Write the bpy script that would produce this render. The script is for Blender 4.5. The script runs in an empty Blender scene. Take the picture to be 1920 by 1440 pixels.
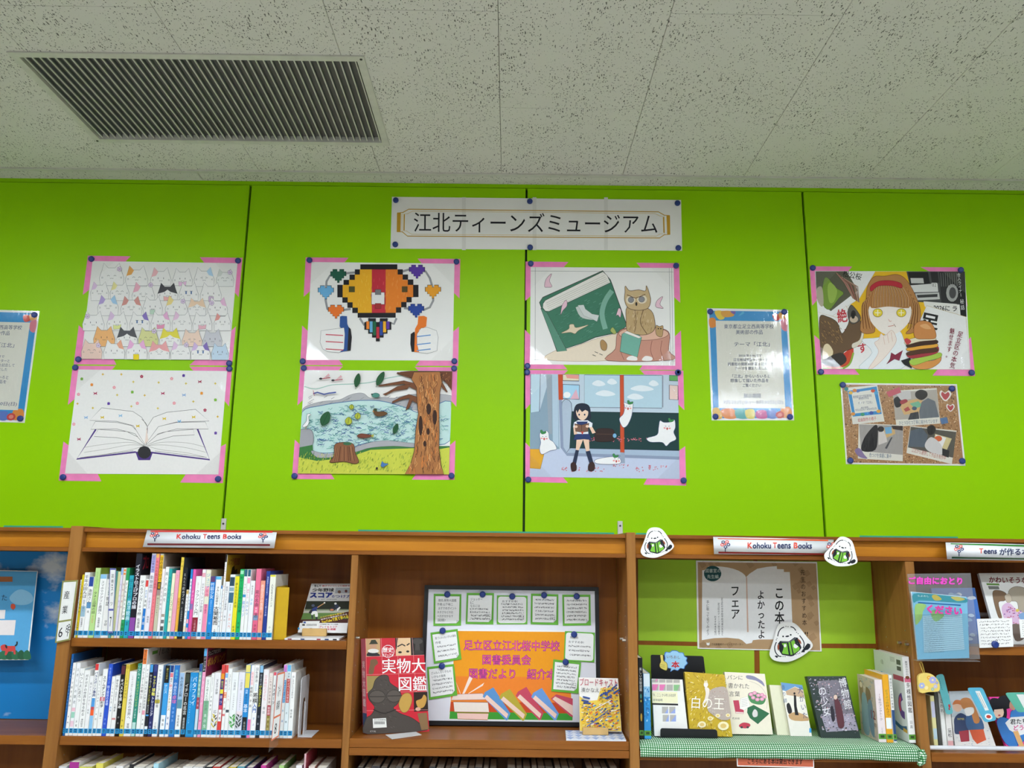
import bpy, math, random
import numpy as np
from mathutils import Vector, Matrix

scene = bpy.context.scene
COL = scene.collection
random.seed(7)

# ------------------------------------------------------------------ camera
F, VX, VY, UX = 1530.0, -5.33, 322.94, 84.9      # focal length and vanishing points measured in the photo (1920x1440)
CAM_H = 1.55
_d = np.array([VX, VY, F]); _d /= np.linalg.norm(_d)
_u = np.array([UX, -(F*F + VX*UX)/VY, F]); _u -= _d*_u.dot(_d); _u /= np.linalg.norm(_u)
_r = np.cross(_d, _u)
if _r[0] < 0: _r = -_r
cam = bpy.data.cameras.new('camera'); camo = bpy.data.objects.new('camera', cam); COL.objects.link(camo)
cam.sensor_fit = 'HORIZONTAL'; cam.sensor_width = 36.0; cam.lens = 36.0*F/1920.0
cam.clip_start = 0.05; cam.clip_end = 50
# rows: world X, Y, Z expressed in image axes (right, down, forward); camera axes are right, up, back
M = Matrix(((_r[0], -_r[1], -_r[2], 0), (_d[0], -_d[1], -_d[2], 0), (_u[0], -_u[1], -_u[2], CAM_H), (0, 0, 0, 1)))
camo.matrix_world = M
scene.camera = camo

def ray(px, py):
    c = np.array([px-960.0, py-720.0, F]); return (c@_r, c@_d, c@_u)
def P(px, py, Y):
    a = ray(px, py); t = Y/a[1]; return Vector((a[0]*t, Y, CAM_H + a[2]*t))
def PZ(px, py, Z):
    a = ray(px, py); t = (Z-CAM_H)/a[2]; return Vector((a[0]*t, a[1]*t, Z))
def PX(px, py, X):
    a = ray(px, py); t = X/a[0]; return Vector((X, a[1]*t, CAM_H + a[2]*t))

# ------------------------------------------------------------------ world, lights, exposure
world = bpy.data.worlds.new('world'); scene.world = world; world.use_nodes = True
world.node_tree.nodes['Background'].inputs[0].default_value = (0.8, 0.9, 1.0, 1)
world.node_tree.nodes['Background'].inputs[1].default_value = 0.05
scene.view_settings.view_transform = 'Standard'; scene.view_settings.look = 'None'
scene.view_settings.gamma = 1.0; scene.view_settings.use_curve_mapping = False
scene.view_settings.exposure = 0.58
LAMP_POWER = 42.0
LAMPS = [(x, y, r) for y, r, xs in ((1.25, 'in the row nearest the bookcases', (-2.2, 0.0, 2.2)), (0.1, 'in the second row from the bookcases', (-1.6, 0.4, 2.4)), (-1.5, 'in the third row from the bookcases', (-2.2, 0.0, 2.2)), (-3.8, 'in the row farthest from the bookcases', (-2.2, 0.0, 2.2))) for x in xs]

# ------------------------------------------------------------------ constants of the room
WALL, FRONT, ZC = 2.90, 2.625, 2.945
BACK = 2.872

# ------------------------------------------------------------------ colours and materials
def lin1(v):
    v /= 255.0
    return v/12.92 if v <= 0.04045 else ((v+0.055)/1.055)**2.4
_cc = {}
def C(c):
    """'#rrggbb' or (r,g,b) 0-255 sRGB -> linear"""
    if c in _cc: return _cc[c]
    k = c
    if isinstance(c, str):
        c = c.lstrip('#'); c = (int(c[0:2], 16), int(c[2:4], 16), int(c[4:6], 16))
    _cc[k] = (lin1(c[0]), lin1(c[1]), lin1(c[2])); return _cc[k]

MATS = {}
def _new(name):
    m = bpy.data.materials.new(name); m.use_nodes = True
    nt = m.node_tree; b = nt.nodes['Principled BSDF']; MATS[name] = m
    return m, nt, b
def N(nt, t, **kw):
    n = nt.nodes.new(t)
    for k, v in kw.items():
        if k in n.inputs: n.inputs[k].default_value = v
        else: setattr(n, k, v)
    return n
def plain(name, col, rough=0.5, metal=0.0, var=0.06, scale=30.0, bump=0.0, spec=0.5):
    """flat colour with a little procedural unevenness"""
    if name in MATS: return MATS[name]
    m, nt, b = _new(name); L = nt.links.new
    tc = N(nt, 'ShaderNodeTexCoord'); nz = N(nt, 'ShaderNodeTexNoise', Scale=scale, Detail=3.0)
    L(tc.outputs['Object'], nz.inputs['Vector'])
    rp = N(nt, 'ShaderNodeValToRGB'); c = C(col)
    rp.color_ramp.elements[0].position = 0.3; rp.color_ramp.elements[1].position = 0.7
    rp.color_ramp.elements[0].color = (*[v*(1-var) for v in c], 1); rp.color_ramp.elements[1].color = (*[min(1, v*(1+var)) for v in c], 1)
    L(nz.outputs['Fac'], rp.inputs['Fac']); L(rp.outputs['Color'], b.inputs['Base Color'])
    b.inputs['Roughness'].default_value = rough; b.inputs['Metallic'].default_value = metal
    b.inputs['Specular IOR Level'].default_value = spec
    if bump:
        bp = N(nt, 'ShaderNodeBump', Strength=bump, Distance=0.002); L(nz.outputs['Fac'], bp.inputs['Height']); L(bp.outputs['Normal'], b.inputs['Normal'])
    return m
def printed(name, rough, spec=0.4, coat=0.0, bump=0.0):
    """ink on paper: the colour of each face comes from its colour attribute"""
    m, nt, b = _new(name); L = nt.links.new
    at = N(nt, 'ShaderNodeAttribute', attribute_name='Col')
    tc = N(nt, 'ShaderNodeTexCoord'); nz = N(nt, 'ShaderNodeTexNoise', Scale=120.0, Detail=2.0); L(tc.outputs['Object'], nz.inputs['Vector'])
    mr = N(nt, 'ShaderNodeMapRange'); mr.inputs['To Min'].default_value = 0.96; mr.inputs['To Max'].default_value = 1.03
    L(nz.outputs['Fac'], mr.inputs['Value'])
    mx = N(nt, 'ShaderNodeVectorMath', operation='MULTIPLY'); L(at.outputs['Color'], mx.inputs[0]); L(mr.outputs['Result'], mx.inputs[1])
    L(mx.outputs[0], b.inputs['Base Color'])
    b.inputs['Roughness'].default_value = rough; b.inputs['Specular IOR Level'].default_value = spec
    b.inputs['Coat Weight'].default_value = coat; b.inputs['Coat Roughness'].default_value = 0.12
    return m
PRINT = printed('ink_on_paper', 0.6, 0.3)
COVER = printed('book_cover', 0.32, 0.45)
def wood(name, c0, c1, axis, scale=1.0, rough=0.38):
    m, nt, b = _new(name); L = nt.links.new
    tc = N(nt, 'ShaderNodeTexCoord'); mp = N(nt, 'ShaderNodeMapping')
    sc = [22, 22, 22]; sc['XYZ'.index(axis)] = 1.3
    mp.inputs['Scale'].default_value = [s*scale for s in sc]
    L(tc.outputs['Object'], mp.inputs['Vector'])
    oi = N(nt, 'ShaderNodeObjectInfo'); ad = N(nt, 'ShaderNodeVectorMath', operation='ADD'); L(mp.outputs[0], ad.inputs[0])
    ml = N(nt, 'ShaderNodeMath', operation='MULTIPLY'); ml.inputs[1].default_value = 37.0; L(oi.outputs['Random'], ml.inputs[0]); L(ml.outputs[0], ad.inputs[1])
    n1 = N(nt, 'ShaderNodeTexNoise', Scale=1.0, Detail=6.0, Roughness=0.62, Distortion=0.7); L(ad.outputs[0], n1.inputs['Vector'])
    wv = N(nt, 'ShaderNodeTexNoise', Scale=5.0, Detail=3.0); L(ad.outputs[0], wv.inputs['Vector'])
    mix = N(nt, 'ShaderNodeMath', operation='MULTIPLY_ADD'); mix.inputs[1].default_value = 0.35; L(wv.outputs['Fac'], mix.inputs[0]); L(n1.outputs['Fac'], mix.inputs[2])
    rp = N(nt, 'ShaderNodeValToRGB'); rp.color_ramp.elements[0].position = 0.48; rp.color_ramp.elements[1].position = 0.86
    rp.color_ramp.elements[0].color = (*C(c0), 1); rp.color_ramp.elements[1].color = (*C(c1), 1)
    L(mix.outputs[0], rp.inputs['Fac']); L(rp.outputs['Color'], b.inputs['Base Color'])
    bp = N(nt, 'ShaderNodeBump', Strength=0.08, Distance=0.001); L(n1.outputs['Fac'], bp.inputs['Height']); L(bp.outputs['Normal'], b.inputs['Normal'])
    b.inputs['Roughness'].default_value = rough; b.inputs['Specular IOR Level'].default_value = 0.3
    return m
WOOD_X = wood('oak_veneer_lengthwise', '#7a4412', '#965a1e', 'X')
WOOD_Z = wood('oak_veneer_upright', '#8a5826', '#a47036', 'Z')
WOOD_BACK = wood('oak_veneer_back', '#7e440e', '#945718', 'Z', 0.7)

def clear(name, tint=(1, 1, 1), gloss=0.10, rough=0.05, wavy=0.0, haze=0.0):
    m, nt, b = _new(name); L = nt.links.new
    out = nt.nodes['Material Output']; nt.nodes.remove(b)
    tr = N(nt, 'ShaderNodeBsdfTransparent'); tr.inputs[0].default_value = (*tint, 1)
    gl = N(nt, 'ShaderNodeBsdfGlossy'); gl.inputs['Roughness'].default_value = rough
    fr = N(nt, 'ShaderNodeLayerWeight'); pw = N(nt, 'ShaderNodeMath', operation='POWER'); pw.inputs[1].default_value = 5.0; L(fr.outputs['Facing'], pw.inputs[0])
    md = N(nt, 'ShaderNodeMath', operation='MULTIPLY_ADD'); md.inputs[1].default_value = 0.7; md.inputs[2].default_value = 0.035+gloss; L(pw.outputs[0], md.inputs[0])
    mx = N(nt, 'ShaderNodeMixShader'); L(md.outputs[0], mx.inputs[0]); L(tr.outputs[0], mx.inputs[1]); L(gl.outputs[0], mx.inputs[2])
    last = mx
    if haze:
        df = N(nt, 'ShaderNodeBsdfDiffuse'); df.inputs[0].default_value = (0.8, 0.8, 0.8, 1)
        m2 = N(nt, 'ShaderNodeMixShader'); m2.inputs[0].default_value = haze; L(mx.outputs[0], m2.inputs[1]); L(df.outputs[0], m2.inputs[2]); last = m2
    if wavy:
        tc = N(nt, 'ShaderNodeTexCoord'); mp = N(nt, 'ShaderNodeMapping'); mp.inputs['Scale'].default_value = (60, 60, 14)
        nz = N(nt, 'ShaderNodeTexNoise', Scale=1.0, Detail=2.5); L(tc.outputs['Object'], mp.inputs[0]); L(mp.outputs[0], nz.inputs['Vector'])
        bp = N(nt, 'ShaderNodeBump', Strength=wavy, Distance=0.004); L(nz.outputs['Fac'], bp.inputs['Height']); L(bp.outputs['Normal'], gl.inputs['Normal'])
    L(last.outputs[0], out.inputs['Surface'])
    return m
FILM = clear('laminate_film', gloss=0.075, rough=0.10, wavy=0.20)
SLEEVE = clear('clear_sleeve_plastic', gloss=0.05, rough=0.10, wavy=0.25)
ACRYL = clear('clear_acrylic', tint=(0.95, 0.96, 0.97), gloss=0.04, rough=0.08, haze=0.10)

# ------------------------------------------------------------------ mesh building
class MB:
    def __init__(s): s.v = []; s.f = []; s.c = []; s.sm = []
    def add(s, verts, faces, col=(0.8, 0.8, 0.8), smooth=False):
        o = len(s.v); s.v += [tuple(p) for p in verts]
        for f in faces: s.f.append([i+o for i in f]); s.c.append(col); s.sm.append(smooth)
        return s
    def box(s, x0, x1, y0, y1, z0, z1, col=(0.8, 0.8, 0.8), bev=0.0, T=None):
        if bev <= 0:
            v = [(x, y, z) for z in (z0, z1) for y in (y0, y1) for x in (x0, x1)]
            f = [(0, 2, 3, 1), (4, 5, 7, 6), (0, 1, 5, 4), (2, 6, 7, 3), (0, 4, 6, 2), (1, 3, 7, 5)]
        else:
            b = bev; v = []; f = []
            idx = {}
            for iz, z in enumerate((z0, z1)):
                for iy, y in enumerate((y0, y1)):
                    for ix, x in enumerate((x0, x1)):
                        sx, sy, sz = (1-2*ix)*b, (1-2*iy)*b, (1-2*iz)*b
                        idx[ix, iy, iz] = len(v); v += [(x, y+sy, z+sz), (x+sx, y, z+sz), (x+sx, y+sy, z)]
            g = lambda ix, iy, iz, k: idx[ix, iy, iz]+k
            for i in (0, 1):
                q = [g(i, 0, 0, 0), g(i, 1, 0, 0), g(i, 1, 1, 0), g(i, 0, 1, 0)]; f.append(q if i else q[::-1])
                q = [g(0, i, 0, 1), g(1, i, 0, 1), g(1, i, 1, 1), g(0, i, 1, 1)]; f.append(q[::-1] if i else q)
                q = [g(0, 0, i, 2), g(1, 0, i, 2), g(1, 1, i, 2), g(0, 1, i, 2)]; f.append(q if i else q[::-1])
            for a in (0, 1):
                for c in (0, 1):
                    f.append([g(0, a, c, 1), g(1, a, c, 1), g(1, a, c, 2), g(0, a, c, 2)])
                    f.append([g(a, 0, c, 0), g(a, 1, c, 0), g(a, 1, c, 2), g(a, 0, c, 2)])
                    f.append([g(a, c, 0, 0), g(a, c, 1, 0), g(a, c, 1, 1), g(a, c, 0, 1)])
                    for e in (0, 1): f.append([g(a, c, e, 0), g(a, c, e, 1), g(a, c, e, 2)])
        if T is not None: v = [T @ Vector(p) for p in v]
        return s.add(v, f, col)
    def prism(s, front, back, col=(0.8, 0.8, 0.8), side=None):
        """two matching outlines (lists of 3-D points) joined to a solid"""
        n = len(front); o = list(front)+list(back)
        s.add(o, [list(range(n)), list(range(2*n-1, n-1, -1))], col)
        s.add(o, [(i, i+n, (i+1) % n+n, (i+1) % n) for i in range(n)], side or col)
        return s
    def tube(s, pts, r, col=(0.8, 0.8, 0.8), n=8, cap=True):
        pts = [Vector(p) for p in pts]; rings = []
        for i, p in enumerate(pts):
            t = (pts[min(i+1, len(pts)-1)]-pts[max(i-1, 0)]).normalized()
            a = t.orthogonal().normalized() if i == 0 else (a-t*a.dot(t)).normalized()
            b = t.cross(a); rr = r[i] if isinstance(r, (list, tuple)) else r
            rings.append([p+a*rr*math.cos(2*math.pi*k/n)+b*rr*math.sin(2*math.pi*k/n) for k in range(n)])
        v = [q for R in rings for q in R]; f = []
        for i in range(len(rings)-1):
            for k in range(n): f.append((i*n+k, i*n+(k+1) % n, (i+1)*n+(k+1) % n, (i+1)*n+k))
        s.add(v, f, col, True)
        if cap: s.add(rings[0], [list(range(n))[::-1]], col); s.add(rings[-1], [list(range(n))], col)
        return s
    def build(s, name, mat, parent=None, origin=None, colour=False):
        me = bpy.data.meshes.new(name)
        o = Vector(origin) if origin is not None else (parent_origin(parent) if parent else Vector((0, 0, 0)))
        me.from_pydata([(p[0]-o.x, p[1]-o.y, p[2]-o.z) for p in s.v], [], s.f)
        if mat: me.materials.append(mat)
        me.polygons.foreach_set('use_smooth', s.sm)
        if mat in (PRINT, COVER) or colour:
            ca = me.color_attributes.new('Col', 'FLOAT_COLOR', 'CORNER')
            rep = np.repeat(np.array([(c[0], c[1], c[2], 1.0) for c in s.c], dtype=np.float32), [len(f) for f in s.f], axis=0)
            ca.data.foreach_set('color', rep.ravel())
        ob = bpy.data.objects.new(name, me); COL.objects.link(ob)
        if parent: ob.parent = parent
        else: ob.location = o
        ORG[ob.name] = o
        if parent: KIDS.setdefault(parent.name, []).append(ob)
        return ob
ORG = {}; KIDS = {}
def base(t):
    """the sheet, card or cover of a thing, which carries its print"""
    for c in KIDS.get(t.name, []):
        if c.name.split('.')[0] in (('paper', 'cover') if len(KIDS[t.name]) > 1 else ('cover',)): return c
    return t
def parent_origin(p): return ORG[p.name]
def tag(o, label, cat, group=None):
    o['label'] = label; o['category'] = cat
    if group: o['group'] = group
    return o
def struct(o): o['kind'] = 'structure'; return o
def stuff(o): o['kind'] = 'stuff'; return o
def thing(name, label, cat, loc, group=None):
    o = bpy.data.objects.new(name, None); COL.objects.link(o); o.location = loc; ORG[o.name] = Vector(loc)
    o.empty_display_size = 0.02
    return tag(o, label, cat, group)

# ------------------------------------------------------------------ lettering
_tx = {}
def glyphs(s, bold=0.0):
    k = (s, bold)
    if k not in _tx:
        if bold:
            v, f = glyphs(s); n = len(v); b_ = bold*0.9; vs = []; fs = []
            for q, (dx, dy) in enumerate([(x*b_, y*b_) for x in (-1, 0, 1) for y in (-1, 0, 1)] if bold > .026 else ((-b_, -b_), (b_, -b_), (-b_, b_), (b_, b_)) if bold > .012 else ((-b_, 0), (b_, 0))):
                vs.append(v+np.array([dx, dy, 2.5e-6*q])); fs += [[i+q*n for i in p] for p in f]
            _tx[k] = (np.concatenate(vs), fs); return _tx[k]
        cu = bpy.data.curves.new('t', 'FONT'); cu.body = s; cu.size = 1; cu.resolution_u = 2; cu.fill_mode = 'FRONT'
        ob = bpy.data.objects.new('t', cu); me = bpy.data.meshes.new_from_object(ob)
        v = np.empty(len(me.vertices)*3, dtype=np.float64); me.vertices.foreach_get('co', v); v = v.reshape(-1, 3); v[:, 2] = 0
        f = [list(p.vertices) for p in me.polygons]
        bpy.data.objects.remove(ob); bpy.data.curves.remove(cu); bpy.data.meshes.remove(me)
        _tx[k] = (v, f)
    return _tx[k]

def smooth(pts, n=4, closed=True):
    """Catmull-Rom through the points"""
    out = []; m = len(pts)
    for i in range(m if closed else m-1):
        g = lambda j: pts[j % m] if closed else pts[max(0, min(m-1, j))]
        p0, p1, p2, p3 = g(i-1), g(i), g(i+1), g(i+2)
        for k in range(n):
            t = k/n
            out.append(tuple(0.5*(2*p1[a]+(p2[a]-p0[a])*t+(2*p0[a]-5*p1[a]+4*p2[a]-p3[a])*t*t+(3*p1[a]-p0[a]-3*p2[a]+p3[a])*t**3) for a in (0, 1)))
    if not closed: out.append(tuple(pts[-1]))
    return out
def ell(x, y, rx, ry=None, n=14, rot=0):
    ry = rx if ry is None else ry; c, s = math.cos(math.radians(rot)), math.sin(math.radians(rot))
    return [(x+rx*math.cos(a)*c-ry*math.sin(a)*s, y+rx*math.cos(a)*s+ry*math.sin(a)*c) for a in [2*math.pi*k/n for k in range(n)]]
def arc(x, y, rx, ry, a0, a1, n=8):
    return [(x+rx*math.cos(math.radians(a0+(a1-a0)*k/n)), y+ry*math.sin(math.radians(a0+(a1-a0)*k/n))) for k in range(n+1)]

class Art(MB):
    """flat print: shapes given in 2-D coordinates (y down), laid on a surface by mapper(x, y, lift)"""
    EPS = 8e-6
    def __init__(s, mapper, base=6e-5): super().__init__(); s.m = mapper; s.k = base
    def lay(s): s.k += s.EPS; return s.k
    def poly(s, pts, col, line=None, w=1.0):
        k = s.lay(); s.add([s.m(x, y, k) for x, y in pts], [list(range(len(pts)))[::-1]], C(col))
        if line: s.line(pts, w, line, True)
        return s
    def rect(s, x0, y0, x1, y1, col, line=None, w=1.0): return s.poly([(x0, y0), (x1, y0), (x1, y1), (x0, y1)], col, line, w)
    def blob(s, pts, col, line=None, w=1.0, n=4): return s.poly(smooth(pts, n), col, line, w)
    def ell(s, x, y, rx, ry=None, col='#000000', line=None, w=1.0, rot=0, n=14): return s.poly(ell(x, y, rx, ry, n, rot), col, line, w)
    def line(s, pts, w, col, closed=False):
        k = s.lay(); n = len(pts); h = w/2; L = []; R = []
        for i in range(n):
            a = pts[i-1] if (i or closed) else pts[i]; b = pts[(i+1) % n] if (i < n-1 or closed) else pts[i]
            dx, dy = b[0]-a[0], b[1]-a[1]; l = math.hypot(dx, dy) or 1.0
            L.append((pts[i][0]-dy/l*h, pts[i][1]+dx/l*h)); R.append((pts[i][0]+dy/l*h, pts[i][1]-dx/l*h))
        v = [s.m(x, y, k) for x, y in L+R]; e = n if closed else n-1
        s.add(v, [(i, (i+1) % n, (i+1) % n+n, i+n) for i in range(e)], C(col)); return s
    def curve(s, pts, w, col, closed=False, n=4): return s.line(smooth(pts, n, closed), w, col, closed)
    def text(s, t, x0, y0, x1, y1, col, bold=0.0, rot=0.0, k=None, shear=0.0):
        """fit a line of text into the box (before turning it by rot degrees about the box centre)"""
        v, f = glyphs(t, bold)
        if len(v) == 0: return s
        lo, hi = v.min(0), v.max(0); d = np.maximum(hi-lo, 1e-6); s.k += 2e-5 if bold else 0
        k = s.lay() if k is None else k; cx, cy = (x0+x1)/2, (y0+y1)/2; ca, sa = math.cos(math.radians(rot)), math.sin(math.radians(rot)); out = []
        for a, b, w in v:
            x = x0+(a-lo[0])/d[0]*(x1-x0)-cx; y = y1-(b-lo[1])/d[1]*(y1-y0)-cy; x -= shear*y
            out.append(s.m(cx+x*ca-y*sa, cy+x*sa+y*ca, k+w))
        s.add(out, f, C(col)); return s
    def vtext(s, t, xa, ya, xb, yb, size, col, bold=0.0, gap=None):
        """characters stacked from (xa, ya) to (xb, yb) (centres of the column ends); size = character width"""
        k = s.lay(); s.k += 2e-5 if bold else 0; n = len(t); dx, dy = (xb-xa)/n, (yb-ya)/n; cell = math.hypot(dx, dy); ux, uy = dx/cell, dy/cell
        for i, ch in enumerate(t):
            if ch in ' 　': continue
            v, f = glyphs(ch, bold)
            if len(v) == 0: continue
            cx, cy = xa+dx*(i+0.5), ya+dy*(i+0.5); h = min(cell, size*1.25); out = []
            turn = ch in 'ー―〜（）()「」『』…-'
            lo, hi = v.min(0), v.max(0)
            cjk = ord(ch) > 0x2000
            for a, b, kk in v:
                if cjk: u, w = a-0.5, b-0.38
                else: u, w = a-(lo[0]+hi[0])/2, b-(lo[1]+hi[1])/2
                if turn: u, w = w, -u
                u *= size; w *= -h
                out.append(s.m(cx+u*uy*1.0+w*ux, cy-u*ux+w*uy, k+kk))
            s.add(out, f, C(col))
        return s
    def scrawl(s, x0, y0, x1, y1, col, w=1.0, pitch=None, seed=0):
        """a line of small unreadable handwriting"""
        r = random.Random(seed); h = y1-y0; x = x0; k = s.lay(); pitch = pitch or h
        while x < x1-h*0.5:
            for q in range(r.randint(2, 3)):
                a = (x+r.random()*h*0.8, y0+r.random()*h); b = (x+r.random()*h*0.9, y0+r.random()*h)
                dx, dy = b[0]-a[0], b[1]-a[1]; l = math.hypot(dx, dy) or 1; nx, ny = -dy/l*w/2, dx/l*w/2
                s.add([s.m(a[0]+nx, a[1]+ny, k), s.m(b[0]+nx, b[1]+ny, k), s.m(b[0]-nx, b[1]-ny, k), s.m(a[0]-nx, a[1]-ny, k)], [(0, 1, 2, 3)], C(col))
            x += pitch*r.uniform(0.85, 1.15)
        return s
def zm(x0, y0, sc, plane):
    """zoomed-photo coordinates -> point on a plane facing -Y at depth given by plane"""
    return lambda x, y, k: P(x0+x/sc, y0+y/sc, plane-k)
def homog(q, w, h):
    """homography that takes the quad q (TL, TR, BR, BL) to the rectangle 0..w, h..0 (z up)"""
    A = []; B = []
    for (x, y), (u, v) in zip(q, [(0, h), (w, h), (w, 0), (0, 0)]):
        A += [[x, y, 1, 0, 0, 0, -u*x, -u*y], [0, 0, 0, x, y, 1, -v*x, -v*y]]; B += [u, v]
    H = np.linalg.solve(np.array(A, float), np.array(B, float))
    def f(x, y):
        d = H[6]*x+H[7]*y+1; return ((H[0]*x+H[1]*y+H[2])/d, (H[3]*x+H[4]*y+H[5])/d)
    return f

# ================================================================== the room shell
X0, X1, Y0 = -4.2, 4.2, -5.6
lime, nt, b = _new('lime_panel_laminate'); L = nt.links.new
tc = N(nt, 'ShaderNodeTexCoord'); nz = N(nt, 'ShaderNodeTexNoise', Scale=260.0, Detail=2.0); L(tc.outputs['Object'], nz.inputs['Vector'])
rp = N(nt, 'ShaderNodeValToRGB'); rp.color_ramp.elements[0].color = (0.285, 0.60, 0.0015, 1); rp.color_ramp.elements[1].color = (0.305, 0.635, 0.002, 1)
L(nz.outputs['Fac'], rp.inputs['Fac']); L(rp.outputs['Color'], b.inputs['Base Color'])
bp = N(nt, 'ShaderNodeBump', Strength=0.05, Distance=0.0005); L(nz.outputs['Fac'], bp.inputs['Height']); L(bp.outputs['Normal'], b.inputs['Normal'])
b.inputs['Roughness'].default_value = 0.34; b.inputs['Specular IOR Level'].default_value = 0.10
LIME = lime

tile, nt, b = _new('fissured_mineral_tile'); L = nt.links.new
tc = N(nt, 'ShaderNodeTexCoord')
def pits(scale, thr, soft, wob, dens_scale, dens_lo, dens_hi):
    mp = N(nt, 'ShaderNodeMapping'); mp.inputs['Scale'].default_value = scale; L(tc.outputs['Object'], mp.inputs[0])
    dn = N(nt, 'ShaderNodeTexNoise', Scale=2.5, Detail=1.0); L(mp.outputs[0], dn.inputs['Vector'])
    ad = N(nt, 'ShaderNodeMixRGB', blend_type='ADD'); ad.inputs[0].default_value = wob; L(mp.outputs[0], ad.inputs[1]); L(dn.outputs['Color'], ad.inputs[2])
    vo = N(nt, 'ShaderNodeTexVoronoi', feature='F1'); vo.inputs['Scale'].default_value = 1.0; L(ad.outputs[0], vo.inputs['Vector'])
    sp = N(nt, 'ShaderNodeSeparateColor'); L(vo.outputs['Color'], sp.inputs[0])
    cl = N(nt, 'ShaderNodeTexNoise', Scale=dens_scale, Detail=2.0); L(tc.outputs['Object'], cl.inputs['Vector'])
    mr = N(nt, 'ShaderNodeMapRange'); mr.inputs['From Min'].default_value = dens_lo; mr.inputs['From Max'].default_value = dens_hi; L(cl.outputs['Fac'], mr.inputs['Value'])
    th = N(nt, 'ShaderNodeMath', operation='MULTIPLY'); L(sp.outputs[0], th.inputs[0]); th.inputs[1].default_value = thr
    t2 = N(nt, 'ShaderNodeMath', operation='MULTIPLY'); L(th.outputs[0], t2.inputs[0]); L(mr.outputs[0], t2.inputs[1])
    sb = N(nt, 'ShaderNodeMath', operation='SUBTRACT'); L(t2.outputs[0], sb.inputs[0]); L(vo.outputs['Distance'], sb.inputs[1])
    m2 = N(nt, 'ShaderNodeMapRange'); m2.inputs['From Min'].default_value = 0.0; m2.inputs['From Max'].default_value = soft; L(sb.outputs[0], m2.inputs['Value'])
    return m2.outputs[0]
a = pits((190, 150, 1), 0.42, 0.08, 0.35, 9.0, 0.12, 0.50)
c = pits((165, 52, 1), 0.38, 0.06, 0.9, 7.0, 0.30, 0.56)
mxm = N(nt, 'ShaderNodeMath', operation='MAXIMUM'); L(a, mxm.inputs[0]); L(c, mxm.inputs[1])
mc = N(nt, 'ShaderNodeMixRGB'); mc.inputs[1].default_value = (*C('#dedbd2'), 1); mc.inputs[2].default_value = (*C('#6e6c66'), 1)
L(mxm.outputs[0], mc.inputs[0]); L(mc.outputs[0], b.inputs['Base Color'])
iv = N(nt, 'ShaderNodeMath', operation='SUBTRACT'); iv.inputs[0].default_value = 1.0; L(mxm.outputs[0], iv.inputs[1])
bp = N(nt, 'ShaderNodeBump', Strength=0.35, Distance=0.0015); L(iv.outputs[0], bp.inputs['Height']); L(bp.outputs['Normal'], b.inputs['Normal'])
b.inputs['Roughness'].default_value = 0.9; b.inputs['Specular IOR Level'].default_value = 0.1
TILE = tile
PAINT = plain('white_painted_metal', '#cfcdc2', 0.45)
SLAT_SHADED = plain('grille_blade_shaded', '#666b69', 0.4)  # shade between the blades put into a darker copy of the white paint
DARK = plain('duct_black', '#0a0b0d', 0.9)

# floor and the walls out of view
fl = MB().box(X0, X1, Y0, WALL+0.03, -0.05, 0.0); floor = struct(fl.build('floor', plain('pale_floor_tile', '#bdbcb6', 0.6, var=0.15, scale=180)))
tag(floor, 'pale grey floor of the library room', 'floor')
WHITE = plain('beige_wallpaper', '#8a847a', 0.85, var=0.03)
for nm, bx, lb in (('wall_left', (X0-0.1, X0, Y0, WALL+0.03, 0, ZC), 'beige side wall on the left'),
                   ('wall_right', (X1, X1+0.1, Y0, WALL+0.03, 0, ZC), 'beige side wall on the right'),
                   ('wall_front', (X0, X1, Y0-0.1, Y0, 0, ZC), 'beige wall behind the viewer')):
    tag(struct(MB().box(*bx).build(nm, WHITE)), lb, 'wall')

# green wall: dark core, laminate panels with open joints
wall = struct(MB().box(X0, X1, WALL+0.022, WALL+0.12, 0, ZC+0.02).build('wall_back', plain('dark_green_core', '#22420c', 0.7)))
tag(wall, 'lime green panelled wall above the bookcases', 'wall')
seams = [-1.006+1.056*k for k in (-3, -2, -1, 0, 1, 2, 3, 4)]
for a, c in zip(seams[:-1], seams[1:]):
    MB().box(max(a+0.004, X0), min(c-0.004, X1), WALL, WALL+0.02, 0.0, 2.928, bev=0.0015).build('wall_panel', LIME, wall)
MB().box(X0, X1, WALL+0.003, WALL+0.02, 2.930, ZC).build('top_strip', LIME, wall)

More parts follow.
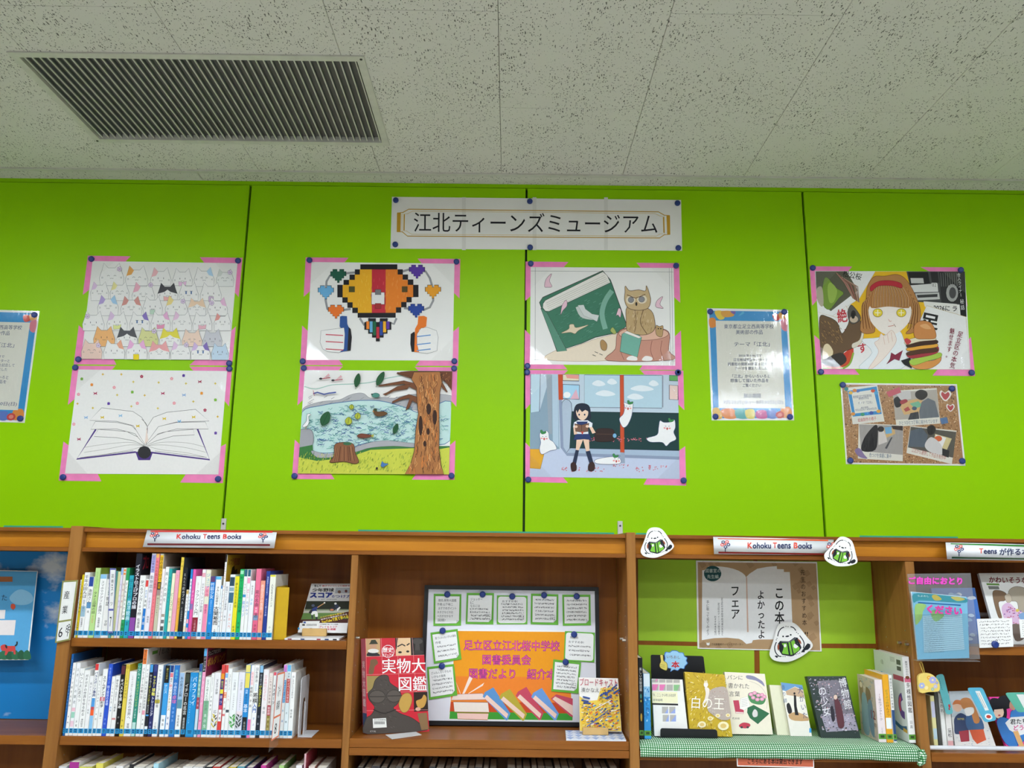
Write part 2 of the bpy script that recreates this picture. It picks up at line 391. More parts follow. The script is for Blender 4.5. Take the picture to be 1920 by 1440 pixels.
# ceiling: tiles laid in running bond, cut round the grille
ceil = struct(MB().box(X0, X1, Y0, WALL+0.02, ZC+0.016, ZC+0.06).build('ceiling', plain('ceiling_core', '#6d6b66', 0.9)))
tag(ceil, 'white fissured mineral-tile ceiling', 'ceiling')
VENT = (-1.432, -0.452, 2.108, 2.586)          # opening of the air grille
def cut(r, h):
    x0, x1, y0, y1 = r; a0, a1, b0, b1 = h
    if a0 >= x1 or a1 <= x0 or b0 >= y1 or b1 <= y0: return [r]
    o = []
    if y0 < b0: o.append((x0, x1, y0, b0)); y0 = b0
    if y1 > b1: o.append((x0, x1, b1, y1)); y1 = b1
    if x0 < a0: o.append((x0, a0, y0, y1))
    if x1 > a1: o.append((a1, x1, y0, y1))
    return o
EDGE = 2.812; g = 0.0007
tx = [-1.401+0.4517*k for k in range(-6, 13)]
for i, (xa, xb) in enumerate(zip(tx[:-1], tx[1:])):
    ys = []; y = EDGE if i % 2 == 0 else 2.357
    if i % 2: ys.append((2.357, EDGE))
    while y > Y0:
        nb = y-(EDGE-1.889 if y == EDGE else 0.91); ys.append((max(nb, Y0), y)); y = nb
    for ya, yb in ys:
        if xb < -3.0 or xa > 3.0 or yb < 1.0: continue
        m = MB()
        for q in cut((xa+g, xb-g, ya+g, yb-g), VENT): m.box(q[0], q[1], q[2], q[3], ZC, ZC+0.014, bev=0.0005)
        m.build('ceiling_tile', TILE, ceil)
MB().box(X0, X1, Y0, 0.62, ZC, ZC+0.014).build('ceiling_tile', TILE, ceil)
for xa in (-3.9, -2.995, -2.09, -1.19, -0.288, 0.615, 1.518, 2.42):
    MB().box(xa+g, xa+0.905-g, 2.838, WALL+0.003, ZC, ZC+0.014, bev=0.0005).build('ceiling_tile', TILE, ceil)
tr = MB().box(X0, X1, EDGE, EDGE+0.0045, ZC-0.0055, ZC+0.01, bev=0.001).box(X0, X1, EDGE+0.0045, 2.838, ZC-0.0015, ZC+0.01)
tag(struct(tr.build('trim_1', PAINT)), 'thin white metal edge strip along the ceiling near the wall', 'trim')

# air grille in the ceiling
vent = thing('air_grille', 'large white ceiling air grille with many thin parallel blades', 'air grille', ((VENT[0]+VENT[1])/2, (VENT[2]+VENT[3])/2, ZC))
m = MB(); x0, x1, y0, y1 = VENT; w = 0.024; zt, zb = ZC, ZC-0.005
o = [(x0-w+.004, y0-w+.004), (x1+w-.004, y0-w+.004), (x1+w-.004, y1+w-.004), (x0-w+.004, y1+w-.004)]; i_ = [(x0+.003, y0+.003), (x1-.003, y0+.003), (x1-.003, y1-.003), (x0+.003, y1-.003)]
for k in range(4):
    l = (k+1) % 4
    m.add([(*o[k], zb), (*o[l], zb), (*i_[l], zb), (*i_[k], zb), (*o[k], zt-.0005), (*o[l], zt-.0005), (*i_[l], zt+0.03), (*i_[k], zt+0.03)],
          [(0, 3, 2, 1), (0, 1, 5, 4), (3, 7, 6, 2)])
m.build('frame', PAINT, vent)
MB().box(x0-.001, x1+.001, y0-.001, y1+.001, ZC+0.10, ZC+0.12).box(x0-.006, x0, y0, y1, ZC+.0155, ZC+0.12).box(x1, x1+.006, y0, y1, ZC+.0155, ZC+0.12).box(x0, x1, y0-.006, y0, ZC+.0155, ZC+0.12).box(x0, x1, y1, y1+.006, ZC+.0155, ZC+0.12).build('duct', DARK, vent)
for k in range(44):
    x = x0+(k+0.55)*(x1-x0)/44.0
    o_ = MB().box(x-0.0012, x+0.0012, y0+.0035, y1-.0035, ZC+0.0045, ZC+0.034).box(x-0.0019, x+0.0019, y0+.0035, y1-.0035, ZC+0.001, ZC+0.0045).build('blade', SLAT_SHADED, vent)
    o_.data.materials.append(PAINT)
    for p_ in list(o_.data.polygons)[6:]: p_.material_index = 1  # lower edges take the paler paint, so the light they catch is coloured in
for sx, sy in ((x1+0.010, y0-0.008), (x0-0.010, y1+0.008)):
    MB().tube([(sx, sy, zb+.0005), (sx, sy, zb-0.0015)], 0.004, n=10).build('screw', plain('dark_screw', '#4a4a48', 0.4, 0.6), vent)

# ceiling lights behind the viewer (the light of the room)
em, nt, b = _new('lit_diffuser')
b.inputs['Base Color'].default_value = (0.9, 0.9, 0.9, 1); b.inputs['Emission Color'].default_value = (0.88, 0.96, 1.06, 1); b.inputs['Emission Strength'].default_value = LAMP_POWER
for n, (lx, ly, row) in enumerate(LAMPS):
    t = thing('ceiling_light', 'recessed white ceiling light %s, %s' % (row, ('at the left', 'in the centre', 'at the right')[n % 3]), 'ceiling light', (lx, ly, ZC), 'ceiling light panels')
    m = MB()
    for bx in ((-.64, .64, -.085, -.06), (-.64, .64, .06, .085), (-.64, -.622, -.06, .06), (.622, .64, -.06, .06)): m.box(lx+bx[0], lx+bx[1], ly+bx[2], ly+bx[3], ZC-0.010, ZC-.0002)
    m.build('housing', PAINT, t)
    MB().box(lx-.621, lx+.621, ly-.059, ly+.059, ZC-0.003, ZC-.0004).build('diffuser', em, t)

# ================================================================== bookcases
WOOD_F = wood('golden_oak_fascia', '#b06c12', '#c68220', 'X', 0.8)
UP = [(-1.386, -1.347), (-0.497, -0.475), (0.369, 0.398), (1.248, 1.277)]
ZTOP = 1.622; ZH = 1.549
FB, FU = 2.628, 2.621
def board(par, x0, x1, z0, z1, name='shelf', y0=FB, y1=BACK, mat=None): return MB().box(x0, x1, y0, y1, z0, z1, bev=0.0012).build(name, mat or WOOD_X, par)
def upright(par, x0, x1, name, top=ZTOP+.006, y0=FU): return MB().box(x0, x1, y0, BACK, 0.0, top, bev=0.0015).build(name, WOOD_Z, par)
def header(par, x0, x1):
    board(par, x0, x1, ZTOP-0.012, ZTOP, 'top_board', y1=WALL-.004)
    MB().box(x0, x1, FB+0.020, FB+0.034, ZH+0.0135, ZTOP-0.0125).build('fascia', WOOD_F, par)
    board(par, x0, x1, ZH, ZH+0.013, 'header_board')
def backs(par, x0, x1): MB().box(x0, x1, BACK+.0005, BACK+0.012, 0.0, ZTOP-.013).build('back_panel', WOOD_BACK, par)
bcA = thing('bookcase', 'left wooden bookcase with the blue sky poster bay', 'bookcase', (-1.83, 2.76, 0))
bcB = thing('bookcase', 'middle wooden bookcase with two rows of books and the framed notice bay', 'bookcase', (-0.5, 2.76, 0))
bcC = thing('bookcase', 'right wooden bookcase with lime green backing sheets and gingham cloth', 'bookcase', (1.26, 2.76, 0))
# left
header(bcA, -2.24, -1.3865); backs(bcA, -2.24, -1.3865); upright(bcA, -2.28, -2.2405, 'side_panel')
for z in (1.005, 0.70, 0.36, 0.06): board(bcA, -2.24, -1.3865, z-0.026, z)
# middle
for u in (UP[0], UP[2]): upright(bcB, u[0], u[1], 'side_panel')
upright(bcB, UP[1][0], UP[1][1], 'divider', top=ZH-.0005, y0=2.630)
header(bcB, UP[0][1]+.0003, UP[2][0]-.0003); backs(bcB, UP[0][1]+.0003, UP[2][0]-.0003)
LB = (UP[0][1]+.0006, UP[1][0]-.0006); MBAY = (UP[1][1]+.0006, UP[2][0]-.0006)
Z1, Z2, ZS3 = 1.288, 1.004, 0.720
for z in (Z1, Z2, ZS3, 0.40, 0.08): board(bcB, LB[0], LB[1], z-0.025, z)
ZM = 1.007
board(bcB, MBAY[0], MBAY[1], ZM-0.025, ZM); board(bcB, MBAY[0], MBAY[1], ZM-0.0475, ZM-0.026, 'lower_board')
for z in (0.706, 0.40, 0.08): board(bcB, MBAY[0], MBAY[1], z-0.025, z)
# right
header(bcC, UP[2][1]+.0003, 2.14); backs(bcC, UP[2][1]+.0003, 2.14); upright(bcC, 2.1405, 2.17, 'side_panel')
upright(bcC, UP[3][0], UP[3][1], 'divider', top=ZH-.0005, y0=2.630)
RB = (UP[2][1]+.0006, UP[3][0]-.0006); RB2 = (UP[3][1]+.0006, 2.1395)
ZR = 0.981
for z in (ZR, 0.68, 0.36, 0.08): board(bcC, RB[0], RB[1], z-0.025, z)
ZQ1, ZQ2 = P(1900, 1213, FB).z, P(1900, 1414, FB).z
for z in (ZQ1, ZQ2, 0.68, 0.36, 0.08): board(bcC, RB2[0], RB2[1], z-0.025, z)
# shelf pins and their sleeves
PIN = plain('nickel_pin', '#b9b4a8', 0.3, 0.9)
def pin(par, x, y, z, d): MB().tube([(x, y, z), (x+d*0.011, y, z)], 0.0042, n=10).build('shelf_pin', PIN, par)
for par, side, spots in ((bcB, -1, [(MBAY[1], 2.72), (MBAY[1], 2.665)]), (bcC, 1, [(RB[0], 2.74)]), (bcC, -1, [(RB[1], 2.70), (RB[1], 2.65)]), (bcB, 1, [(MBAY[0], 2.655)])):
    for x, y in spots: pin(par, x+side*.0003, y, 1.296, side)
def sleeves(par, x, side, z0, z1, yy=(2.665, 2.80)):
    m = MB(); z = z0
    while z < z1:
        for y in yy:
            m.tube([(x+side*.0002, y, z), (x+side*.0012, y, z)], 0.0022, n=6)
        z += 0.032
    stuff(m.build('peg_sleeves', PIN, par))
sleeves(bcB, MBAY[1], -1, 1.05, 1.42); sleeves(bcB, MBAY[0], 1, 1.02, 1.42); sleeves(bcC, RB[1], -1, 1.24, 1.36)
sleeves(bcB, LB[0], 1, 1.215, 1.262); sleeves(bcB, LB[0], 1, 0.88, 0.975)
# metal wall clips on top of the bookcase
CLIP = plain('clip_steel', '#d6d4cc', 0.35, 0.4)
for n, (px, lb) in enumerate(((419.5, 'small white metal clip on the wall above the left banner'), (1162.5, 'small grey metal clip on the wall near the bird cutout'))):
    p = P(px, 985, WALL); t = thing('wall_clip', lb, 'clip', (p.x, WALL, 1.64), 'wall clips')
    MB().box(p.x-.009, p.x+.009, WALL-.004, WALL-.0002, ZTOP+.0005, P(px, 972 if n == 0 else 977, WALL).z, bev=.001).build('plate', CLIP, t)
    c = P(px, 982 if n == 0 else 986, WALL); MB().tube([(c.x, WALL-.0041, c.z), (c.x, WALL-.0065, c.z)], 0.0035, n=10).build('screw', plain('dark_screw', '#4a4a48', 0.4, 0.6), t)
# teal masking tape along the top of the bookcase
TAPE = plain('teal_tape', '#2f9f7c', 0.5)
for n, (pa, pb, lb) in enumerate(((0, 112, 'on the left bookcase'), (670, 1172, 'along the middle bookcase'), (1194, 1224, 'left of the bird cutout'), (1615, 1800, 'at the right end'))):
    a, c = P(pa, 990, WALL-.02), P(pb, 990, WALL-.02)
    MBt = MB().box(a.x, min(c.x, 0.366) if pa < 1000 else c.x, WALL-.0007, WALL-.0002, ZTOP+.0002, ZTOP+.013)
    tag(MBt.build('masking_tape', TAPE, origin=(a.x, WALL-.015, ZTOP)), 'teal masking tape strip at the wall foot '+lb, 'tape', 'teal tape strips')

# ================================================================== things pinned on the green wall
PINK = plain('pink_paper', '#f083b8', 0.6)
MAGNET = plain('navy_magnet_plastic', '#20387e', 0.35)
PAPER = plain('white_paper', '#f1efea', 0.7, var=0.02, scale=8)
WP = WALL-0.0016
def quadpts(q, Y): return [P(x, y, Y) for x, y in q]
def sheet(name, q, par, mat=PAPER, Y=WALL, t=0.0016, gap=0.0003, col=None):
    f = quadpts(q, Y-t); b_ = [Vector((p.x, Y-gap, p.z)) for p in f]
    return MB().prism(f[::-1], b_[::-1], C(col) if col else (0.8, 0.8, 0.8)).build(name, mat, par)
def qmid(q, Y): return P(sum(p[0] for p in q)/4, sum(p[1] for p in q)/4, Y)
def qbase(q, Y): a, b_ = P(*q[3], Y), P(*q[2], Y); return (a+b_)/2
def magnet(px, py, label, Y=WALL-0.0022, r=0.0108, group='round navy magnets on the wall'):
    c = P(px, py, Y-0.004); n = 14; prof = [(r, 0.0), (r, 0.005), (r*0.9, 0.0068), (r*0.55, 0.0076)]; m = MB(); rings = []
    for rr, h in prof: rings.append([(c.x+rr*math.cos(2*math.pi*k/n), Y-h, c.z+rr*math.sin(2*math.pi*k/n)) for k in range(n)])
    v = [p for R in rings for p in R]; f = [(i*n+k, i*n+(k+1) % n, (i+1)*n+(k+1) % n, (i+1)*n+k) for i in range(len(prof)-1) for k in range(n)]
    m.add(v, f, smooth=True); m.add(rings[-1], [list(range(n))])
    return tag(m.build('magnet', MAGNET, origin=(c.x, Y, c.z-r)), label, 'magnet', group)
def lerp(a, b_, t): return (a[0]+(b_[0]-a[0])*t, a[1]+(b_[1]-a[1])*t)
CN = ('top left', 'top right', 'bottom right', 'bottom left')
def pinned(label, q, out, magnets, short, arms=80.0, plastic=42.0):
    """drawing in pink corner mounts: q = paper corners, out = outer corners of the pink mounts (photo pixels)"""
    t = thing('drawing', label, 'drawing', qbase(q, WALL), 'students\' drawings')
    for k in range(4):                                              # L-shaped pink mounts behind the paper
        o, pc = out[k], q[k]; hN, vN = q[(1, 0, 3, 2)[k]], q[(3, 2, 1, 0)[k]]
        oh, ov = out[(1, 0, 3, 2)[k]], out[(3, 2, 1, 0)[k]]
        def along(a, b_, d): l = math.hypot(b_[0]-a[0], b_[1]-a[1]); return lerp(a, b_, d/l)
        cen = (sum(p[0] for p in q)/4, sum(p[1] for p in q)/4)
        def inn(p): return lerp(p, cen, 0.05)
        pts = [o, along(o, oh, arms), inn(along(pc, hN, arms-26)), inn(pc), inn(along(pc, vN, arms-34)), along(o, ov, arms-6)]
        f = [P(x, y, WALL-.0006) for x, y in pts]; bk = [Vector((p.x, WALL-.0002, p.z)) for p in f]
        if k in (1, 3): f = f[::-1]; bk = bk[::-1]
        MB().prism(f, bk).build('corner_mount', PINK, t)
    sheet('paper', q, t, gap=.0007)
    for k in range(4):                                              # clear plastic across each corner
        a = along(q[k], q[(1, 0, 3, 2)[k]], plastic); c_ = along(q[k], q[(3, 2, 1, 0)[k]], plastic)
        tri = [P(*p, WALL-.0046) for p in (q[k], a, c_)]
        if k in (1, 3): tri = tri[::-1]
        MB().add(tri, [(0, 2, 1)]).build('clear_corner', SLEEVE, t)
    for k, mg in enumerate(magnets):
        if mg: magnet(mg[0], mg[1], 'round navy magnet at the %s corner of the %s' % (CN[k], short))
    return t
def clipped(mp, q):
    """keep printed shapes inside the sheet q (same 2-D frame as the art)"""
    (ax, ay), (bx, by), (cx, cy), (dx, dy) = q
    def f(x, y, k):
        for _ in (0, 1):
            t = min(1.0, max(0.0, (y-(ay+by)/2)/((cy+dy)/2-(ay+by)/2))); l, r = ax+(dx-ax)*t, bx+(cx-bx)*t; x = min(max(x, l), r)
            s_ = (x-l)/(r-l); y = min(max(y, ay+(by-ay)*s_), dy+(cy-dy)*s_)
        return mp(x, y, k)
    return f
def Z3(L): return [(x/3.2, 470+y/3.2) for x, y in L]
def Z4(L): return [(520+x/3.2, 470+y/3.2) for x, y in L]
def Z5(L): return [(960+x/3.2, 470+y/3.2) for x, y in L]
def Z6(L): return [(1480+x/3.348, 470+y/3.348) for x, y in L]
WHITEP = '#f1efea'

# ---------------------------------------------------------------- title banner
q = [(735, 369), (1277, 375), (1279, 470), (732, 466)]
t = thing('title_banner', 'long white paper title banner with gold frame and black lettering', 'banner', qbase(q, WALL))
sheet('paper', q, t)
A = Art(zm(700, 350, 3.0968, WP))
for x in (515, 925, 1340): A.rect(x, 62, x+22, 368, '#e6e4de')
gold = '#c99a2a'
A.poly([(140, 150), (160, 150), (158, 264), (138, 264)], gold); A.poly([(1702, 165), (1718, 165), (1722, 278), (1706, 278)], gold)
for dy, w in ((0, 5), (12, 2.2)):
    i = dy
    A.line([(140+i*2.2, 152+i*.6), (172+i*2.2, 150+i*.6), (205+i*2, 131+i*.9), (1655-i*1.8, 146+i*.8), (1690-i*2, 166+i*.4), (1720-i*2.6, 167+i*.4), (1722-i*2.6, 278-i*.4), (1690-i*2, 279-i*.4), (1662-i*1.6, 298-i*.9), (198+i*2, 287-i*.9), (168+i*2, 262-i*.4), (138+i*2.4, 262-i*.4)], w, gold if dy == 0 else '#d8b45c', True)
A.line([(180, 160), (178, 255)], 7, gold); A.line([(1685, 176), (1688, 268)], 7, gold)
A.text('江北ティーンズミュージアム', 235, 153, 1650, 268, '#15151c', bold=0.002, rot=0.45)
A.build('lettering', PRINT, base(t))
for px, py, w in ((742, 375, 'top left'), (993.5, 377, 'top middle'), (1270.5, 380.5, 'top right'), (741, 458, 'bottom left'), (994, 463.5, 'bottom middle'), (1272, 464.5, 'bottom right')):
    magnet(px, py, 'round navy magnet at the %s of the long title banner' % w)

# ---------------------------------------------------------------- drawing: rows of cats
q = Z3([(555, 62), (1425, 75), (1372, 657), (487, 650)])
t = pinned('crowd of cats pencil drawing in pink corner mounts', q, Z3([(527, 30), (1455, 43), (1392, 690), (442, 682)]), [(170.8, 485.3), (446, 488.5), (429.5, 681), (146.5, 673.5)], 'crowd of cats drawing')
A = Art(zm(0, 470, 3.2, WP))
def cat(cx, ty, w, by, fill='#f4f2ee', el=None, er=None, half=None, face=0, extra=None):
    h = w/2; ink = '#6a6a6e'
    pts = [(cx-h*.92, by), (cx-h*.98, ty+w*.42), (cx-h*.78, ty+w*.12), (cx-h*.62, ty-w*.17), (cx-h*.28, ty+w*.02), (cx+h*.28, ty+w*.02), (cx+h*.62, ty-w*.17), (cx+h*.78, ty+w*.12), (cx+h*.98, ty+w*.42), (cx+h*.92, by)]
    A.poly(pts, fill, ink, 1.6)
    if el: A.poly([(cx-h*.90, ty+w*.28), (cx-h*.78, ty+w*.12), (cx-h*.62, ty-w*.17), (cx-h*.24, ty+w*.04), (cx-h*.45, ty+w*.22)], el)
    if er: A.poly([(cx+h*.90, ty+w*.28), (cx+h*.78, ty+w*.12), (cx+h*.62, ty-w*.17), (cx+h*.24, ty+w*.04), (cx+h*.45, ty+w*.22)], er)
    if half: A.poly([(cx-h*.97, ty+w*.36), (cx-h*.78, ty+w*.12), (cx-h*.62, ty-w*.17), (cx-h*.28, ty+w*.02), (cx+h*.28, ty+w*.02), (cx+h*.62, ty-w*.17), (cx+h*.78, ty+w*.12), (cx+h*.97, ty+w*.36), (cx+h*.3, ty+w*.27), (cx, ty+w*.16), (cx-h*.3, ty+w*.27)], half)
    e = ty+w*.34; k = '#3c3c44'
    for s in (-1, 1):
        x = cx+s*w*.13
        if face == 0: A.line([(x, e-5), (x, e+5)], 3, k)
        elif face == 1: A.line([(x-8, e+2), (x, e-4), (x+8, e+2)], 1.8, k)
        elif face == 2: A.line([(x-8*s, e-5), (x+6*s, e), (x-8*s, e+5)], 1.8, k)
        else: A.rect(x-4, e-9, x+4, e+8, '#5878a8'); A.line([(x-9, e-10), (x+9, e-10)], 1.8, k)
        A.line([(cx+s*w*.34, e+8), (cx+s*w*.42, e+7)], 1.4, k); A.line([(cx+s*w*.34, e+13), (cx+s*w*.42, e+14)], 1.4, k)
    m = e+13; A.line([(cx-10, m), (cx-5, m+5), (cx, m), (cx+5, m+5), (cx+10, m)], 1.6, k)
    if extra == 'book': A.rect(cx-14, m+6, cx+16, m+38, '#d0b4d0', ink, 1.5)
    elif extra == 'green': A.rect(cx-16, m+6, cx+14, m+34, '#c4dcc6', ink, 1.5)
    elif extra == 'gold': A.rect(cx-20, m+8, cx+14, m+42, '#f0d820', ink, 1.5)
    elif extra: A.poly([(cx-24, m+4), (cx, m+10), (cx+24, m+2), (cx+20, m+28), (cx-22, m+32)], extra, ink, 1.4)
def flower(x, y, c='#e8d4ea'):
    for a in range(5): A.ell(x+8*math.cos(a*1.257), y+8*math.sin(a*1.257), 7, col=c, line='#7a6a80', w=1.2, n=8)
for row in (
    [(670, 100, 150, 210, None, None, None, None, 1, None), (820, 113, 138, 210, None, '#f0b060', None, None, 1, None), (965, 122, 128, 210, None, '#f0bcc0', None, None, 0, None), (1095, 126, 122, 210, None, None, None, None, 0, '#ecc4e0'), (1225, 120, 124, 215, None, None, '#b8d8ec', None, 2, None), (1350, 128, 108, 215, '#eeeeea', '#d8dcd4', None, None, 1, None)],
    [(598, 205, 112, 300, None, '#e4c8e4', None, None, 0, None), (718, 205, 116, 300, None, '#ece4a0', None, None, 1, None), (860, 212, 140, 300, None, '#f0b4c4', None, None, 2, None), (1005, 214, 124, 300, None, None, None, '#4c4c50', 0, '#f0b4b0'), (1132, 212, 120, 300, None, None, None, None, 3, None), (1265, 212, 130, 300, None, None, None, None, 0, 'book')],
    [(648, 288, 128, 390, None, '#b8a4d8', '#a8cce8', None, 2, None), (788, 294, 130, 390, None, '#d89890', '#d89890', None, 2, None), (916, 294, 120, 390, None, None, None, None, 0, 'green'), (1058, 292, 136, 390, None, '#f0dc90', None, None, 0, None), (1182, 302, 110, 390, None, None, None, '#f2d4b4', 1, None), (1306, 300, 122, 390, None, None, '#ecc0dc', None, 0, None)],
    [(560, 385, 134, 480, None, None, None, None, 0, None), (703, 385, 126, 480, None, '#e4c8e4', None, None, 0, '#e8ec9c'), (838, 386, 122, 480, None, None, '#8c78c0', None, 3, None), (964, 384, 120, 480, None, None, '#e8b0d4', None, 0, '#e898b8'), (1092, 384, 122, 480, None, '#e8c4dc', None, None, 2, None), (1214, 388, 118, 480, None, None, None, None, 0, '#ecb8c4'), (1335, 392, 104, 480, None, '#e49c94', None, None, 0, None)],
    [(625, 475, 132, 575, '#f2b878', None, None, None, 0, None), (762, 478, 126, 575, None, None, None, '#5a5a5e', 0, None), (890, 480, 122, 575, '#dcdc9a', None, None, None, 1, None), (1020, 484, 128, 575, None, None, None, '#e8dc50', 1, None), (1152, 490, 124, 575, '#f4d8c4', None, None, None, 2, None), (1275, 490, 118, 575, '#cfcfd4', None, None, None, 0, None)],
    [(550, 553, 128, 650, '#f4d4c4', None, None, None, 1, None), (685, 556, 130, 651, None, None, '#f0b090', None, 0, None), (820, 556, 130, 652, None, '#eeb4dc', '#eeb4dc', None, 0, 'gold'), (955, 562, 128, 653, None, None, None, '#eca8a8', 2, None), (1083, 564, 122, 654, None, '#e8c8e4', None, None, 1, None), (1203, 568, 120, 655, None, '#d4b8e0', '#8c78c0', None, 3, None), (1320, 572, 106, 656, '#c8dcec', None, None, None, 0, None)]):
    for c_ in row: cat(c_[0], c_[1], c_[2], c_[3], c_[4] or '#f4f2ee', *c_[5:])
for x, y in ((716, 110), (904, 206), (1270, 314), (1098, 304), (524, 394), (590, 568), (1118, 566), (924, 484), (1380, 130)): flower(x, y)
A.build('drawn_picture', PRINT, base(t))

# ---------------------------------------------------------------- drawing: open book with confetti
q = Z3([(470, 713), (1363, 722), (1310, 1343), (390, 1338)])
t = pinned('open book drawing with tiny coloured flowers and butterflies in pink mounts', q, Z3([(436, 690), (1393, 698), (1337, 1395), (352, 1380)]), [(140.8, 689), (429.8, 691.3), (408.6, 898), (117.6, 894.6)], 'open book drawing')
A = Art(zm(0, 470, 3.2, WP)); A.poly([(472, 715), (1361, 724), (1308, 1341), (392, 1336)], WHITEP)
ink = '#4a4640'; pur = '#4e3580'
A.line([(575, 1072), (460, 1250), (815, 1208)], 10, pur); A.line([(1185, 1070), (1258, 1254), (900, 1210)], 10, pur)
A.poly([(812, 1206), (918, 1208), (900, 1257), (830, 1257)], pur)
for y0, y1 in ((1165, 1150), (1195, 1165), (1225, 1195)):
    A.curve([(505, y0+15), (640, y0-5), (780, y1), (868, 1172)], 2, '#a09a92'); A.curve([(1235, y0+15), (1120, y0-12), (970, y1), (880, 1172)], 2, '#a09a92')
A.line([(480, 1242), (800, 1200)], 2, ink); A.line([(1240, 1240), (930, 1202)], 2, ink)
for sgn, pages in ((-1, [[(590, 1072), (565, 1115), (700, 1122), (800, 1140), (868, 1170), (850, 1130), (760, 1085)], [(572, 1025), (545, 1072), (700, 1070), (810, 1098), (868, 1168), (850, 1110), (790, 1050), (700, 1030)], [(610, 943), (538, 1018), (700, 1024), (800, 1050), (868, 1160), (884, 1056), (850, 1000), (798, 965)]]),
                   (1, [[(1160, 1072), (1166, 1105), (1040, 1112), (940, 1140), (872, 1170), (900, 1120), (1000, 1085)], [(1232, 1027), (1250, 1070), (1060, 1070), (950, 1098), (872, 1168), (890, 1110), (950, 1055), (1060, 1030)], [(1173, 952), (1254, 1022), (1060, 1028), (950, 1056), (874, 1160), (884, 1056), (920, 1000), (1000, 970)]])):
    for pg in pages: A.poly(pg, '#f4f1ec', ink, 2.2)
A.curve([(850, 1010), (884, 1056), (878, 1160)], 2.2, ink)
A.poly([(880, 1062), (868, 1160), (890, 1140)], '#eedccf')
A.ell(866, 1210, 40, 38, '#2c2c2e')
def star(x, y, c, r=7): A.poly([(x+(r if k % 2 == 0 else r*.45)*math.cos(k*math.pi/4), y+(r if k % 2 == 0 else r*.45)*math.sin(k*math.pi/4)) for k in range(8)], c)
def flow(x, y, c, r=6):
    for k in range(5): A.ell(x+r*math.cos(k*1.257-.3), y+r*math.sin(k*1.257-.3), r*.75, col=c, n=8)
def bfly(x, y, c): A.poly([(x-12, y-9), (x, y-2), (x+12, y-10), (x+9, y+1), (x+13, y+9), (x, y+3), (x-10, y+10), (x-7, y)], c)
for x, y, c in ((617, 742, '#d8b030'), (800, 787, '#d8c040'), (952, 791, '#d8c040'), (1116, 797, '#d8c040'), (703, 866, '#d8c040'), (1160, 905, '#d8c040'), (788, 934, '#d8c040'), (557, 944, '#d8c040'), (947, 946, '#d8c040'), (1292, 797, '#d8c040'), (465, 918, '#d8b030'), (728, 742, '#d8b030'), (868, 868, '#d8b030'), (1306, 996, '#e0b820')): star(x, y, c, 9)
for x, y, c in ((850, 755, '#b03050'), (1030, 768, '#eea0a8'), (685, 821, '#f0a0a8'), (471, 862, '#f0a0b0'), (824, 916, '#f0a0a8'), (1045, 915, '#f0a0a8'), (443, 1041, '#f0a8b0'), (1230, 957, '#b03050')): flow(x, y, c)
for x, y, c in ((571, 856, '#b03058'), (976, 856, '#b03058'), (1198, 786, '#a83050'), (473, 1131, '#b03058'), (1103, 866, '#90b4dc'), (515, 1001, '#90b8dc'), (722, 990, '#90c0e0'), (1075, 1023, '#80b8d8'), (613, 1000, '#e0c020'), (985, 1008, '#e0c020'), (1161, 998, '#e0c020'), (826, 1052, '#e0c020')): bfly(x, y, c)
for x, y, c in ((491, 769, '#80b840'), (794, 848, '#80b840'), (1293, 895, '#80b840'), (551, 804, '#f0963c'), (1210, 855, '#f0a03c'), (652, 917, '#5a3a98'), (1102, 749, '#5a3a98'), (1294, 1094, '#6a4aa0')): A.poly([(x-9, y-3), (x-3, y-9), (x+8, y-6), (x+7, y+8), (x-7, y+9)], c)
A.build('drawn_picture', PRINT, base(t))

# ---------------------------------------------------------------- drawing: pixel face
q = Z4([(205, 68), (1063, 78), (1052, 660), (173, 655)])
t = pinned('pixel-style yellow and orange face drawing with thumbs up in pink mounts', q, Z4([(170, 40), (1098, 50), (1085, 692), (137, 686)]), [(580, 487.5), (855.8, 490.3), (852, 677), (567.4, 677.2)], 'pixel face drawing')
A = Art(zm(520, 470, 3.2, WP)); K = '#1c1a1e'
for pts in ([(470, 130), (420, 135), (380, 150), (315, 150), (295, 185), (292, 235), (290, 300), (300, 350), (330, 365), (440, 350)], [(750, 125), (800, 110), (890, 125), (915, 165), (933, 225), (935, 300), (915, 340), (880, 355), (760, 345)], [(495, 405), (520, 445), (548, 430)], [(548, 405), (560, 425)], [(715, 405), (700, 440), (672, 430)], [(660, 405), (655, 425)]): A.line(pts, 13, '#9a9a9c')
rows = [(112, 143, 495, 722), (143, 175, 465, 752), (175, 205, 430, 783), (205, 280, 390, 815), (280, 310, 420, 775), (310, 342, 450, 743), (342, 373, 482, 712)]
for ya, yb, xa, xb in rows: A.rect(xa, ya, 567, yb, '#eeb020'); A.rect(567, ya, 650, yb, '#c62c3c'); A.rect(650, ya, xb, yb, '#ec8426')
rr = random.Random(3)
for k in range(90):
    x, y = rr.uniform(400, 800), rr.uniform(118, 350)
    if not any(ya < y and y+18 < yb+30 and xa2+8 < x < xb2-8 for ya, yb, xa2, xb2 in rows[:-1] for _ in (0,) if ya <= y < yb) or not any(xa2+8 < x < xb2-8 for ya, yb, xa2, xb2 in rows if ya <= y+18 < yb): continue
    c_ = '#f4c444' if x < 560 else ('#d84a54' if x < 645 else '#f29c48'); A.line([(x, y), (x+rr.uniform(-3, 3), y+18)], 2.5, c_)
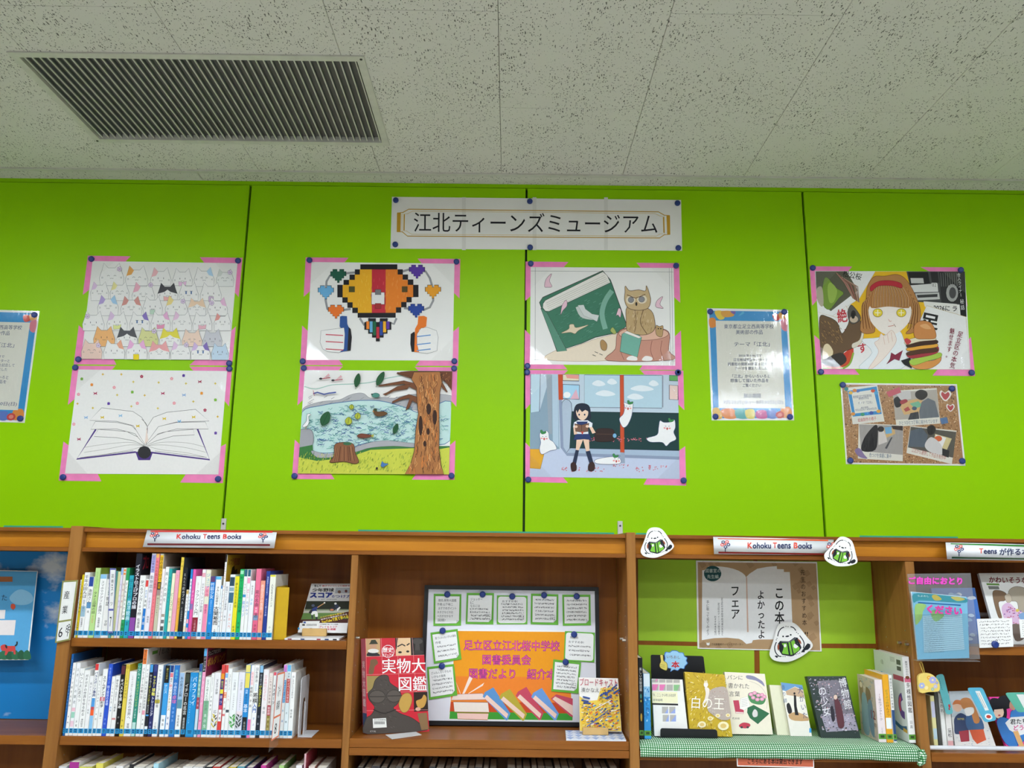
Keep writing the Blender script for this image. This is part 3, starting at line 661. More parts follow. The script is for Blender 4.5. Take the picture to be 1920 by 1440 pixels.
for x0, y0, x1, y1 in ((498, 82, 720, 112), (482, 373, 710, 402), (465, 112, 495, 143), (433, 143, 465, 175), (397, 175, 430, 205), (360, 205, 392, 280), (390, 280, 422, 312), (420, 310, 452, 343), (450, 342, 483, 374), (722, 112, 753, 143), (752, 143, 784, 174), (783, 173, 816, 205), (815, 205, 847, 278), (775, 278, 806, 310), (743, 308, 775, 340), (712, 340, 743, 372)): A.rect(x0, y0, x1, y1, K)
A.rect(430, 215, 464, 248, '#4a4a20', K, 2); A.rect(748, 215, 780, 248, '#5a4a20', K, 2); A.rect(565, 250, 643, 322, '#f0eeea', K, 2.5); A.rect(587, 233, 622, 264, '#77777a', K, 2); A.rect(587, 316, 622, 347, '#a83230', K, 2)
HEART = ['.XX.XX.', 'XXXXXXX', 'XXXXXXX', '.XXXXX.', '..XXX..', '...X...']
def pheart(cx, cy, w, col):
    s = w/7
    for r_, line in enumerate(HEART):
        a = line.index('X'); b_ = line.rindex('X')+1
        if r_ == 0:
            for a, b_ in ((1, 3), (4, 6)): A.rect(cx-w/2+a*s, cy-3*s, cx-w/2+b_*s, cy-2*s, col)
        else: A.rect(cx-w/2+a*s, cy+(r_-3)*s-.3, cx-w/2+b_*s, cy+(r_-2)*s, col)
for x, y, c_ in ((366, 152, '#1c5a44'), (291, 250, '#6cb0dc'), (352, 366, '#ee7828'), (838, 126, '#5c38a0'), (934, 246, '#eea228'), (833, 360, '#28489c')): pheart(x, y, 96, K); pheart(x, y, 90, c_)
pheart(603, 475, 162, K)
for i, c_ in enumerate(('#ee8428', '#68b0d8', '#1c6a44', '#c42c40', '#2c489c', '#eeb028', '#5c38a0')):
    x = 533+i*20; yt = 424 if i not in (3,) else 458; yb = (470, 490, 508, 526, 508, 490, 470)[i]; A.rect(x, yt, x+20, yb, c_)
    A.line([(x, yt), (x, yb)], 3, K)
A.poly([(420, 450), (440, 470), (447, 520), (440, 600), (400, 605)], K); A.poly([(376, 395), (388, 391), (418, 393), (420, 440), (428, 460), (420, 600), (365, 612), (390, 580), (386, 470), (374, 455)], '#2c5496')
A.poly([(262, 480), (300, 475), (400, 462), (405, 500), (400, 590), (370, 612), (300, 605), (272, 590), (256, 550)], '#f2f0ec', '#555555', 1.5)
for y in (503, 545, 590): A.line([(290, y), (395, y+6)], 6, '#cc5060')
A.poly([(822, 485), (800, 500), (798, 560), (806, 607), (850, 605)], K); A.poly([(846, 393), (880, 391), (898, 400), (893, 455), (850, 475), (842, 530), (850, 610), (822, 608), (826, 470), (842, 440)], '#ee7c28')
A.poly([(862, 465), (900, 460), (955, 480), (965, 520), (958, 600), (900, 618), (850, 610), (838, 560), (838, 500)], '#f2f0ec', '#555555', 1.5)
for y in (508, 556, 592): A.line([(836, y+8), (920, y-2)], 6, '#5a90cc')
A.build('drawn_picture', PRINT, base(t))

# ---------------------------------------------------------------- drawing: pond and tree
q = Z4([(165, 716), (1050, 722), (1030, 1343), (122, 1337)])
t = pinned('marker drawing of a pond with a big brown tree in pink mounts', q, Z4([(138, 692), (1080, 700), (1063, 1375), (87, 1370)]), [(569.5, 690), (851.5, 690.6), (846.5, 892), (552, 892.5)], 'pond and tree drawing')
A = Art(clipped(zm(520, 470, 3.2, WP), [(165, 716), (1050, 722), (1030, 1343), (122, 1337)])); rr = random.Random(5)
A.curve([(163, 815), (230, 830), (330, 805), (450, 800), (560, 790), (660, 765), (780, 745)], 5, '#9cc4b4')
A.blob([(150, 960), (180, 930), (270, 905), (370, 895), (430, 868), (480, 855), (520, 858), (560, 885), (640, 880), (700, 885), (760, 870), (860, 860), (1046, 870), (1046, 930), (850, 960), (600, 910), (420, 905), (200, 965)], '#b4b4b6', '#77777a', 2)
for k in range(40):
    x = rr.uniform(180, 860); y = rr.uniform(880, 930); A.line([(x, y), (x+20, y-12)], 2.5, '#8c8c90')
A.blob([(148, 968), (260, 930), (400, 908), (520, 898), (640, 905), (780, 945), (860, 968), (1042, 905), (1036, 1140), (860, 1160), (700, 1150), (560, 1150), (480, 1170), (400, 1200), (300, 1215), (215, 1200), (140, 1120)], '#c4e2dc', '#3c6a9c', 4)
for k in range(560):
    x, y = rr.uniform(165, 1010), rr.uniform(930, 1190)
    if y < 905+abs(x-560)*.16 or y > 1180-max(0, (x-380))*.05: continue
    pts = [(x+i*9+rr.uniform(-5, 5), y+rr.uniform(-9, 9)) for i in range(4)]; A.line(pts, 2.8, rr.choice(['#5a9c98', '#78b8b0', '#4a78a8', '#3c60a0', '#8cc8c0', '#4a8c90']))
A.blob([(135, 1090), (150, 1072), (200, 1075), (216, 1110), (212, 1160), (180, 1190), (130, 1180)], '#a4a4a8', '#555558', 2.5)
A.poly([(130, 1180), (212, 1165), (215, 1215), (330, 1235), (480, 1200), (560, 1178), (700, 1172), (1035, 1172), (1032, 1262), (128, 1262)], '#3c7a3c')
A.blob([(205, 1200), (300, 1222), (400, 1205), (480, 1175), (560, 1150), (660, 1140), (760, 1150), (830, 1160), (830, 1180), (700, 1172), (560, 1182), (480, 1205), (340, 1238), (240, 1240)], '#acacb0', '#77777a', 2)
A.poly([(126, 1240), (240, 1262), (340, 1250), (470, 1225), (560, 1195), (830, 1185), (980, 1190), (1034, 1180), (1030, 1343), (122, 1337)], '#ccd24a')
for k in range(420):
    x, y = rr.uniform(130, 1020), rr.uniform(1205, 1322)
    A.line([(x, y), (x-rr.uniform(2, 8), y+rr.uniform(8, 18))], 2.6, rr.choice(['#7aa038', '#e4e25c', '#9cb43c', '#4c8038', '#d8d850']))
A.blob([(345, 1165), (395, 1150), (455, 1160), (466, 1210), (488, 1265), (460, 1278), (400, 1265), (315, 1270), (340, 1230)], '#8c5a3a', '#4a2c1c', 3)
for k in range(24):
    x = rr.uniform(352, 452); A.line([(x, 1175), (x+(x-405)*.35, 1262)], 2.4, rr.choice(['#5a3420', '#a8744c']))
A.ell(420, 1158, 26, 10, '#3c6a48')
tree = [(820, 728), (975, 726), (988, 790), (975, 850), (970, 960), (972, 1080), (970, 1180), (982, 1290), (1000, 1342), (765, 1342), (800, 1280), (822, 1200), (830, 1080), (846, 980), (838, 900), (835, 820), (805, 770)]
for br in ([(830, 740), (720, 730), (715, 737), (830, 775)], [(840, 800), (760, 780), (605, 808), (612, 814), (760, 800), (840, 840)], [(800, 800), (720, 815), (660, 850), (632, 862), (650, 868), (700, 842), (780, 830)], [(845, 880), (790, 862), (740, 880), (690, 905), (688, 916), (740, 895), (795, 885), (775, 940), (770, 958), (790, 945), (810, 900), (845, 920)], [(970, 800), (1015, 850), (1022, 848), (990, 790)]): A.poly(br, '#7a4a2c', '#3c2214', 2)
A.poly([(800, 722), (1050, 724), (1046, 840), (1020, 800), (985, 770), (830, 790), (790, 752), (720, 736), (740, 728)], '#6e4024', '#3c2214', 2)
for k in range(60):
    x, y = rr.uniform(810, 1040), rr.uniform(726, 775); A.line([(x, y), (x+rr.uniform(-14, 14), y+rr.uniform(8, 20))], 3, rr.choice(['#3c2214', '#96603a', '#5a341c', '#b8804c']))
A.poly(tree, '#b07440', '#3c2214', 3)
for k in range(210):
    y = rr.uniform(735, 1310); f_ = (y-735)/600; xa = 838+(12 if y < 1150 else -(y-1150)*.35); xb = 968+(0 if y < 1150 else (y-1150)*.14); x = rr.uniform(xa, xb-6)
    A.line([(x, y), (x+rr.uniform(-7, 7), y+rr.uniform(12, 26)), (x+rr.uniform(-8, 8), y+rr.uniform(30, 44))], 3, rr.choice(['#4c2c18', '#6a3f22', '#d89a58', '#e0863c', '#8a5530', '#e8b070']))
for x, y, rx, ry in ((908, 950, 14, 34), (945, 1000, 13, 45), (905, 1085, 10, 20), (885, 1158, 9, 18), (860, 1050, 12, 60)): A.ell(x, y, rx, ry, '#3a2012')
def leaf(x, y, l, w, rot, c='#235a34'):
    c_, s_ = math.cos(math.radians(rot)), math.sin(math.radians(rot))
    f_ = lambda a, b_: (x+a*c_-b_*s_, y+a*s_+b_*c_)
    A.blob([f_(-l, 0), f_(-l*.3, -w), f_(l*.5, -w*.8), f_(l, 0), f_(l*.5, w*.8), f_(-l*.3, w)], c, '#16361e', 2); A.line([f_(-l*1.25, 0), f_(l, 0)], 2, '#16361e')
leaf(480, 778, 42, 17, -78); leaf(618, 768, 46, 18, -62); leaf(288, 1008, 46, 27, -65); leaf(710, 1068, 32, 14, -70)
for x, y, r_ in ((445, 938, 13), (482, 992, 17), (427, 1022, 20)): leaf(x, y, r_*1.2, r_, -80, '#b4bc38')
A.blob([(575, 962), (582, 948), (595, 950), (600, 966), (640, 965), (660, 978), (630, 992), (590, 990)], '#6a4a28', '#2c1c10', 2); A.ell(590, 955, 9, 8, '#2c4a2c'); A.poly([(578, 960), (568, 964), (578, 967)], '#e0a020')
A.blob([(478, 1112), (500, 1098), (540, 1102), (575, 1110), (540, 1122), (500, 1124)], '#7a4230', '#3a2014', 2); A.poly([(560, 1110), (578, 1100), (576, 1122)], '#a8a840')
A.blob([(150, 1055), (175, 1020), (178, 985), (190, 978), (202, 985), (188, 995), (190, 1030), (175, 1055)], '#f4f4f2', '#555555', 2); A.line([(172, 1052), (170, 1072)], 3, '#b08040')
for x, y in ((268, 768), (342, 778)):
    A.line([(x, y), (x+50, y-6)], 5, '#b04454'); A.poly([(x+10, y-3), (x+40, y-30), (x+46, y-20)], '#e8b4ba', '#b04454', 1.5); A.ell(x-8, y, 10, 6, '#2c2c30')
A.line([(215, 858), (240, 850), (280, 862), (310, 855), (352, 850)], 8, '#4a5a9c'); A.line([(215, 838), (222, 870)], 3, '#b04454')
A.ell(590, 868, 24, 14, '#4c8a7c', '#1c3a30', 2); A.ell(568, 862, 6, 5, '#2c4a40')
A.poly([(620, 1292), (628, 1262), (640, 1275), (668, 1280), (650, 1290), (635, 1300)], '#4878b4', '#284878', 1.5); A.ell(597, 1306, 6, 8, '#2c2420')
A.build('drawn_picture', PRINT, base(t))

# ---------------------------------------------------------------- drawing: owl and green book
q = Z5([(112, 98), (970, 104), (980, 690), (108, 682)])
t = pinned('pencil drawing of an owl beside a large green book in pink mounts', q, Z5([(82, 65), (1003, 75), (1020, 716), (75, 710)]), [(995.2, 494), (1267.8, 497.8), (1271.2, 698.2), (989, 686)], 'owl and green book drawing')
A = Art(clipped(zm(960, 470, 3.2, WP), [(112, 98), (970, 104), (980, 690), (108, 682)])); ink = '#3a3430'
for o_ in (0, 26): A.line([(113+o_, 122-o_*0, ), (968-o_*.3, 128)], 1.8, '#777777') if o_ == 0 else A.line([(140, 100), (138, 676)], 1.8, '#777777')
A.line([(944, 104), (953, 686)], 1.8, '#777777'); A.line([(958, 104), (966, 688)], 1.8, '#777777'); A.line([(112, 655), (978, 662)], 1.8, '#777777')
A.blob([(205, 655), (260, 600), (330, 590), (420, 560), (500, 530), (560, 515), (640, 500), (650, 560), (610, 610), (570, 660)], '#ecdcc4', '#a8835c', 2)
A.poly([(165, 310), (185, 280), (545, 120), (590, 175), (600, 200), (690, 450), (640, 490), (500, 520), (420, 555), (270, 605)], '#3f7a60', ink, 4)
A.poly([(186, 318), (200, 298), (545, 126), (572, 150), (590, 192), (222, 364), (200, 362), (184, 342)], '#efebe2', ink, 2.5)
for k in range(5): A.line([(205+k*3, 315+k*11), (556+k*6, 148+k*10)], 1.6, '#a8a498')
A.poly([(172, 345), (210, 372), (330, 600), (272, 606)], '#5a8f78', ink, 2)
for k in range(130):
    x, y = random.uniform(250, 640), random.uniform(240, 560)
    if y > 560-(x-280)*.2 or y < 400-(x-215)*.5 or x > 560+(y-170)*.33: continue
    A.line([(x, y), (x+16, y-8)], 2.4, random.choice(['#55907a', '#2f6650', '#6aa08a', '#4a8870']))
A.curve([(600, 240), (560, 300), (540, 380), (560, 470)], 30, '#7fb09c'); A.curve([(395, 335), (420, 385), (470, 400), (515, 400)], 28, '#c8cfc8')
A.poly([(395, 328), (430, 325), (440, 350), (480, 380), (522, 388), (510, 425), (480, 410), (430, 390)], '#d4d8d4', '#888888', 1.5)
A.blob([(295, 495), (340, 470), (345, 445), (370, 442), (385, 462), (460, 445), (400, 478), (378, 498), (350, 490)], '#e4d2b4', '#7a6040', 2)
for pts in ([(195, 215), (205, 170), (238, 138), (225, 180), (240, 215), (215, 220)], [(292, 385), (300, 330), (325, 296), (330, 330), (305, 360)], [(905, 275), (870, 300), (862, 335), (890, 345), (908, 345), (888, 320)], [(625, 390), (640, 345), (655, 360), (650, 400), (635, 385)]): A.blob(pts, '#eec8d4', '#5a3a48', 2)
A.blob([(575, 660), (620, 590), (632, 500), (680, 465), (800, 460), (900, 468), (945, 500), (940, 600), (965, 655)], '#c8907c', '#6a3a30', 3)
A.ell(790, 498, 150, 40, '#e0b49c', '#6a3a30', 2.5, n=24)
for x in (660, 730, 840, 900): A.curve([(x, 540), (x-8, 600), (x+12, 655)], 3, '#8a5244')
A.blob([(690, 655), (700, 635), (740, 630), (750, 658)], '#f4f0ea'); A.blob([(780, 658), (800, 632), (840, 640), (835, 660)], '#f4f0ea')
A.blob([(690, 340), (685, 420), (690, 480), (730, 500), (800, 505), (850, 480), (858, 430), (835, 360), (760, 330)], '#bfa274', '#54402a', 3)
for k in range(40):
    x, y = random.uniform(695, 840), random.uniform(360, 480); A.line([(x, y), (x-4, y+18)], 2.6, random.choice(['#8a6c44', '#dcc8a0', '#a88a5c']))
A.curve([(790, 350), (770, 430), (810, 500)], 4, '#6a5034'); A.curve([(735, 350), (745, 420), (735, 490)], 3, '#6a5034')
A.blob([(676, 300), (678, 250), (680, 212), (705, 240), (760, 235), (800, 242), (806, 210), (822, 250), (832, 300), (815, 345), (760, 358), (700, 345)], '#c9ae82', '#54402a', 3)
A.ell(712, 296, 28, 26, '#e0d4bc'); A.ell(780, 292, 30, 26, '#e0d4bc'); A.ell(714, 295, 17, 17, '#8c8c90', '#444444', 2); A.ell(778, 292, 18, 17, '#8c8c90', '#444444', 2); A.ell(746, 320, 6, 12, '#2c2420')
A.line([(690, 265), (742, 285), (800, 262)], 5, '#7a5c38')
A.blob([(865, 500), (862, 470), (866, 448), (885, 455), (905, 450), (906, 480), (900, 515), (880, 515)], '#b89868', '#54402a', 2.5); A.ell(878, 468, 4, 4, '#222222'); A.ell(893, 468, 4, 4, '#222222')
A.blob([(535, 585), (530, 550), (540, 535), (555, 542), (570, 565), (565, 595), (548, 598)], '#b08a58', '#54402a', 2)
A.poly([(680, 490), (660, 500), (648, 605), (752, 638), (778, 520), (760, 505)], '#74b09c', '#2c5a4a', 2.5); A.poly([(670, 492), (690, 482), (778, 518), (760, 526)], '#f0ece4', '#555555', 1.5)
A.blob([(590, 480), (605, 460), (625, 490), (612, 500)], '#a8b464', '#54602a', 2)
for x, y in ((493, 628), (506, 610), (534, 622)): A.line([(x-10, y-4), (x, y), (x+10, y+4)], 3, '#444444')
A.build('drawn_picture', PRINT, base(t))

# ---------------------------------------------------------------- drawing: girl reading on the train
q = Z5([(110, 740), (996, 745), (1006, 1370), (107, 1357)])
t = pinned('painting of a girl reading on a train seat with white cats in pink mounts', q, Z5([(80, 716), (1028, 720), (1045, 1410), (80, 1388)]), [(988.5, 698), (1271.8, 698.2), (1282, 900.8), (990.5, 899.2)], 'girl on the train painting')
A = Art(clipped(zm(960, 470, 3.2, WP), [(110, 740), (996, 745), (1006, 1370), (107, 1357)])); ink = '#2a3050'
A.poly([(110, 740), (996, 745), (1006, 1370), (107, 1357)], '#c2d2de')
A.poly([(108, 1215), (300, 1190), (1004, 1210), (1006, 1370), (107, 1357)], '#c4cfe4'); A.poly([(108, 1190), (200, 1190), (170, 1310), (107, 1305)], '#e4a828', '#6a4a20', 2)
A.poly([(108, 970), (165, 965), (230, 745), (275, 745), (285, 1190), (108, 1190)], '#8ba4b4'); A.poly([(112, 742), (170, 742), (165, 965), (110, 972)], '#bcd6e2', ink, 3)
A.poly([(205, 742), (238, 742), (240, 1100), (220, 1100)], '#9aa6b0'); A.poly([(240, 742), (275, 742), (280, 1180), (245, 1150)], '#b4cad8')
A.poly([(434, 745), (900, 748), (900, 945), (434, 940)], '#b8d4e0', ink, 3)
for x, y, w_ in ((520, 800, 40), (560, 860, 60), (780, 830, 70), (740, 880, 50), (600, 790, 30), (850, 800, 30)): A.blob([(x-w_, y), (x-w_*.3, y-22), (x+w_*.5, y-16), (x+w_, y+4), (x, y+14)], '#e6eef2')
for x in (905, 1000): A.line([(x, 748), (x, 940)], 3, ink)
A.poly([(305, 742), (402, 745), (402, 782), (305, 780)], '#e8dcc0', ink, 4); A.poly([(320, 742), (400, 745), (400, 770), (330, 765)], '#e89c90'); A.poly([(305, 802), (404, 806), (404, 892), (305, 888)], '#a8d4ea', ink, 4); A.poly([(350, 890), (385, 830), (402, 890)], '#e0b0c0'); A.ell(330, 865, 22, 18, '#f4f4f4')
A.poly([(944, 748), (992, 750), (994, 782), (944, 780)], '#58b050', ink, 4); A.poly([(944, 806), (996, 810), (996, 895), (944, 892)], '#ecd0c4', ink, 4)
A.poly([(276, 742), (304, 742), (306, 895), (280, 895)], '#c84c24')
A.blob([(300, 910), (345, 900), (360, 960), (350, 1180), (310, 1200), (300, 1100)], '#b0c0d0', ink, 3, n=2)
A.poly([(358, 965), (1000, 975), (1004, 1200), (345, 1185)], '#143a3a', '#0c2430', 3); A.poly([(352, 1185), (1004, 1200), (1004, 1238), (330, 1222)], '#a8bcd0', ink, 2)
A.line([(290, 895), (300, 1180), (330, 1222), (1004, 1245)], 18, '#8c9ab4')
A.poly([(648, 745), (670, 745), (674, 1212), (650, 1210)], '#cc5028', '#7a2c14', 2); A.poly([(650, 1212), (676, 1212), (678, 1275), (650, 1275)], '#9aa8bc')
for k in range(150):
    if k < 60: x, y = random.uniform(460, 830), random.gauss(1130, 6)
    else: x, y = random.choice([(350, 1310), (500, 1310), (640, 1285), (870, 1300), (780, 1310)]); x += random.uniform(-55, 55); y += random.uniform(-14, 14)
    A.rect(x, y, x+6, y+5, random.choice(['#d87080', '#e08c98', '#c85c68']))
A.blob([(500, 1090), (520, 1068), (600, 1070), (615, 1100), (608, 1140), (510, 1145), (496, 1120)], '#32201c', '#1c1010', 2); A.line([(505, 1100), (612, 1102)], 3, '#5a4030'); A.ell(616, 1110, 12, 14, '#7cb4d8', '#2a3050', 2)
def wcat(pts, fx, fy, lx, ly):
    A.blob(pts, '#f2f2f0', '#5a6488', 2.5); A.ell(fx-14, fy+4, 7, 5, '#eca09c', n=8); A.ell(fx+16, fy+6, 7, 5, '#eca09c', n=8); A.line([(fx-12, fy-8), (fx-4, fy-6)], 2.4, ink); A.line([(fx+8, fy-6), (fx+16, fy-8)], 2.4, ink); A.ell(fx+1, fy+8, 5, 8, '#c84840', n=8)
    A.blob([(lx, ly), (lx-8, ly-20), (lx+2, ly-24), (lx+8, ly-14), (lx+26, ly-16), (lx+22, ly-4)], '#3c8a4c', '#1c4a2c', 1.5)
wcat([(165, 1110), (172, 1090), (190, 1095), (205, 1080), (220, 1095), (225, 1130), (250, 1150), (268, 1190), (230, 1200), (180, 1222), (165, 1190), (172, 1150)], 192, 1122, 178, 1100)
wcat([(676, 940), (672, 910), (700, 920), (725, 918), (724, 950), (715, 1000), (690, 1050), (664, 1058), (644, 1010), (668, 980)], 695, 940, 700, 922)
wcat([(880, 1060), (888, 1020), (910, 1030), (950, 1028), (975, 1015), (980, 1060), (970, 1090), (985, 1130), (950, 1150), (925, 1172), (900, 1150), (830, 1148), (810, 1125), (870, 1105)], 930, 1060, 945, 1028)
wcat([(500, 1255), (560, 1240), (620, 1236), (650, 1250), (645, 1278), (560, 1282), (502, 1275)], 625, 1256, 612, 1242)
# the reading girl
A.poly([(388, 1125), (430, 1125), (400, 1200), (382, 1205)], '#f0ccb0'); A.poly([(425, 1125), (462, 1128), (465, 1200), (445, 1205)], '#f0ccb0')
A.poly([(382, 1195), (402, 1198), (385, 1280), (362, 1275)], '#22304a'); A.poly([(442, 1205), (468, 1200), (490, 1275), (466, 1282)], '#22304a')
A.blob([(352, 1280), (372, 1268), (388, 1290), (384, 1320), (358, 1322)], '#38201c', n=3); A.blob([(460, 1280), (485, 1266), (498, 1290), (490, 1320), (458, 1320)], '#38201c', n=3)
A.poly([(385, 1090), (460, 1090), (478, 1135), (430, 1130), (368, 1136)], '#24386a', '#141c3a', 2)
A.poly([(372, 1030), (400, 1015), (450, 1015), (484, 1035), (480, 1062), (458, 1060), (458, 1100), (388, 1100), (388, 1062), (366, 1060)], '#eef0f4', '#5a6488', 2); A.poly([(385, 1025), (455, 1025), (440, 1062), (402, 1062)], '#24386a')
A.poly([(368, 1058), (386, 1062), (392, 1100), (372, 1104)], '#f0ccb0'); A.poly([(464, 1060), (482, 1058), (502, 1092), (482, 1098)], '#f0ccb0')
A.blob([(370, 965), (385, 925), (425, 915), (462, 930), (472, 975), (465, 1015), (375, 1012)], '#1c2436')
A.blob([(385, 960), (420, 945), (455, 960), (452, 995), (425, 1018), (395, 1000)], '#f2d2b8')
A.poly([(382, 940), (400, 930), (456, 935), (458, 965), (440, 955), (420, 968), (405, 950), (392, 975)], '#1c2436')
for x in (403, 436): A.ell(x, 984, 5, 6, '#28324c', n=8)
A.poly([(375, 1038), (418, 1046), (462, 1034), (456, 1085), (418, 1090), (382, 1084)], '#7a5644', '#3a2418', 2.5); A.line([(418, 1046), (418, 1090)], 2.5, '#3a2418')
A.ell(384, 1056, 10, 8, '#f0ccb0'); A.ell(452, 1054, 10, 8, '#f0ccb0'); A.poly([(412, 1085), (432, 1085), (422, 1104)], '#c84838')
A.build('drawn_picture', PRINT, base(t))

# ---------------------------------------------------------------- drawing: collage with burger
q = Z6([(160, 127), (1102, 131), (1138, 747), (203, 743)])
t = pinned('colour collage painting of a red-headband girl with a burger in pink mounts', q, Z6([(127, 98), (1092, 105), (1167, 787), (172, 776)]), [(1524.3, 502), (1802, 505.8), (1822.3, 698.5), (1539.5, 697)], 'burger collage painting')
A = Art(clipped(zm(1480, 470, 3.348, WP), [(160, 127), (1102, 131), (1138, 747), (203, 743)]))
A.poly([(400, 130), (860, 130), (850, 560), (440, 560), (380, 400)], '#eebc20')
A.poly([(160, 130), (470, 128), (540, 128), (440, 300), (255, 420), (175, 380)], '#f0efec', '#c8c4bc', 2)
A.poly([(165, 130), (360, 130), (430, 250), (260, 380), (172, 300)], '#5a5a48'); A.blob([(215, 190), (240, 170), (290, 230), (340, 265), (310, 300), (250, 370), (205, 320)], '#7a9a38', '#3c5420', 2); A.blob([(240, 230), (260, 200), (300, 250), (280, 320), (250, 320)], '#9cba50')
A.blob([(172, 240), (205, 230), (215, 330), (200, 350), (176, 310)], '#b8ae98')
for k in range(14): A.line([(290+k*4, 135+k*3), (340+k*7, 200+k*2), (400+k*3, 300+k*2)], 4, random.choice(['#8a6a54', '#b08c78', '#a85c58', '#5c4636']))
A.text('松公桜', 335, 132, 455, 175, '#1c1c1c', bold=.01, rot=12)
A.poly([(735, 130), (1075, 131), (1090, 340), (780, 320)], '#4a4a4a'); A.poly([(745, 135), (870, 135), (885, 215), (760, 215)], '#1c1c1c'); A.poly([(760, 172), (840, 172), (845, 205), (765, 205)], '#c8c8c4'); A.poly([(755, 218), (930, 205), (935, 258), (775, 262)], '#dcdcd8'); A.poly([(885, 132), (930, 132), (940, 200), (895, 200)], '#2a2a2a')
A.rect(893, 202, 925, 228, '#e8e8e4'); A.text('02', 896, 205, 922, 226, '#1c1c1c'); A.poly([(790, 268), (940, 262), (945, 305), (800, 312)], '#c8c8c4'); A.poly([(800, 278), (930, 272), (930, 290), (805, 296)], '#3a3a3a')
A.poly([(940, 132), (1075, 132), (1090, 335), (955, 330)], '#2c2c2c'); A.ell(1022, 265, 40, 58, '#a8a8a4', '#1c1c1c', 4); A.ell(1025, 265, 22, 36, '#4a4a4a')
for k in range(8): A.line([(950+k*14, 140), (955+k*14, 225)], 2.5, '#8c8c88')
A.poly([(1050, 131), (1104, 131), (1112, 415), (1075, 410)], '#1a1a1a'); A.vtext('舎人ライナー', 1062, 140, 1078, 290, 24, '#e8e8e4'); A.vtext('秘話', 1082, 300, 1090, 375, 26, '#e8e8e4')
A.poly([(842, 318), (1052, 335), (1062, 405), (850, 350)], '#e8e6e0'); A.text('2026に ラ', 905, 345, 1052, 378, '#1a1a1a', bold=.02, rot=3)
A.poly([(862, 345), (1108, 415), (1138, 747), (760, 743), (800, 480)], '#f0efec', '#b8962c', 2); A.text('足', 820, 395, 940, 490, '#1c1c1c', bold=.03, rot=12)
A.poly([(175, 385), (300, 420), (355, 345), (430, 480), (470, 560), (540, 640), (470, 743), (203, 743)], '#f0eeea', '#c89c30', 2)
A.text('絶', 300, 365, 362, 450, '#c4323e', bold=.02, rot=-8); A.text('お', 345, 480, 410, 540, '#c4323e', bold=.02); A.text('す', 430, 582, 490, 640, '#c4323e', bold=.02, rot=-10)
for r_, c_ in ((150, '#c8402c'), (128, '#f0eeea'), (112, '#7aa838'), (92, '#f0eeea')): A.blob([(205, 742-r_*.25), (260, 742), (340, 730), (395, 690), (400, 690-r_*.6), (360, 660-r_*.2), (300, 700-r_*.2)], c_) if r_ > 140 else None
A.curve([(208, 720), (290, 735), (360, 700), (388, 630)], 15, '#c8502c'); A.curve([(208, 735), (300, 748), (375, 715), (402, 640)], 12, '#8cae3c')
A.blob([(190, 420), (240, 415), (300, 450), (330, 520), (370, 460), (385, 400), (440, 430), (465, 520), (440, 590), (380, 620), (340, 640), (330, 700), (250, 715), (205, 690), (195, 600)], '#6a5238', '#33261a', 3)
for k in range(70):
    x, y = random.uniform(200, 330), random.uniform(440, 580); A.line([(x, y), (x+8, y+10)], 3, random.choice(['#a8824c', '#4a3826', '#8c6a3e']))
A.blob([(366, 385), (385, 342), (410, 358), (445, 410), (440, 440), (400, 460), (375, 440)], '#5c5850', '#2a2620', 2.5); A.ell(402, 402, 16, 28, '#2a2622'); A.ell(405, 430, 26, 22, '#c8b49c'); A.ell(400, 408, 12, 20, '#1c1814')
A.blob([(395, 585), (440, 560), (455, 500), (450, 450), (468, 510), (450, 580), (400, 612)], '#e4dcc8', '#8a7c60', 2); A.blob([(215, 600), (245, 585), (275, 630), (260, 670), (210, 680)], '#e4d2ac', '#8a7040', 2); A.blob([(205, 690), (320, 640), (360, 690), (300, 730), (210, 715)], '#3a322c')
# the girl
A.blob([(455, 560), (560, 545), (680, 500), (720, 560), (740, 640), (700, 743), (440, 743), (520, 640)], '#eef2f2', '#a8b8b8', 2)
A.blob([(478, 330), (445, 500), (530, 515), (560, 460), (770, 460), (730, 520), (800, 500), (825, 400), (800, 300), (740, 190), (680, 150), (600, 160), (530, 165), (490, 230)], '#b88048', '#6a4020', 2.5)
A.blob([(512, 340), (500, 420), (560, 500), (625, 530), (690, 510), (750, 450), (770, 390), (740, 330), (620, 310)], '#f6ece2')
A.blob([(560, 560), (575, 520), (600, 535), (640, 500), (665, 530), (670, 570), (640, 620), (580, 690), (520, 740), (500, 735), (560, 640), (535, 580)], '#f6e8dc', '#d8a890', 2); A.line([(590, 540), (600, 590)], 2, '#d8a890'); A.line([(615, 525), (625, 580)], 2, '#d8a890'); A.line([(640, 512), (648, 570)], 2, '#d8a890')
A.blob([(510, 230), (560, 205), (620, 200), (690, 215), (745, 300), (750, 360), (620, 350), (515, 360), (500, 290)], '#b07840', n=3)
for k in range(60):
    x = 520+k*3.8; A.curve([(620+(x-630)*.75, 220), (x, 290), (x+(x-630)*.02, 352)], 2.2, ('#8a5428', '#d8a868', '#c48c50', '#70421e', '#e8c898')[k % 5], n=2)
for s_ in (-1, 1):
    for k in range(14): A.curve([(632+s_*(100+k*4), 230+k*6), (632+s_*(140+k*3), 350), (632+s_*(110+k*5), 490)], 2.4, ('#8a5428', '#d8a868', '#c48c50', '#70421e')[k % 4], n=3)
A.blob([(510, 225), (560, 192), (640, 188), (700, 205), (705, 235), (640, 220), (560, 222), (515, 255)], '#bc2c38', '#7a1820', 2)
for x in (555, 703): A.ell(x, 390, 30, 26, '#f0d83c', '#8a6a1c', 3); A.line([(x, 372), (x, 408)], 5, '#fbf6dc'); A.line([(x-18, 390), (x+18, 390)], 5, '#fbf6dc')
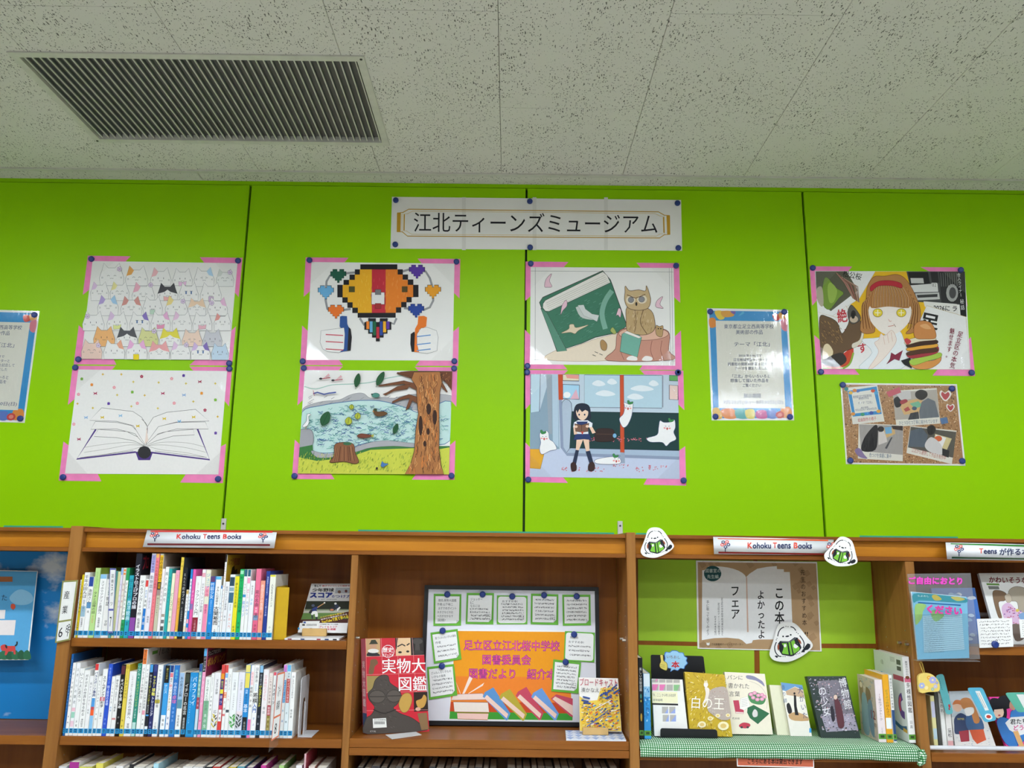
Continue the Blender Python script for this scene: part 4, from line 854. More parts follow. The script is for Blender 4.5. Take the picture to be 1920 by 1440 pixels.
A.curve([(622, 430), (632, 445), (640, 440)], 3, '#d89880'); A.line([(620, 475), (655, 470)], 3.5, '#d07868'); A.line([(655, 460), (668, 478)], 3, '#8a5a3c')
A.poly([(632, 680), (640, 640), (665, 655), (712, 625), (690, 690), (660, 680), (610, 712)], '#8c2c44', '#4a1420', 2)
# the burger
A.poly([(700, 690), (760, 670), (770, 740), (720, 715)], '#222222'); A.blob([(760, 700), (900, 690), (950, 660), (945, 700), (880, 740), (790, 740)], '#d8944c', '#7a4a20', 2)
A.blob([(755, 690), (840, 660), (945, 640), (948, 670), (860, 695), (780, 720)], '#a8c84c', '#5a7a20', 2); A.blob([(740, 640), (860, 620), (930, 600), (930, 640), (850, 665), (760, 675)], '#a83840', '#5a1c20', 2)
for y, c_ in ((640, '#54341f'), (612, '#e8a83c'), (590, '#40281a')): A.blob([(738, y), (820, y-22), (920, y-30), (925, y-6), (830, y+6), (750, y+18)], c_, '#2c1a10', 2)
A.blob([(725, 570), (800, 545), (900, 545), (918, 560), (820, 570), (740, 590)], '#e8dcc0', '#8a6a40', 2); A.blob([(722, 560), (740, 550), (765, 570), (740, 590)], '#c84848')
A.blob([(790, 545), (785, 470), (830, 440), (890, 455), (918, 510), (915, 550), (850, 555)], '#cf8a4c', '#7a4a20', 2.5); A.blob([(820, 470), (860, 460), (890, 490), (850, 490)], '#e0a870')
A.vtext('足立区の本気', 1078, 505, 1020, 740, 36, '#8c2440', bold=.01); A.vtext('魅せます。', 1026, 485, 995, 675, 32, '#8c2440', bold=.01)
A.build('drawn_picture', PRINT, base(t))

# ---------------------------------------------------------------- laminated notices
CQ = [(1170, 345), (1655, 355), (1693, 1018), (1198, 1018)]        # centre notice in its zoomed frame
def notice_print(map_):
    A = Art(map_)
    A.poly([(1183, 360), (1645, 366), (1682, 1005), (1208, 1006)], '#2c93cf')
    for pts, c_ in (([(1183, 410), (1215, 405), (1228, 450), (1190, 462)], '#e08828'), ([(1215, 366), (1260, 362), (1275, 405), (1240, 412)], '#e8c838'), ([(1255, 364), (1320, 364), (1330, 392), (1270, 398)], '#e0a03c'), ([(1310, 366), (1340, 364), (1335, 382)], '#7858a8'), ([(1385, 364), (1392, 376), (1360, 392)], '#58b4d8'), ([(1562, 385), (1590, 378), (1615, 408), (1580, 420)], '#d84830'), ([(1600, 375), (1640, 372), (1645, 408), (1612, 410)], '#e0a040'), ([(1612, 420), (1648, 410), (1650, 480), (1620, 470)], '#d87888'),
                    ([(1205, 950), (1240, 945), (1262, 1004), (1210, 1005)], '#e0b038'), ([(1255, 955), (1330, 950), (1345, 1004), (1275, 1004)], '#e0842c'), ([(1340, 955), (1400, 950), (1420, 1004), (1350, 1004)], '#48a8a0'), ([(1400, 958), (1450, 952), (1455, 1004), (1410, 1004)], '#d8c848'), ([(1465, 965), (1520, 958), (1530, 1004), (1470, 1004)], '#c85090'), ([(1530, 960), (1580, 955), (1585, 1004), (1540, 1004)], '#5878c0'), ([(1612, 950), (1665, 938), (1680, 985), (1630, 1004)], '#e08c38')):
        A.blob(pts, c_)
    A.ell(1608, 985, 26, 22, '#c83c38'); A.ell(1608, 985, 14, 12, '#e08878')
    A.poly([(1222, 420), (1612, 424), (1640, 945), (1240, 945)], '#e4e2d4')
    nb = '#24386a'
    for s_, x0, y0, x1, y1 in (('東京都立足立西高等学校', 1272, 441, 1570, 468), ('美術部の作品', 1343, 475, 1504, 502), ('テーマ「江北」', 1332, 547, 1545, 575), ('2026年の6月で', 1360, 621, 1500, 637), ('江北地域学習センターと', 1328, 645, 1536, 664), ('図書館の開館40周年を記念して', 1296, 670, 1570, 690), ('テーマを選定しました', 1338, 696, 1532, 715), ('「江北」からいろいろと', 1322, 742, 1548, 764), ('想像して描いた作品を', 1310, 768, 1540, 790), ('ご覧ください', 1385, 798, 1495, 818), ('展示期間', 1390, 858, 1492, 884), ('7月22日(水)～8月30日(日)', 1268, 897, 1628, 924)):
        A.text(s_, x0, y0, x1, y1, nb, bold=.006)
    return A
t = thing('notice', 'laminated blue-bordered notice between the owl drawing and burger collage', 'notice', qbase(Z5(CQ), WALL), 'laminated blue notices')
sheet('paper', Z5(CQ), t); notice_print(zm(960, 470, 3.2, WP)).build('printing', PRINT, base(t))
def film(q_, t_): MB().add(quadpts(q_, WALL-.0042), [(0, 3, 2, 1)]).build('laminate_film', FILM, t_)
film(Z5(CQ), t)
for k, p in enumerate(((1332, 584), (1470.8, 584.5), (1481.5, 781.5), (1341.8, 781))): magnet(p[0], p[1], 'round navy magnet at the %s corner of the laminated notice right of the owl' % CN[k])
# the same notice at the left edge of the picture
a, b_ = P(74.4, 583.4, WP), P(46, 792.8, WP); c0, c1 = P(*Z5(CQ)[0], WP), P(*Z5(CQ)[1], WP); wd = (c1-c0).length; ux = Vector((math.cos(.02), 0, math.sin(-.02)))
LQ = [a-ux*wd, a, b_, b_-ux*wd]; hm = homog(CQ, 1.0, 1.0)
def lmap(x, y, k):
    u, v = hm(x, y); p = (LQ[0]*(1-u)+LQ[1]*u)*v+(LQ[3]*(1-u)+LQ[2]*u)*(1-v); return Vector((p.x, WP-k, p.z))
t = thing('notice', 'laminated blue-bordered notice cut off at the left picture edge', 'notice', (LQ[2]+LQ[3])/2, 'laminated blue notices')
MB().prism([Vector((p.x, WP, p.z)) for p in LQ[::-1]], [Vector((p.x, WALL-.0003, p.z)) for p in LQ[::-1]]).build('paper', PAPER, t)
notice_print(lmap).build('printing', PRINT, base(t)); MB().add([(p.x, WALL-.0042, p.z) for p in LQ], [(0, 3, 2, 1)]).build('laminate_film', FILM, t)
magnet(64, 590, 'round navy magnet at the top right of the notice on the left edge'); magnet(37.5, 784.5, 'round navy magnet at the bottom right of the notice on the left edge')
# cork-board photo sheet
q = Z6([(320, 830), (1052, 838), (1106, 1350), (356, 1340)])
t = thing('photo_sheet', 'laminated cork-patterned sheet of classroom photos below the burger collage', 'photo sheet', qbase(q, WALL))
sheet('paper', q, t)
A = Art(zm(1480, 470, 3.348, WP)); rr = random.Random(9)
A.poly([(330, 840), (1043, 848), (1094, 1340), (364, 1330)], '#b08458')
for k in range(2400):
    u, v = rr.random(), rr.random(); x = (332+u*705)*(1-v)+(366+u*720)*v; y = 843+v*485+u*8; r_ = rr.uniform(2, 4.5)
    A.add([A.m(x-r_, y-r_*.5, 7.2e-5), A.m(x+r_*.6, y-r_, 7.2e-5), A.m(x+r_, y+r_*.7, 7.2e-5), A.m(x-r_*.5, y+r_, 7.2e-5)], [(3, 2, 1, 0)], C(rr.choice(['#7a5230', '#d8b488', '#96693f', '#5c3c20', '#c89c6c', '#e4c8a0'])))
def polaroid(q_, cap, cc, cb):
    A.poly(q_, '#e9e6da'); n = cap
A.poly([(362, 860), (552, 843), (598, 1072), (398, 1090)], '#e6e4d8'); A.poly([(366, 880), (548, 852), (580, 1025), (398, 1042)], '#2f8fcc'); A.poly([(390, 892), (528, 872), (560, 1005), (412, 1022)], '#e8e6da')
for x, y, c_ in ((385, 892, '#e8b838'), (430, 880, '#4878c0'), (525, 880, '#d85030'), (400, 1025, '#e89838'), (460, 1028, '#3c9c70'), (515, 1018, '#3050a8'), (560, 1008, '#e8a838'), (410, 878, '#e08838'), (545, 892, '#48a8d8')): A.ell(x, y, 14, 11, c_, n=8)
for s_, x0, y0, x1, y1 in (('東京都立足立西高等学校', 400, 905, 517, 923), ('美術部の作品', 435, 920, 498, 934), ('テーマ「江北」', 432, 945, 520, 962), ('展示期間', 450, 979, 495, 991), ('7月22日(水)～8月30日(日)', 413, 988, 550, 1005)): A.text(s_, x0, y0, x1, y1, '#24386a', rot=-5)
A.text('絵画制作の様子', 430, 1046, 546, 1070, '#c03c40', rot=-6, bold=.006)
A.poly([(648, 880), (925, 862), (948, 1085), (672, 1105)], '#e6e2d4'); A.poly([(650, 890), (925, 872), (943, 1045), (665, 1062)], '#b8b0a4'); A.poly([(685, 955), (800, 930), (900, 960), (850, 1015), (720, 1030)], '#d8b078'); A.poly([(755, 960), (810, 945), (840, 975), (790, 990)], '#7cbc98'); A.poly([(718, 995), (745, 978), (760, 1000), (730, 1012)], '#b84a48'); A.ell(785, 990, 16, 12, '#4c6078')
A.poly([(815, 1010), (830, 950), (870, 925), (915, 945), (940, 1045), (820, 1055)], '#70767c'); A.blob([(792, 890), (825, 872), (862, 885), (865, 915), (830, 938), (795, 920)], '#2a2624'); A.blob([(655, 935), (680, 915), (705, 930), (700, 975), (668, 982)], '#26282c'); A.poly([(660, 885), (760, 878), (765, 930), (700, 938)], '#d0ccc8'); A.blob([(695, 945), (730, 932), (742, 948), (705, 965)], '#a83c44'); A.poly([(745, 1062), (760, 1020), (810, 1010), (815, 1056)], '#3a3c40')
A.text('ひとつひとつ丁寧に描かれています', 688, 1063, 930, 1088, '#2f5878', rot=-3); A.poly([(608, 888), (692, 855), (702, 890), (625, 920)], '#c85a68'); A.poly([(945, 1052), (990, 1045), (998, 1082), (955, 1090)], '#5878a0')
A.poly([(435, 1085), (715, 1095), (712, 1322), (430, 1305)], '#e6e2d4'); A.poly([(437, 1090), (714, 1100), (712, 1282), (450, 1258)], '#a8a29c'); A.blob([(468, 1180), (520, 1110), (550, 1095), (556, 1150), (540, 1250), (455, 1255)], '#1e1c20'); A.poly([(560, 1140), (600, 1130), (615, 1200), (560, 1220)], '#d8d0c8'); A.poly([(590, 1120), (660, 1110), (665, 1150), (610, 1175)], '#d8b478'); A.poly([(598, 1110), (640, 1105), (645, 1145), (605, 1152)], '#78b4d8'); A.ell(575, 1120, 20, 18, '#2a2624'); A.poly([(600, 1240), (640, 1170), (648, 1172), (612, 1245)], '#4a4c50')
A.poly([(640, 1098), (712, 1100), (712, 1130), (650, 1120)], '#3a2c28'); A.text('色つけを慎重に集中', 502, 1272, 640, 1300, '#2f5878', rot=4)
A.poly([(760, 1100), (1050, 1130), (1020, 1340), (735, 1270)], '#e6e2d4'); A.poly([(762, 1105), (1048, 1138), (1028, 1300), (745, 1235)], '#5c584e'); A.poly([(762, 1130), (830, 1110), (870, 1160), (850, 1235), (745, 1230)], '#5c6670'); A.blob([(865, 1110), (900, 1095), (920, 1120), (905, 1150), (875, 1155)], '#221f1e'); A.poly([(915, 1150), (1020, 1180), (985, 1260), (900, 1240)], '#d8c890'); A.poly([(920, 1155), (985, 1175), (960, 1235), (905, 1222)], '#f0eee8'); A.ell(935, 1180, 24, 18, '#d86838'); A.blob([(850, 1220), (890, 1170), (950, 1215), (960, 1280), (880, 1262)], '#d8d4d0'); A.poly([(960, 1240), (1005, 1255), (1000, 1300), (960, 1285)], '#222426')
A.text('江北から連想して作品を制作中', 765, 1262, 985, 1290, '#b04838', rot=14)
for x, y, r_ in ((980, 910, 36), (1012, 985, 26)): A.blob([(x, y+r_), (x-r_, y-r_*.1), (x-r_*.8, y-r_*.9), (x-r_*.1, y-r_*.5), (x+r_*.6, y-r_*.9), (x+r_, y-r_*.1)], '#f0ece6'); A.blob([(x, y+r_*.75), (x-r_*.72, y-r_*.1), (x-r_*.55, y-r_*.65), (x-r_*.05, y-r_*.3), (x+r_*.45, y-r_*.65), (x+r_*.72, y-r_*.1)], '#c04850')
A.ell(358, 868, 13, 13, '#1c8a8c'); A.blob([(410, 1255), (440, 1240), (470, 1280), (490, 1305), (440, 1295)], '#8c78a0')
A.build('printing', PRINT, base(t)); film(q, t)
for k, p in enumerate(((1580.5, 721.5), (1785.3, 728.5), (1804.8, 864.3), (1594.7, 863.5))): magnet(p[0], p[1], 'round navy magnet at the %s corner of the cork-patterned photo sheet' % CN[k])

# ================================================================== curved header banners
def curved_banner(label, q, zoom, paint, ends=True):
    """white card bowed outward between the two header boards; q in photo pixels"""
    (x0, y0), (x1, y1), (x2, y2), (x3, y3) = q
    a = P(x0, y0, FB); b_ = P(x1, y1, FB); c = P(x2, y2, FB); d = P(x3, y3, FB); z0, z1 = (c.z+d.z)/2, (a.z+b_.z)/2
    bow = lambda z: 0.026*(1-((z-z0)/(z1-z0)*2-1)**2)
    t = thing('header_banner', label, 'banner', ((a.x+b_.x)/2, FB, z0), 'curved white header banners')
    def m(x, y, k):
        px, py = zoom(x, y); p = P(px, py, FB-.012); Y = FB-.0018-bow(min(max(p.z, z0), z1))
        return P(px, py, Y-k)
    n = 10; rows = []
    for i in range(n+1):
        f_ = i/n; L_, R_ = lerp(q[0], q[3], f_), lerp(q[1], q[2], f_); row = []
        for px, py in (L_, R_):
            p = P(px, py, FB-.012); row.append(P(px, py, FB-.0018-bow(min(max(p.z, z0), z1))))
        rows.append(row)
    mb = MB(); v = [p for r_ in rows for p in r_]; v += [Vector((p.x, p.y+.0012, p.z)) for p in v]; o = 2*(n+1)
    mb.add(v, [(2*i, 2*i+2, 2*i+3, 2*i+1) for i in range(n)]+[(o+2*i, o+2*i+1, o+2*i+3, o+2*i+2) for i in range(n)]+[(2*i, o+2*i, o+2*i+2, 2*i+2) for i in range(n)]+[(2*i+1, 2*i+3, o+2*i+3, o+2*i+1) for i in range(n)], smooth=True)
    mb.build('card', plain('glossy_white_card', '#eeeef0', 0.25, var=.01), t)
    A = Art(lambda x, y, k: (x, y, k), 8e-4); paint(A)              # flat first, then cut into strips that follow the bow
    ya = min(p[1] for p in A.v); yb = max(p[1] for p in A.v); ns = 16; B = MB()
    def clip(ps, lim, up):
        o = []
        for i in range(len(ps)):
            a_, c_ = ps[i-1], ps[i]; ia, ic = ((a_[1] >= lim) == up or a_[1] == lim), ((c_[1] >= lim) == up or c_[1] == lim)
            if ia != ic: f_ = (lim-a_[1])/(c_[1]-a_[1]); o.append((a_[0]+(c_[0]-a_[0])*f_, lim, a_[2]))
            if ic: o.append(c_)
        return o
    for fi, f_ in enumerate(A.f):
        ps = [A.v[i] for i in f_]; lo, hi = min(p[1] for p in ps), max(p[1] for p in ps)
        for j in range(ns):
            y0_, y1_ = ya+(yb-ya)*j/ns, ya+(yb-ya)*(j+1)/ns
            if hi <= y0_ or lo >= y1_: continue
            pp = clip(clip(ps, y0_, True), y1_, False)
            if len(pp) > 2: B.add([m(*p) for p in pp], [list(range(len(pp)))], A.c[fi])
    B.build('lettering', COVER, base(t)); return t
def bar(A, x0, x1, ya, yb, dx, col):
    A.poly([(x0, ya), (x1, ya+dx), (x1, yb+dx), (x0, yb)], col)
def rosette(A, x, y, s, sy=1.0):
    for a, c_ in ((-2.3, '#24386a'), (-1.0, '#e05048'), (2.9, '#e05048'), (0.2, '#24386a'), (1.5, '#24386a')):
        cx, cy = x+s*.62*math.cos(a), y+s*.62*math.sin(a)*sy; A.poly(ell(cx, cy, s*.36, s*.36*sy, 10), c_); A.poly([(cx+s*.22*(1 if k % 2 == 0 else .5)*math.cos(k*.628-1.57), cy+s*.22*(1 if k % 2 == 0 else .5)*math.sin(k*.628-1.57)*sy) for k in range(10)], '#f6f6f6')
    A.poly(ell(x, y, s*.22, s*.22*sy, 8), '#e05048'); A.rect(x-s*.09, y+s*.95*sy, x+s*.09, y+s*1.75*sy, '#24305a')
def kohoku(A, spans, y0, y1, sh=0.0, red='#d83a34', rot=0.0):
    for (w_, a, b_, c_) in spans:
        f_ = 0.20 if w_ == 'Kohoku' else 0.22; k = A.k+8e-6
        A.text(w_[0], a, y0, a+(b_-a)*f_, y1-(2 if w_[0] == 'T' else 0), red, bold=.03, shear=sh); A.text(w_[1:], a+(b_-a)*(f_+.02), y0+(0 if w_ != 'Teens' else (y1-y0)*.22), b_, y1+c_, '#24305a', bold=.025, shear=sh)
def b1(A):
    bar(A, 270, 1735, 157, 176, 8, '#d8302c'); bar(A, 232, 1704, 312, 334, 10, '#8c1a28'); rosette(A, 320, 215, 62, .7); rosette(A, 1620, 226, 62, .7); kohoku(A, [('Kohoku', 583, 868, 3), ('Teens', 900, 1105, 3), ('Books', 1140, 1360, 4)], 200, 258, .12)
curved_banner('curved white header banner with red stripes on the left of the middle bookcase', [(276, 994), (519, 998), (514, 1028), (267.5, 1026)], lambda x, y: (240+x/6.4, 970+y/6.4), b1)
def b2(A):
    bar(A, 865, 1885, 137, 150, 20, '#e8542c'); bar(A, 872, 1880, 268, 284, 16, '#a81c20'); rosette(A, 935, 198, 48, .85); rosette(A, 1915, 215, 48, .85); kohoku(A, [('Kohoku', 1140, 1357, 2), ('Teens', 1375, 1540, 3), ('Books', 1567, 1735, 4)], 183, 238, 0, '#e0503c')
curved_banner('curved white header banner with orange and red stripes between the bird cutouts', [(1337.2, 1006.5), (1563, 1011.5), (1564, 1041), (1339, 1039)], lambda x, y: (1170+x/4.923, 980+y/4.923), b2)
def b3(A):
    bar(A, 905, 2250, 352, 372, 44, '#2c8a38'); bar(A, 920, 2250, 547, 572, 22, '#1c5a24'); rosette(A, 1020, 432, 72, .85); A.text('T', 1300, 430, 1355, 500, '#e0503c', bold=.03); A.text('eens', 1362, 448, 1545, 508, '#24305a', bold=.025); A.text('が作る本', 1580, 428, 1990, 528, '#24305a', bold=.02)
curved_banner('curved white header banner with green stripes at the right picture edge', [(1773, 1017), (1968, 1021), (1970, 1052), (1776, 1048.5)], lambda x, y: (1660+x/7.385, 970+y/7.385), b3)

# ================================================================== round bird cutouts
BO = [(1280, 105), (1400, 120), (1500, 195), (1640, 390), (1715, 490), (1710, 570), (1560, 690), (1350, 780), (1200, 788), (1050, 752), (985, 680), (980, 610), (1020, 500), (1080, 340), (1130, 185), (1190, 125)]
def bird(label, px, py, sc, rot, plane, group='white bird cutouts'):
    """cardboard cutout of a plump white bird reading a green book"""
    ca, sa = math.cos(math.radians(rot)), math.sin(math.radians(rot))
    def tr(x, y): u, v = (x-1345)*sc, (y-450)*sc; return (px+u*ca-v*sa, py+u*sa+v*ca)
    m = lambda x, y, k: P(*tr(x, y), plane-.0015-k)
    o = smooth(BO, 3); f = [m(x, y, 0) for x, y in o]; bk = [Vector((p.x, plane, p.z)) for p in f]
    t = thing('bird_cutout', label, 'paper cutout', (P(px, py, plane).x, plane, min(p.z for p in f)), group)
    MB().prism(f[::-1], bk[::-1]).build('card', PAPER, t)
    A = Art(m); K = '#1c2028'
    A.curve([(1250, 190), (1190, 220), (1150, 280), (1132, 345)], 17, K); A.curve([(1360, 190), (1410, 210), (1450, 262)], 17, K); A.curve([(1508, 350), (1560, 430), (1578, 500), (1560, 570)], 17, K); A.curve([(1105, 440), (1072, 520), (1080, 610), (1130, 680), (1180, 692)], 17, K)
    for x, y in ((1283, 182), (1318, 188), (1460, 292), (1485, 318), (1118, 378), (1106, 404), (1205, 696), (1240, 698), (1430, 672), (1465, 660), (1495, 650)): A.ell(x, y, 9, 8, K, n=7)
    A.ell(1225, 350, 15, 15, K); A.ell(1357, 330, 15, 15, K); A.ell(1297, 352, 34, 14, K, rot=-6)
    A.poly([(1130, 470), (1170, 425), (1320, 440), (1420, 375), (1475, 385), (1530, 560), (1500, 600), (1390, 690), (1340, 700), (1190, 665), (1150, 600)], K)
    A.blob([(1120, 500), (1150, 480), (1140, 590), (1118, 560)], '#9a4a2c', n=2); A.blob([(1470, 400), (1520, 440), (1528, 500), (1500, 470)], '#9a4a2c', n=2)
    A.poly([(1195, 465), (1285, 470), (1305, 665), (1200, 645), (1185, 600), (1215, 520)], '#7cc03c'); A.poly([(1310, 460), (1340, 455), (1372, 668), (1335, 672)], '#7cc03c'); A.poly([(1355, 450), (1410, 420), (1430, 480), (1500, 560), (1490, 600), (1392, 660)], '#7cc03c')
    A.ell(1250, 510, 22, 30, '#f2f2f0'); A.ell(1435, 520, 40, 46, '#f2f2f0', rot=30); A.line([(1190, 440), (1320, 455), (1440, 392)], 6, '#9aa0a4')
    A.curve([(1180, 480), (1212, 530), (1185, 610)], 26, K); A.curve([(1425, 470), (1470, 510), (1510, 530)], 26, K)
    A.poly([(1560, 580), (1600, 530), (1640, 490), (1685, 510), (1680, 560), (1640, 600), (1585, 610), (1580, 640), (1515, 640)], K); A.poly([(1060, 680), (1090, 668), (1125, 690), (1100, 715)], K)
    A.build('drawn_bird', PRINT, base(t)); return t
bird('white bird cutout reading a green book, left of the orange-striped banner', 1232, 1017.5, 1/12.0, 0, FB-.0035)
bird('tilted white bird cutout reading a green book, right of the orange-striped banner', 1580.5, 1036, 1/12.0, 22, FB-.033)

# ================================================================== right bay backing sheets and poster
PB = BACK
GREEN = plain('lime_card', '#9cc41c', 0.6, var=.02)
for q, lb in (([(1196, 1040), (1412, 1042), (1414, 1206), (1197, 1201)], 'upper left lime green backing sheet behind the book fair poster'), ([(1420, 1042), (1632, 1046), (1642, 1207), (1421, 1206.5)], 'upper right lime green backing sheet behind the book fair poster'),
              ([(1197, 1209), (1414, 1214), (1416, 1372), (1198, 1368)], 'lower left lime green backing sheet behind the standing books'), ([(1424, 1214.5), (1642, 1216), (1650, 1376), (1426, 1372)], 'lower right lime green backing sheet behind the standing books')):
    f = quadpts(q, PB-.0012); zt = ZH-.004
    f = [Vector((p.x, p.y, min(p.z, zt))) for p in f]
    MBs = MB().prism(f[::-1], [Vector((p.x, PB-.0002, p.z)) for p in f[::-1]])
    tag(MBs.build('backing_sheet', GREEN, origin=(f[0].x, PB, f[2].z)), lb, 'paper sheet', 'lime backing sheets')
q = [(1305, 1051), (1532, 1053.5), (1540.7, 1221.7), (1308, 1216.6)]
t = thing('poster', 'brown and white book fair poster on the lime backing sheets', 'poster', qbase(q, PB))
f = quadpts(q, PB-.0034); MB().prism(f[::-1], [Vector((p.x, PB-.0016, p.z)) for p in f[::-1]]).build('paper', PAPER, t)
A = Art(clipped(zm(1170, 980, 4.923, PB-.0034), [(668, 352), (1781, 364), (1824, 1188), (682, 1163)]))
A.poly([(676, 362), (1774, 374), (1815, 1180), (690, 1155)], '#b4936c'); rr = random.Random(4)
for k in range(26):
    x, y = rr.choice([rr.uniform(1560, 1780), rr.uniform(690, 1780)]), rr.uniform(370, 1165)
    if 715 < x < 1560 and 410 < y < 1070: y = rr.choice([385, 1130])
    s_ = rr.uniform(22, 38); A.poly([(x-s_, y-s_*.3), (x+s_*.2, y-s_), (x+s_, y+s_*.2), (x-s_*.1, y+s_)] if y < 1120 or True else [], '#a68560'); A.line([(x-s_, y-s_*.3), (x+s_*.2, y-s_), (x+s_, y+s_*.2), (x-s_*.1, y+s_)], 3, '#9a7852', True)
A.poly([(672, 355), (1780, 366), (1780, 376), (684, 364)], '#f0eee8'); A.poly([(682, 1155), (1822, 1180), (1824, 1190), (680, 1165)], '#f0eee8'); A.poly([(668, 352), (680, 352), (694, 1160), (680, 1160)], '#f0eee8'); A.poly([(1772, 366), (1783, 366), (1825, 1188), (1812, 1186)], '#f0eee8')
A.poly([(718, 1085), (722, 440), (780, 430)]+arc(830, 520, 300, 118, 260, 355, 8)+[(1130, 500)]+[(1160, 470), (1230, 425), (1320, 408), (1410, 400), (1412, 428), (1475, 430), (1476, 455), (1530, 455), (1545, 700), (1560, 1085), (1380, 1078), (1250, 1078), (1190, 1085), (1180, 1110), (1130, 1120), (1090, 1085), (1060, 1072), (950, 1062), (830, 1066)], '#efeeec')
A.poly([(1126, 505), (1136, 505), (1150, 1010), (1136, 1010)], '#d8b4a0'); A.ell(818, 470, 80, 72, '#1f4f50', n=22); A.text('図書室の', 752, 425, 892, 462, '#d8e4dc'); A.text('先生編', 768, 480, 872, 516, '#d8e4dc')
A.vtext('この本', 1432, 590, 1436, 935, 92, '#161616', bold=.02); A.vtext('よかったよ', 1262, 620, 1270, 1075, 72, '#161616', bold=.015); A.vtext('フェア', 1024, 575, 1028, 895, 88, '#161616', bold=.015)
A.vtext('先生のおすすめ本', 1648, 425, 1668, 955, 46, '#2a1c10'); A.text('!!', 1668, 1008, 1698, 1048, '#2a1c10', bold=.02)
A.vtext('足立区の中学校学校司書の先生と', 905, 692, 908, 1042, 20, '#222222', bold=.008); A.vtext('足立区のティーンズ担当者で', 874, 738, 877, 1040, 20, '#222222', bold=.008); A.vtext('おすすめ本を紹介', 842, 858, 845, 1040, 20, '#222222', bold=.008); A.vtext('手に取って見てみよう', 773, 716, 774, 1040, 27, '#222222', bold=.004)
A.poly([(762, 1105), (776, 1112), (790, 1105), (790, 1128), (776, 1134), (762, 1128)], '#f0f0ec'); A.text('江北図書館ティーンズサポーター', 806, 1112, 1100, 1134, '#3a2c1c')
A.build('printing', PRINT, base(t))
bird('largest white bird cutout reading a green book, on the book fair poster', 1482, 1203.5, 1/9.15, -3, PB-.012)

# ================================================================== left bay: sky backdrop, hanging poster
sky, nt, b = _new('printed_sky'); L = nt.links.new
tc = N(nt, 'ShaderNodeTexCoord'); mp = N(nt, 'ShaderNodeMapping'); mp.inputs['Scale'].default_value = (5, 5, 8); L(tc.outputs['Object'], mp.inputs[0])
nz = N(nt, 'ShaderNodeTexNoise', Scale=2.2, Detail=8.0, Roughness=0.6); L(mp.outputs[0], nz.inputs['Vector']); acc = nz.outputs['Fac']
for px, py, rx, rz in ((103, 1062, .11, .07), (112, 1150, .06, .045), (96, 1195, .04, .012), (-20, 1100, .10, .06)):
    c_ = P(px, py, BACK)
    m1 = N(nt, 'ShaderNodeMapping'); m1.inputs['Location'].default_value = (-(c_.x+1.8)/rx, 0, -(c_.z-1.005)/rz); m1.inputs['Scale'].default_value = (1/rx, 0, 1/rz); L(tc.outputs['Object'], m1.inputs[0])
    ln = N(nt, 'ShaderNodeVectorMath', operation='LENGTH'); L(m1.outputs[0], ln.inputs[0]); mr = N(nt, 'ShaderNodeMapRange'); mr.inputs['From Min'].default_value = .2; mr.inputs['From Max'].default_value = 1.5; mr.inputs['To Min'].default_value = .34; mr.inputs['To Max'].default_value = 0; L(ln.outputs['Value'], mr.inputs['Value'])
    ad = N(nt, 'ShaderNodeMath', operation='ADD'); L(acc, ad.inputs[0]); L(mr.outputs[0], ad.inputs[1]); acc = ad.outputs[0]
rp = N(nt, 'ShaderNodeValToRGB'); e = rp.color_ramp.elements; e[0].position = .66; e[0].color = (*C('#0a84cc'), 1); e[1].position = .92; e[1].color = (*C('#dfe6ec'), 1); L(acc, rp.inputs['Fac']); L(rp.outputs['Color'], b.inputs['Base Color']); b.inputs['Roughness'].default_value = .5
m = MB().box(-2.238, -1.3885, BACK-.003, BACK-.0005, 1.0065, ZH-.002)
tag(m.build('sky_backdrop', sky, origin=(-1.8, BACK, 1.005)), 'printed blue sky with clouds lining the left bay', 'backdrop')
q = [(-60, 1068), (71, 1070.5), (53.5, 1237.5), (-66, 1238)]
t = thing('hanging_poster', 'pale blue poster with a red dog and red bird hanging in the sky bay', 'poster', qbase(q, 2.80))
def curl(px, py):                                                    # the sheet curls forward at its lower right
    u = (px+60)/130.0; v = (py-1068)/170.0; return 2.85-0.055*v
g_ = [[lerp(lerp(q[0], q[1], i/8), lerp(q[3], q[2], i/8), j/8) for i in range(9)] for j in range(9)]
mb = MB(); v = [P(x, y, curl(x, y)) for r_ in g_ for x, y in r_]; mb.add(v, [(j*9+i, (j+1)*9+i, (j+1)*9+i+1, j*9+i+1) for j in range(8) for i in range(8)], C('#f0eeea'), True); mb.build('paper', PRINT, t)
A = Art(lambda x, y, k: P(x/5.647, 970+y/5.647, curl(x/5.647, 970+y/5.647)-k), 1.5e-3)
for j in range(8):
    for i in range(8):
        f_ = lambda a, b_: lerp(lerp((-350, 562), (392, 575), a/8), lerp((-380, 1505), (286, 1503), a/8), b_/8)
        A.add([A.m(*f_(i, j), 5e-4), A.m(*f_(i+1, j), 5e-4), A.m(*f_(i+1, j+1), 5e-4), A.m(*f_(i, j+1), 5e-4)], [(3, 2, 1, 0)], C('#58a8d8'))
A.rect(-200, 628, 132, 682, '#b06a3c'); A.blob([(100, 860), (140, 800), (200, 765), (260, 770), (330, 810), (350, 880), (280, 925), (160, 920)], '#8cc4e2'); A.text('た', 18, 820, 74, 880, '#2a3a58'); A.text('しまし', -180, 820, 0, 880, '#2a3a58')
A.ell(138, 945, 26, 30, '#d8583c'); A.poly([(112, 925), (128, 915), (130, 935)], '#c84830'); A.line([(140, 972), (140, 985)], 4, '#222222'); A.poly([(-200, 985), (58, 980), (50, 1075), (-200, 1075)], '#ece4e0'); A.poly([(-200, 1090), (168, 1088), (150, 1248), (-200, 1245)], '#ece4e0'); A.text('お読みください', -150, 1165, 28, 1185, '#333333')
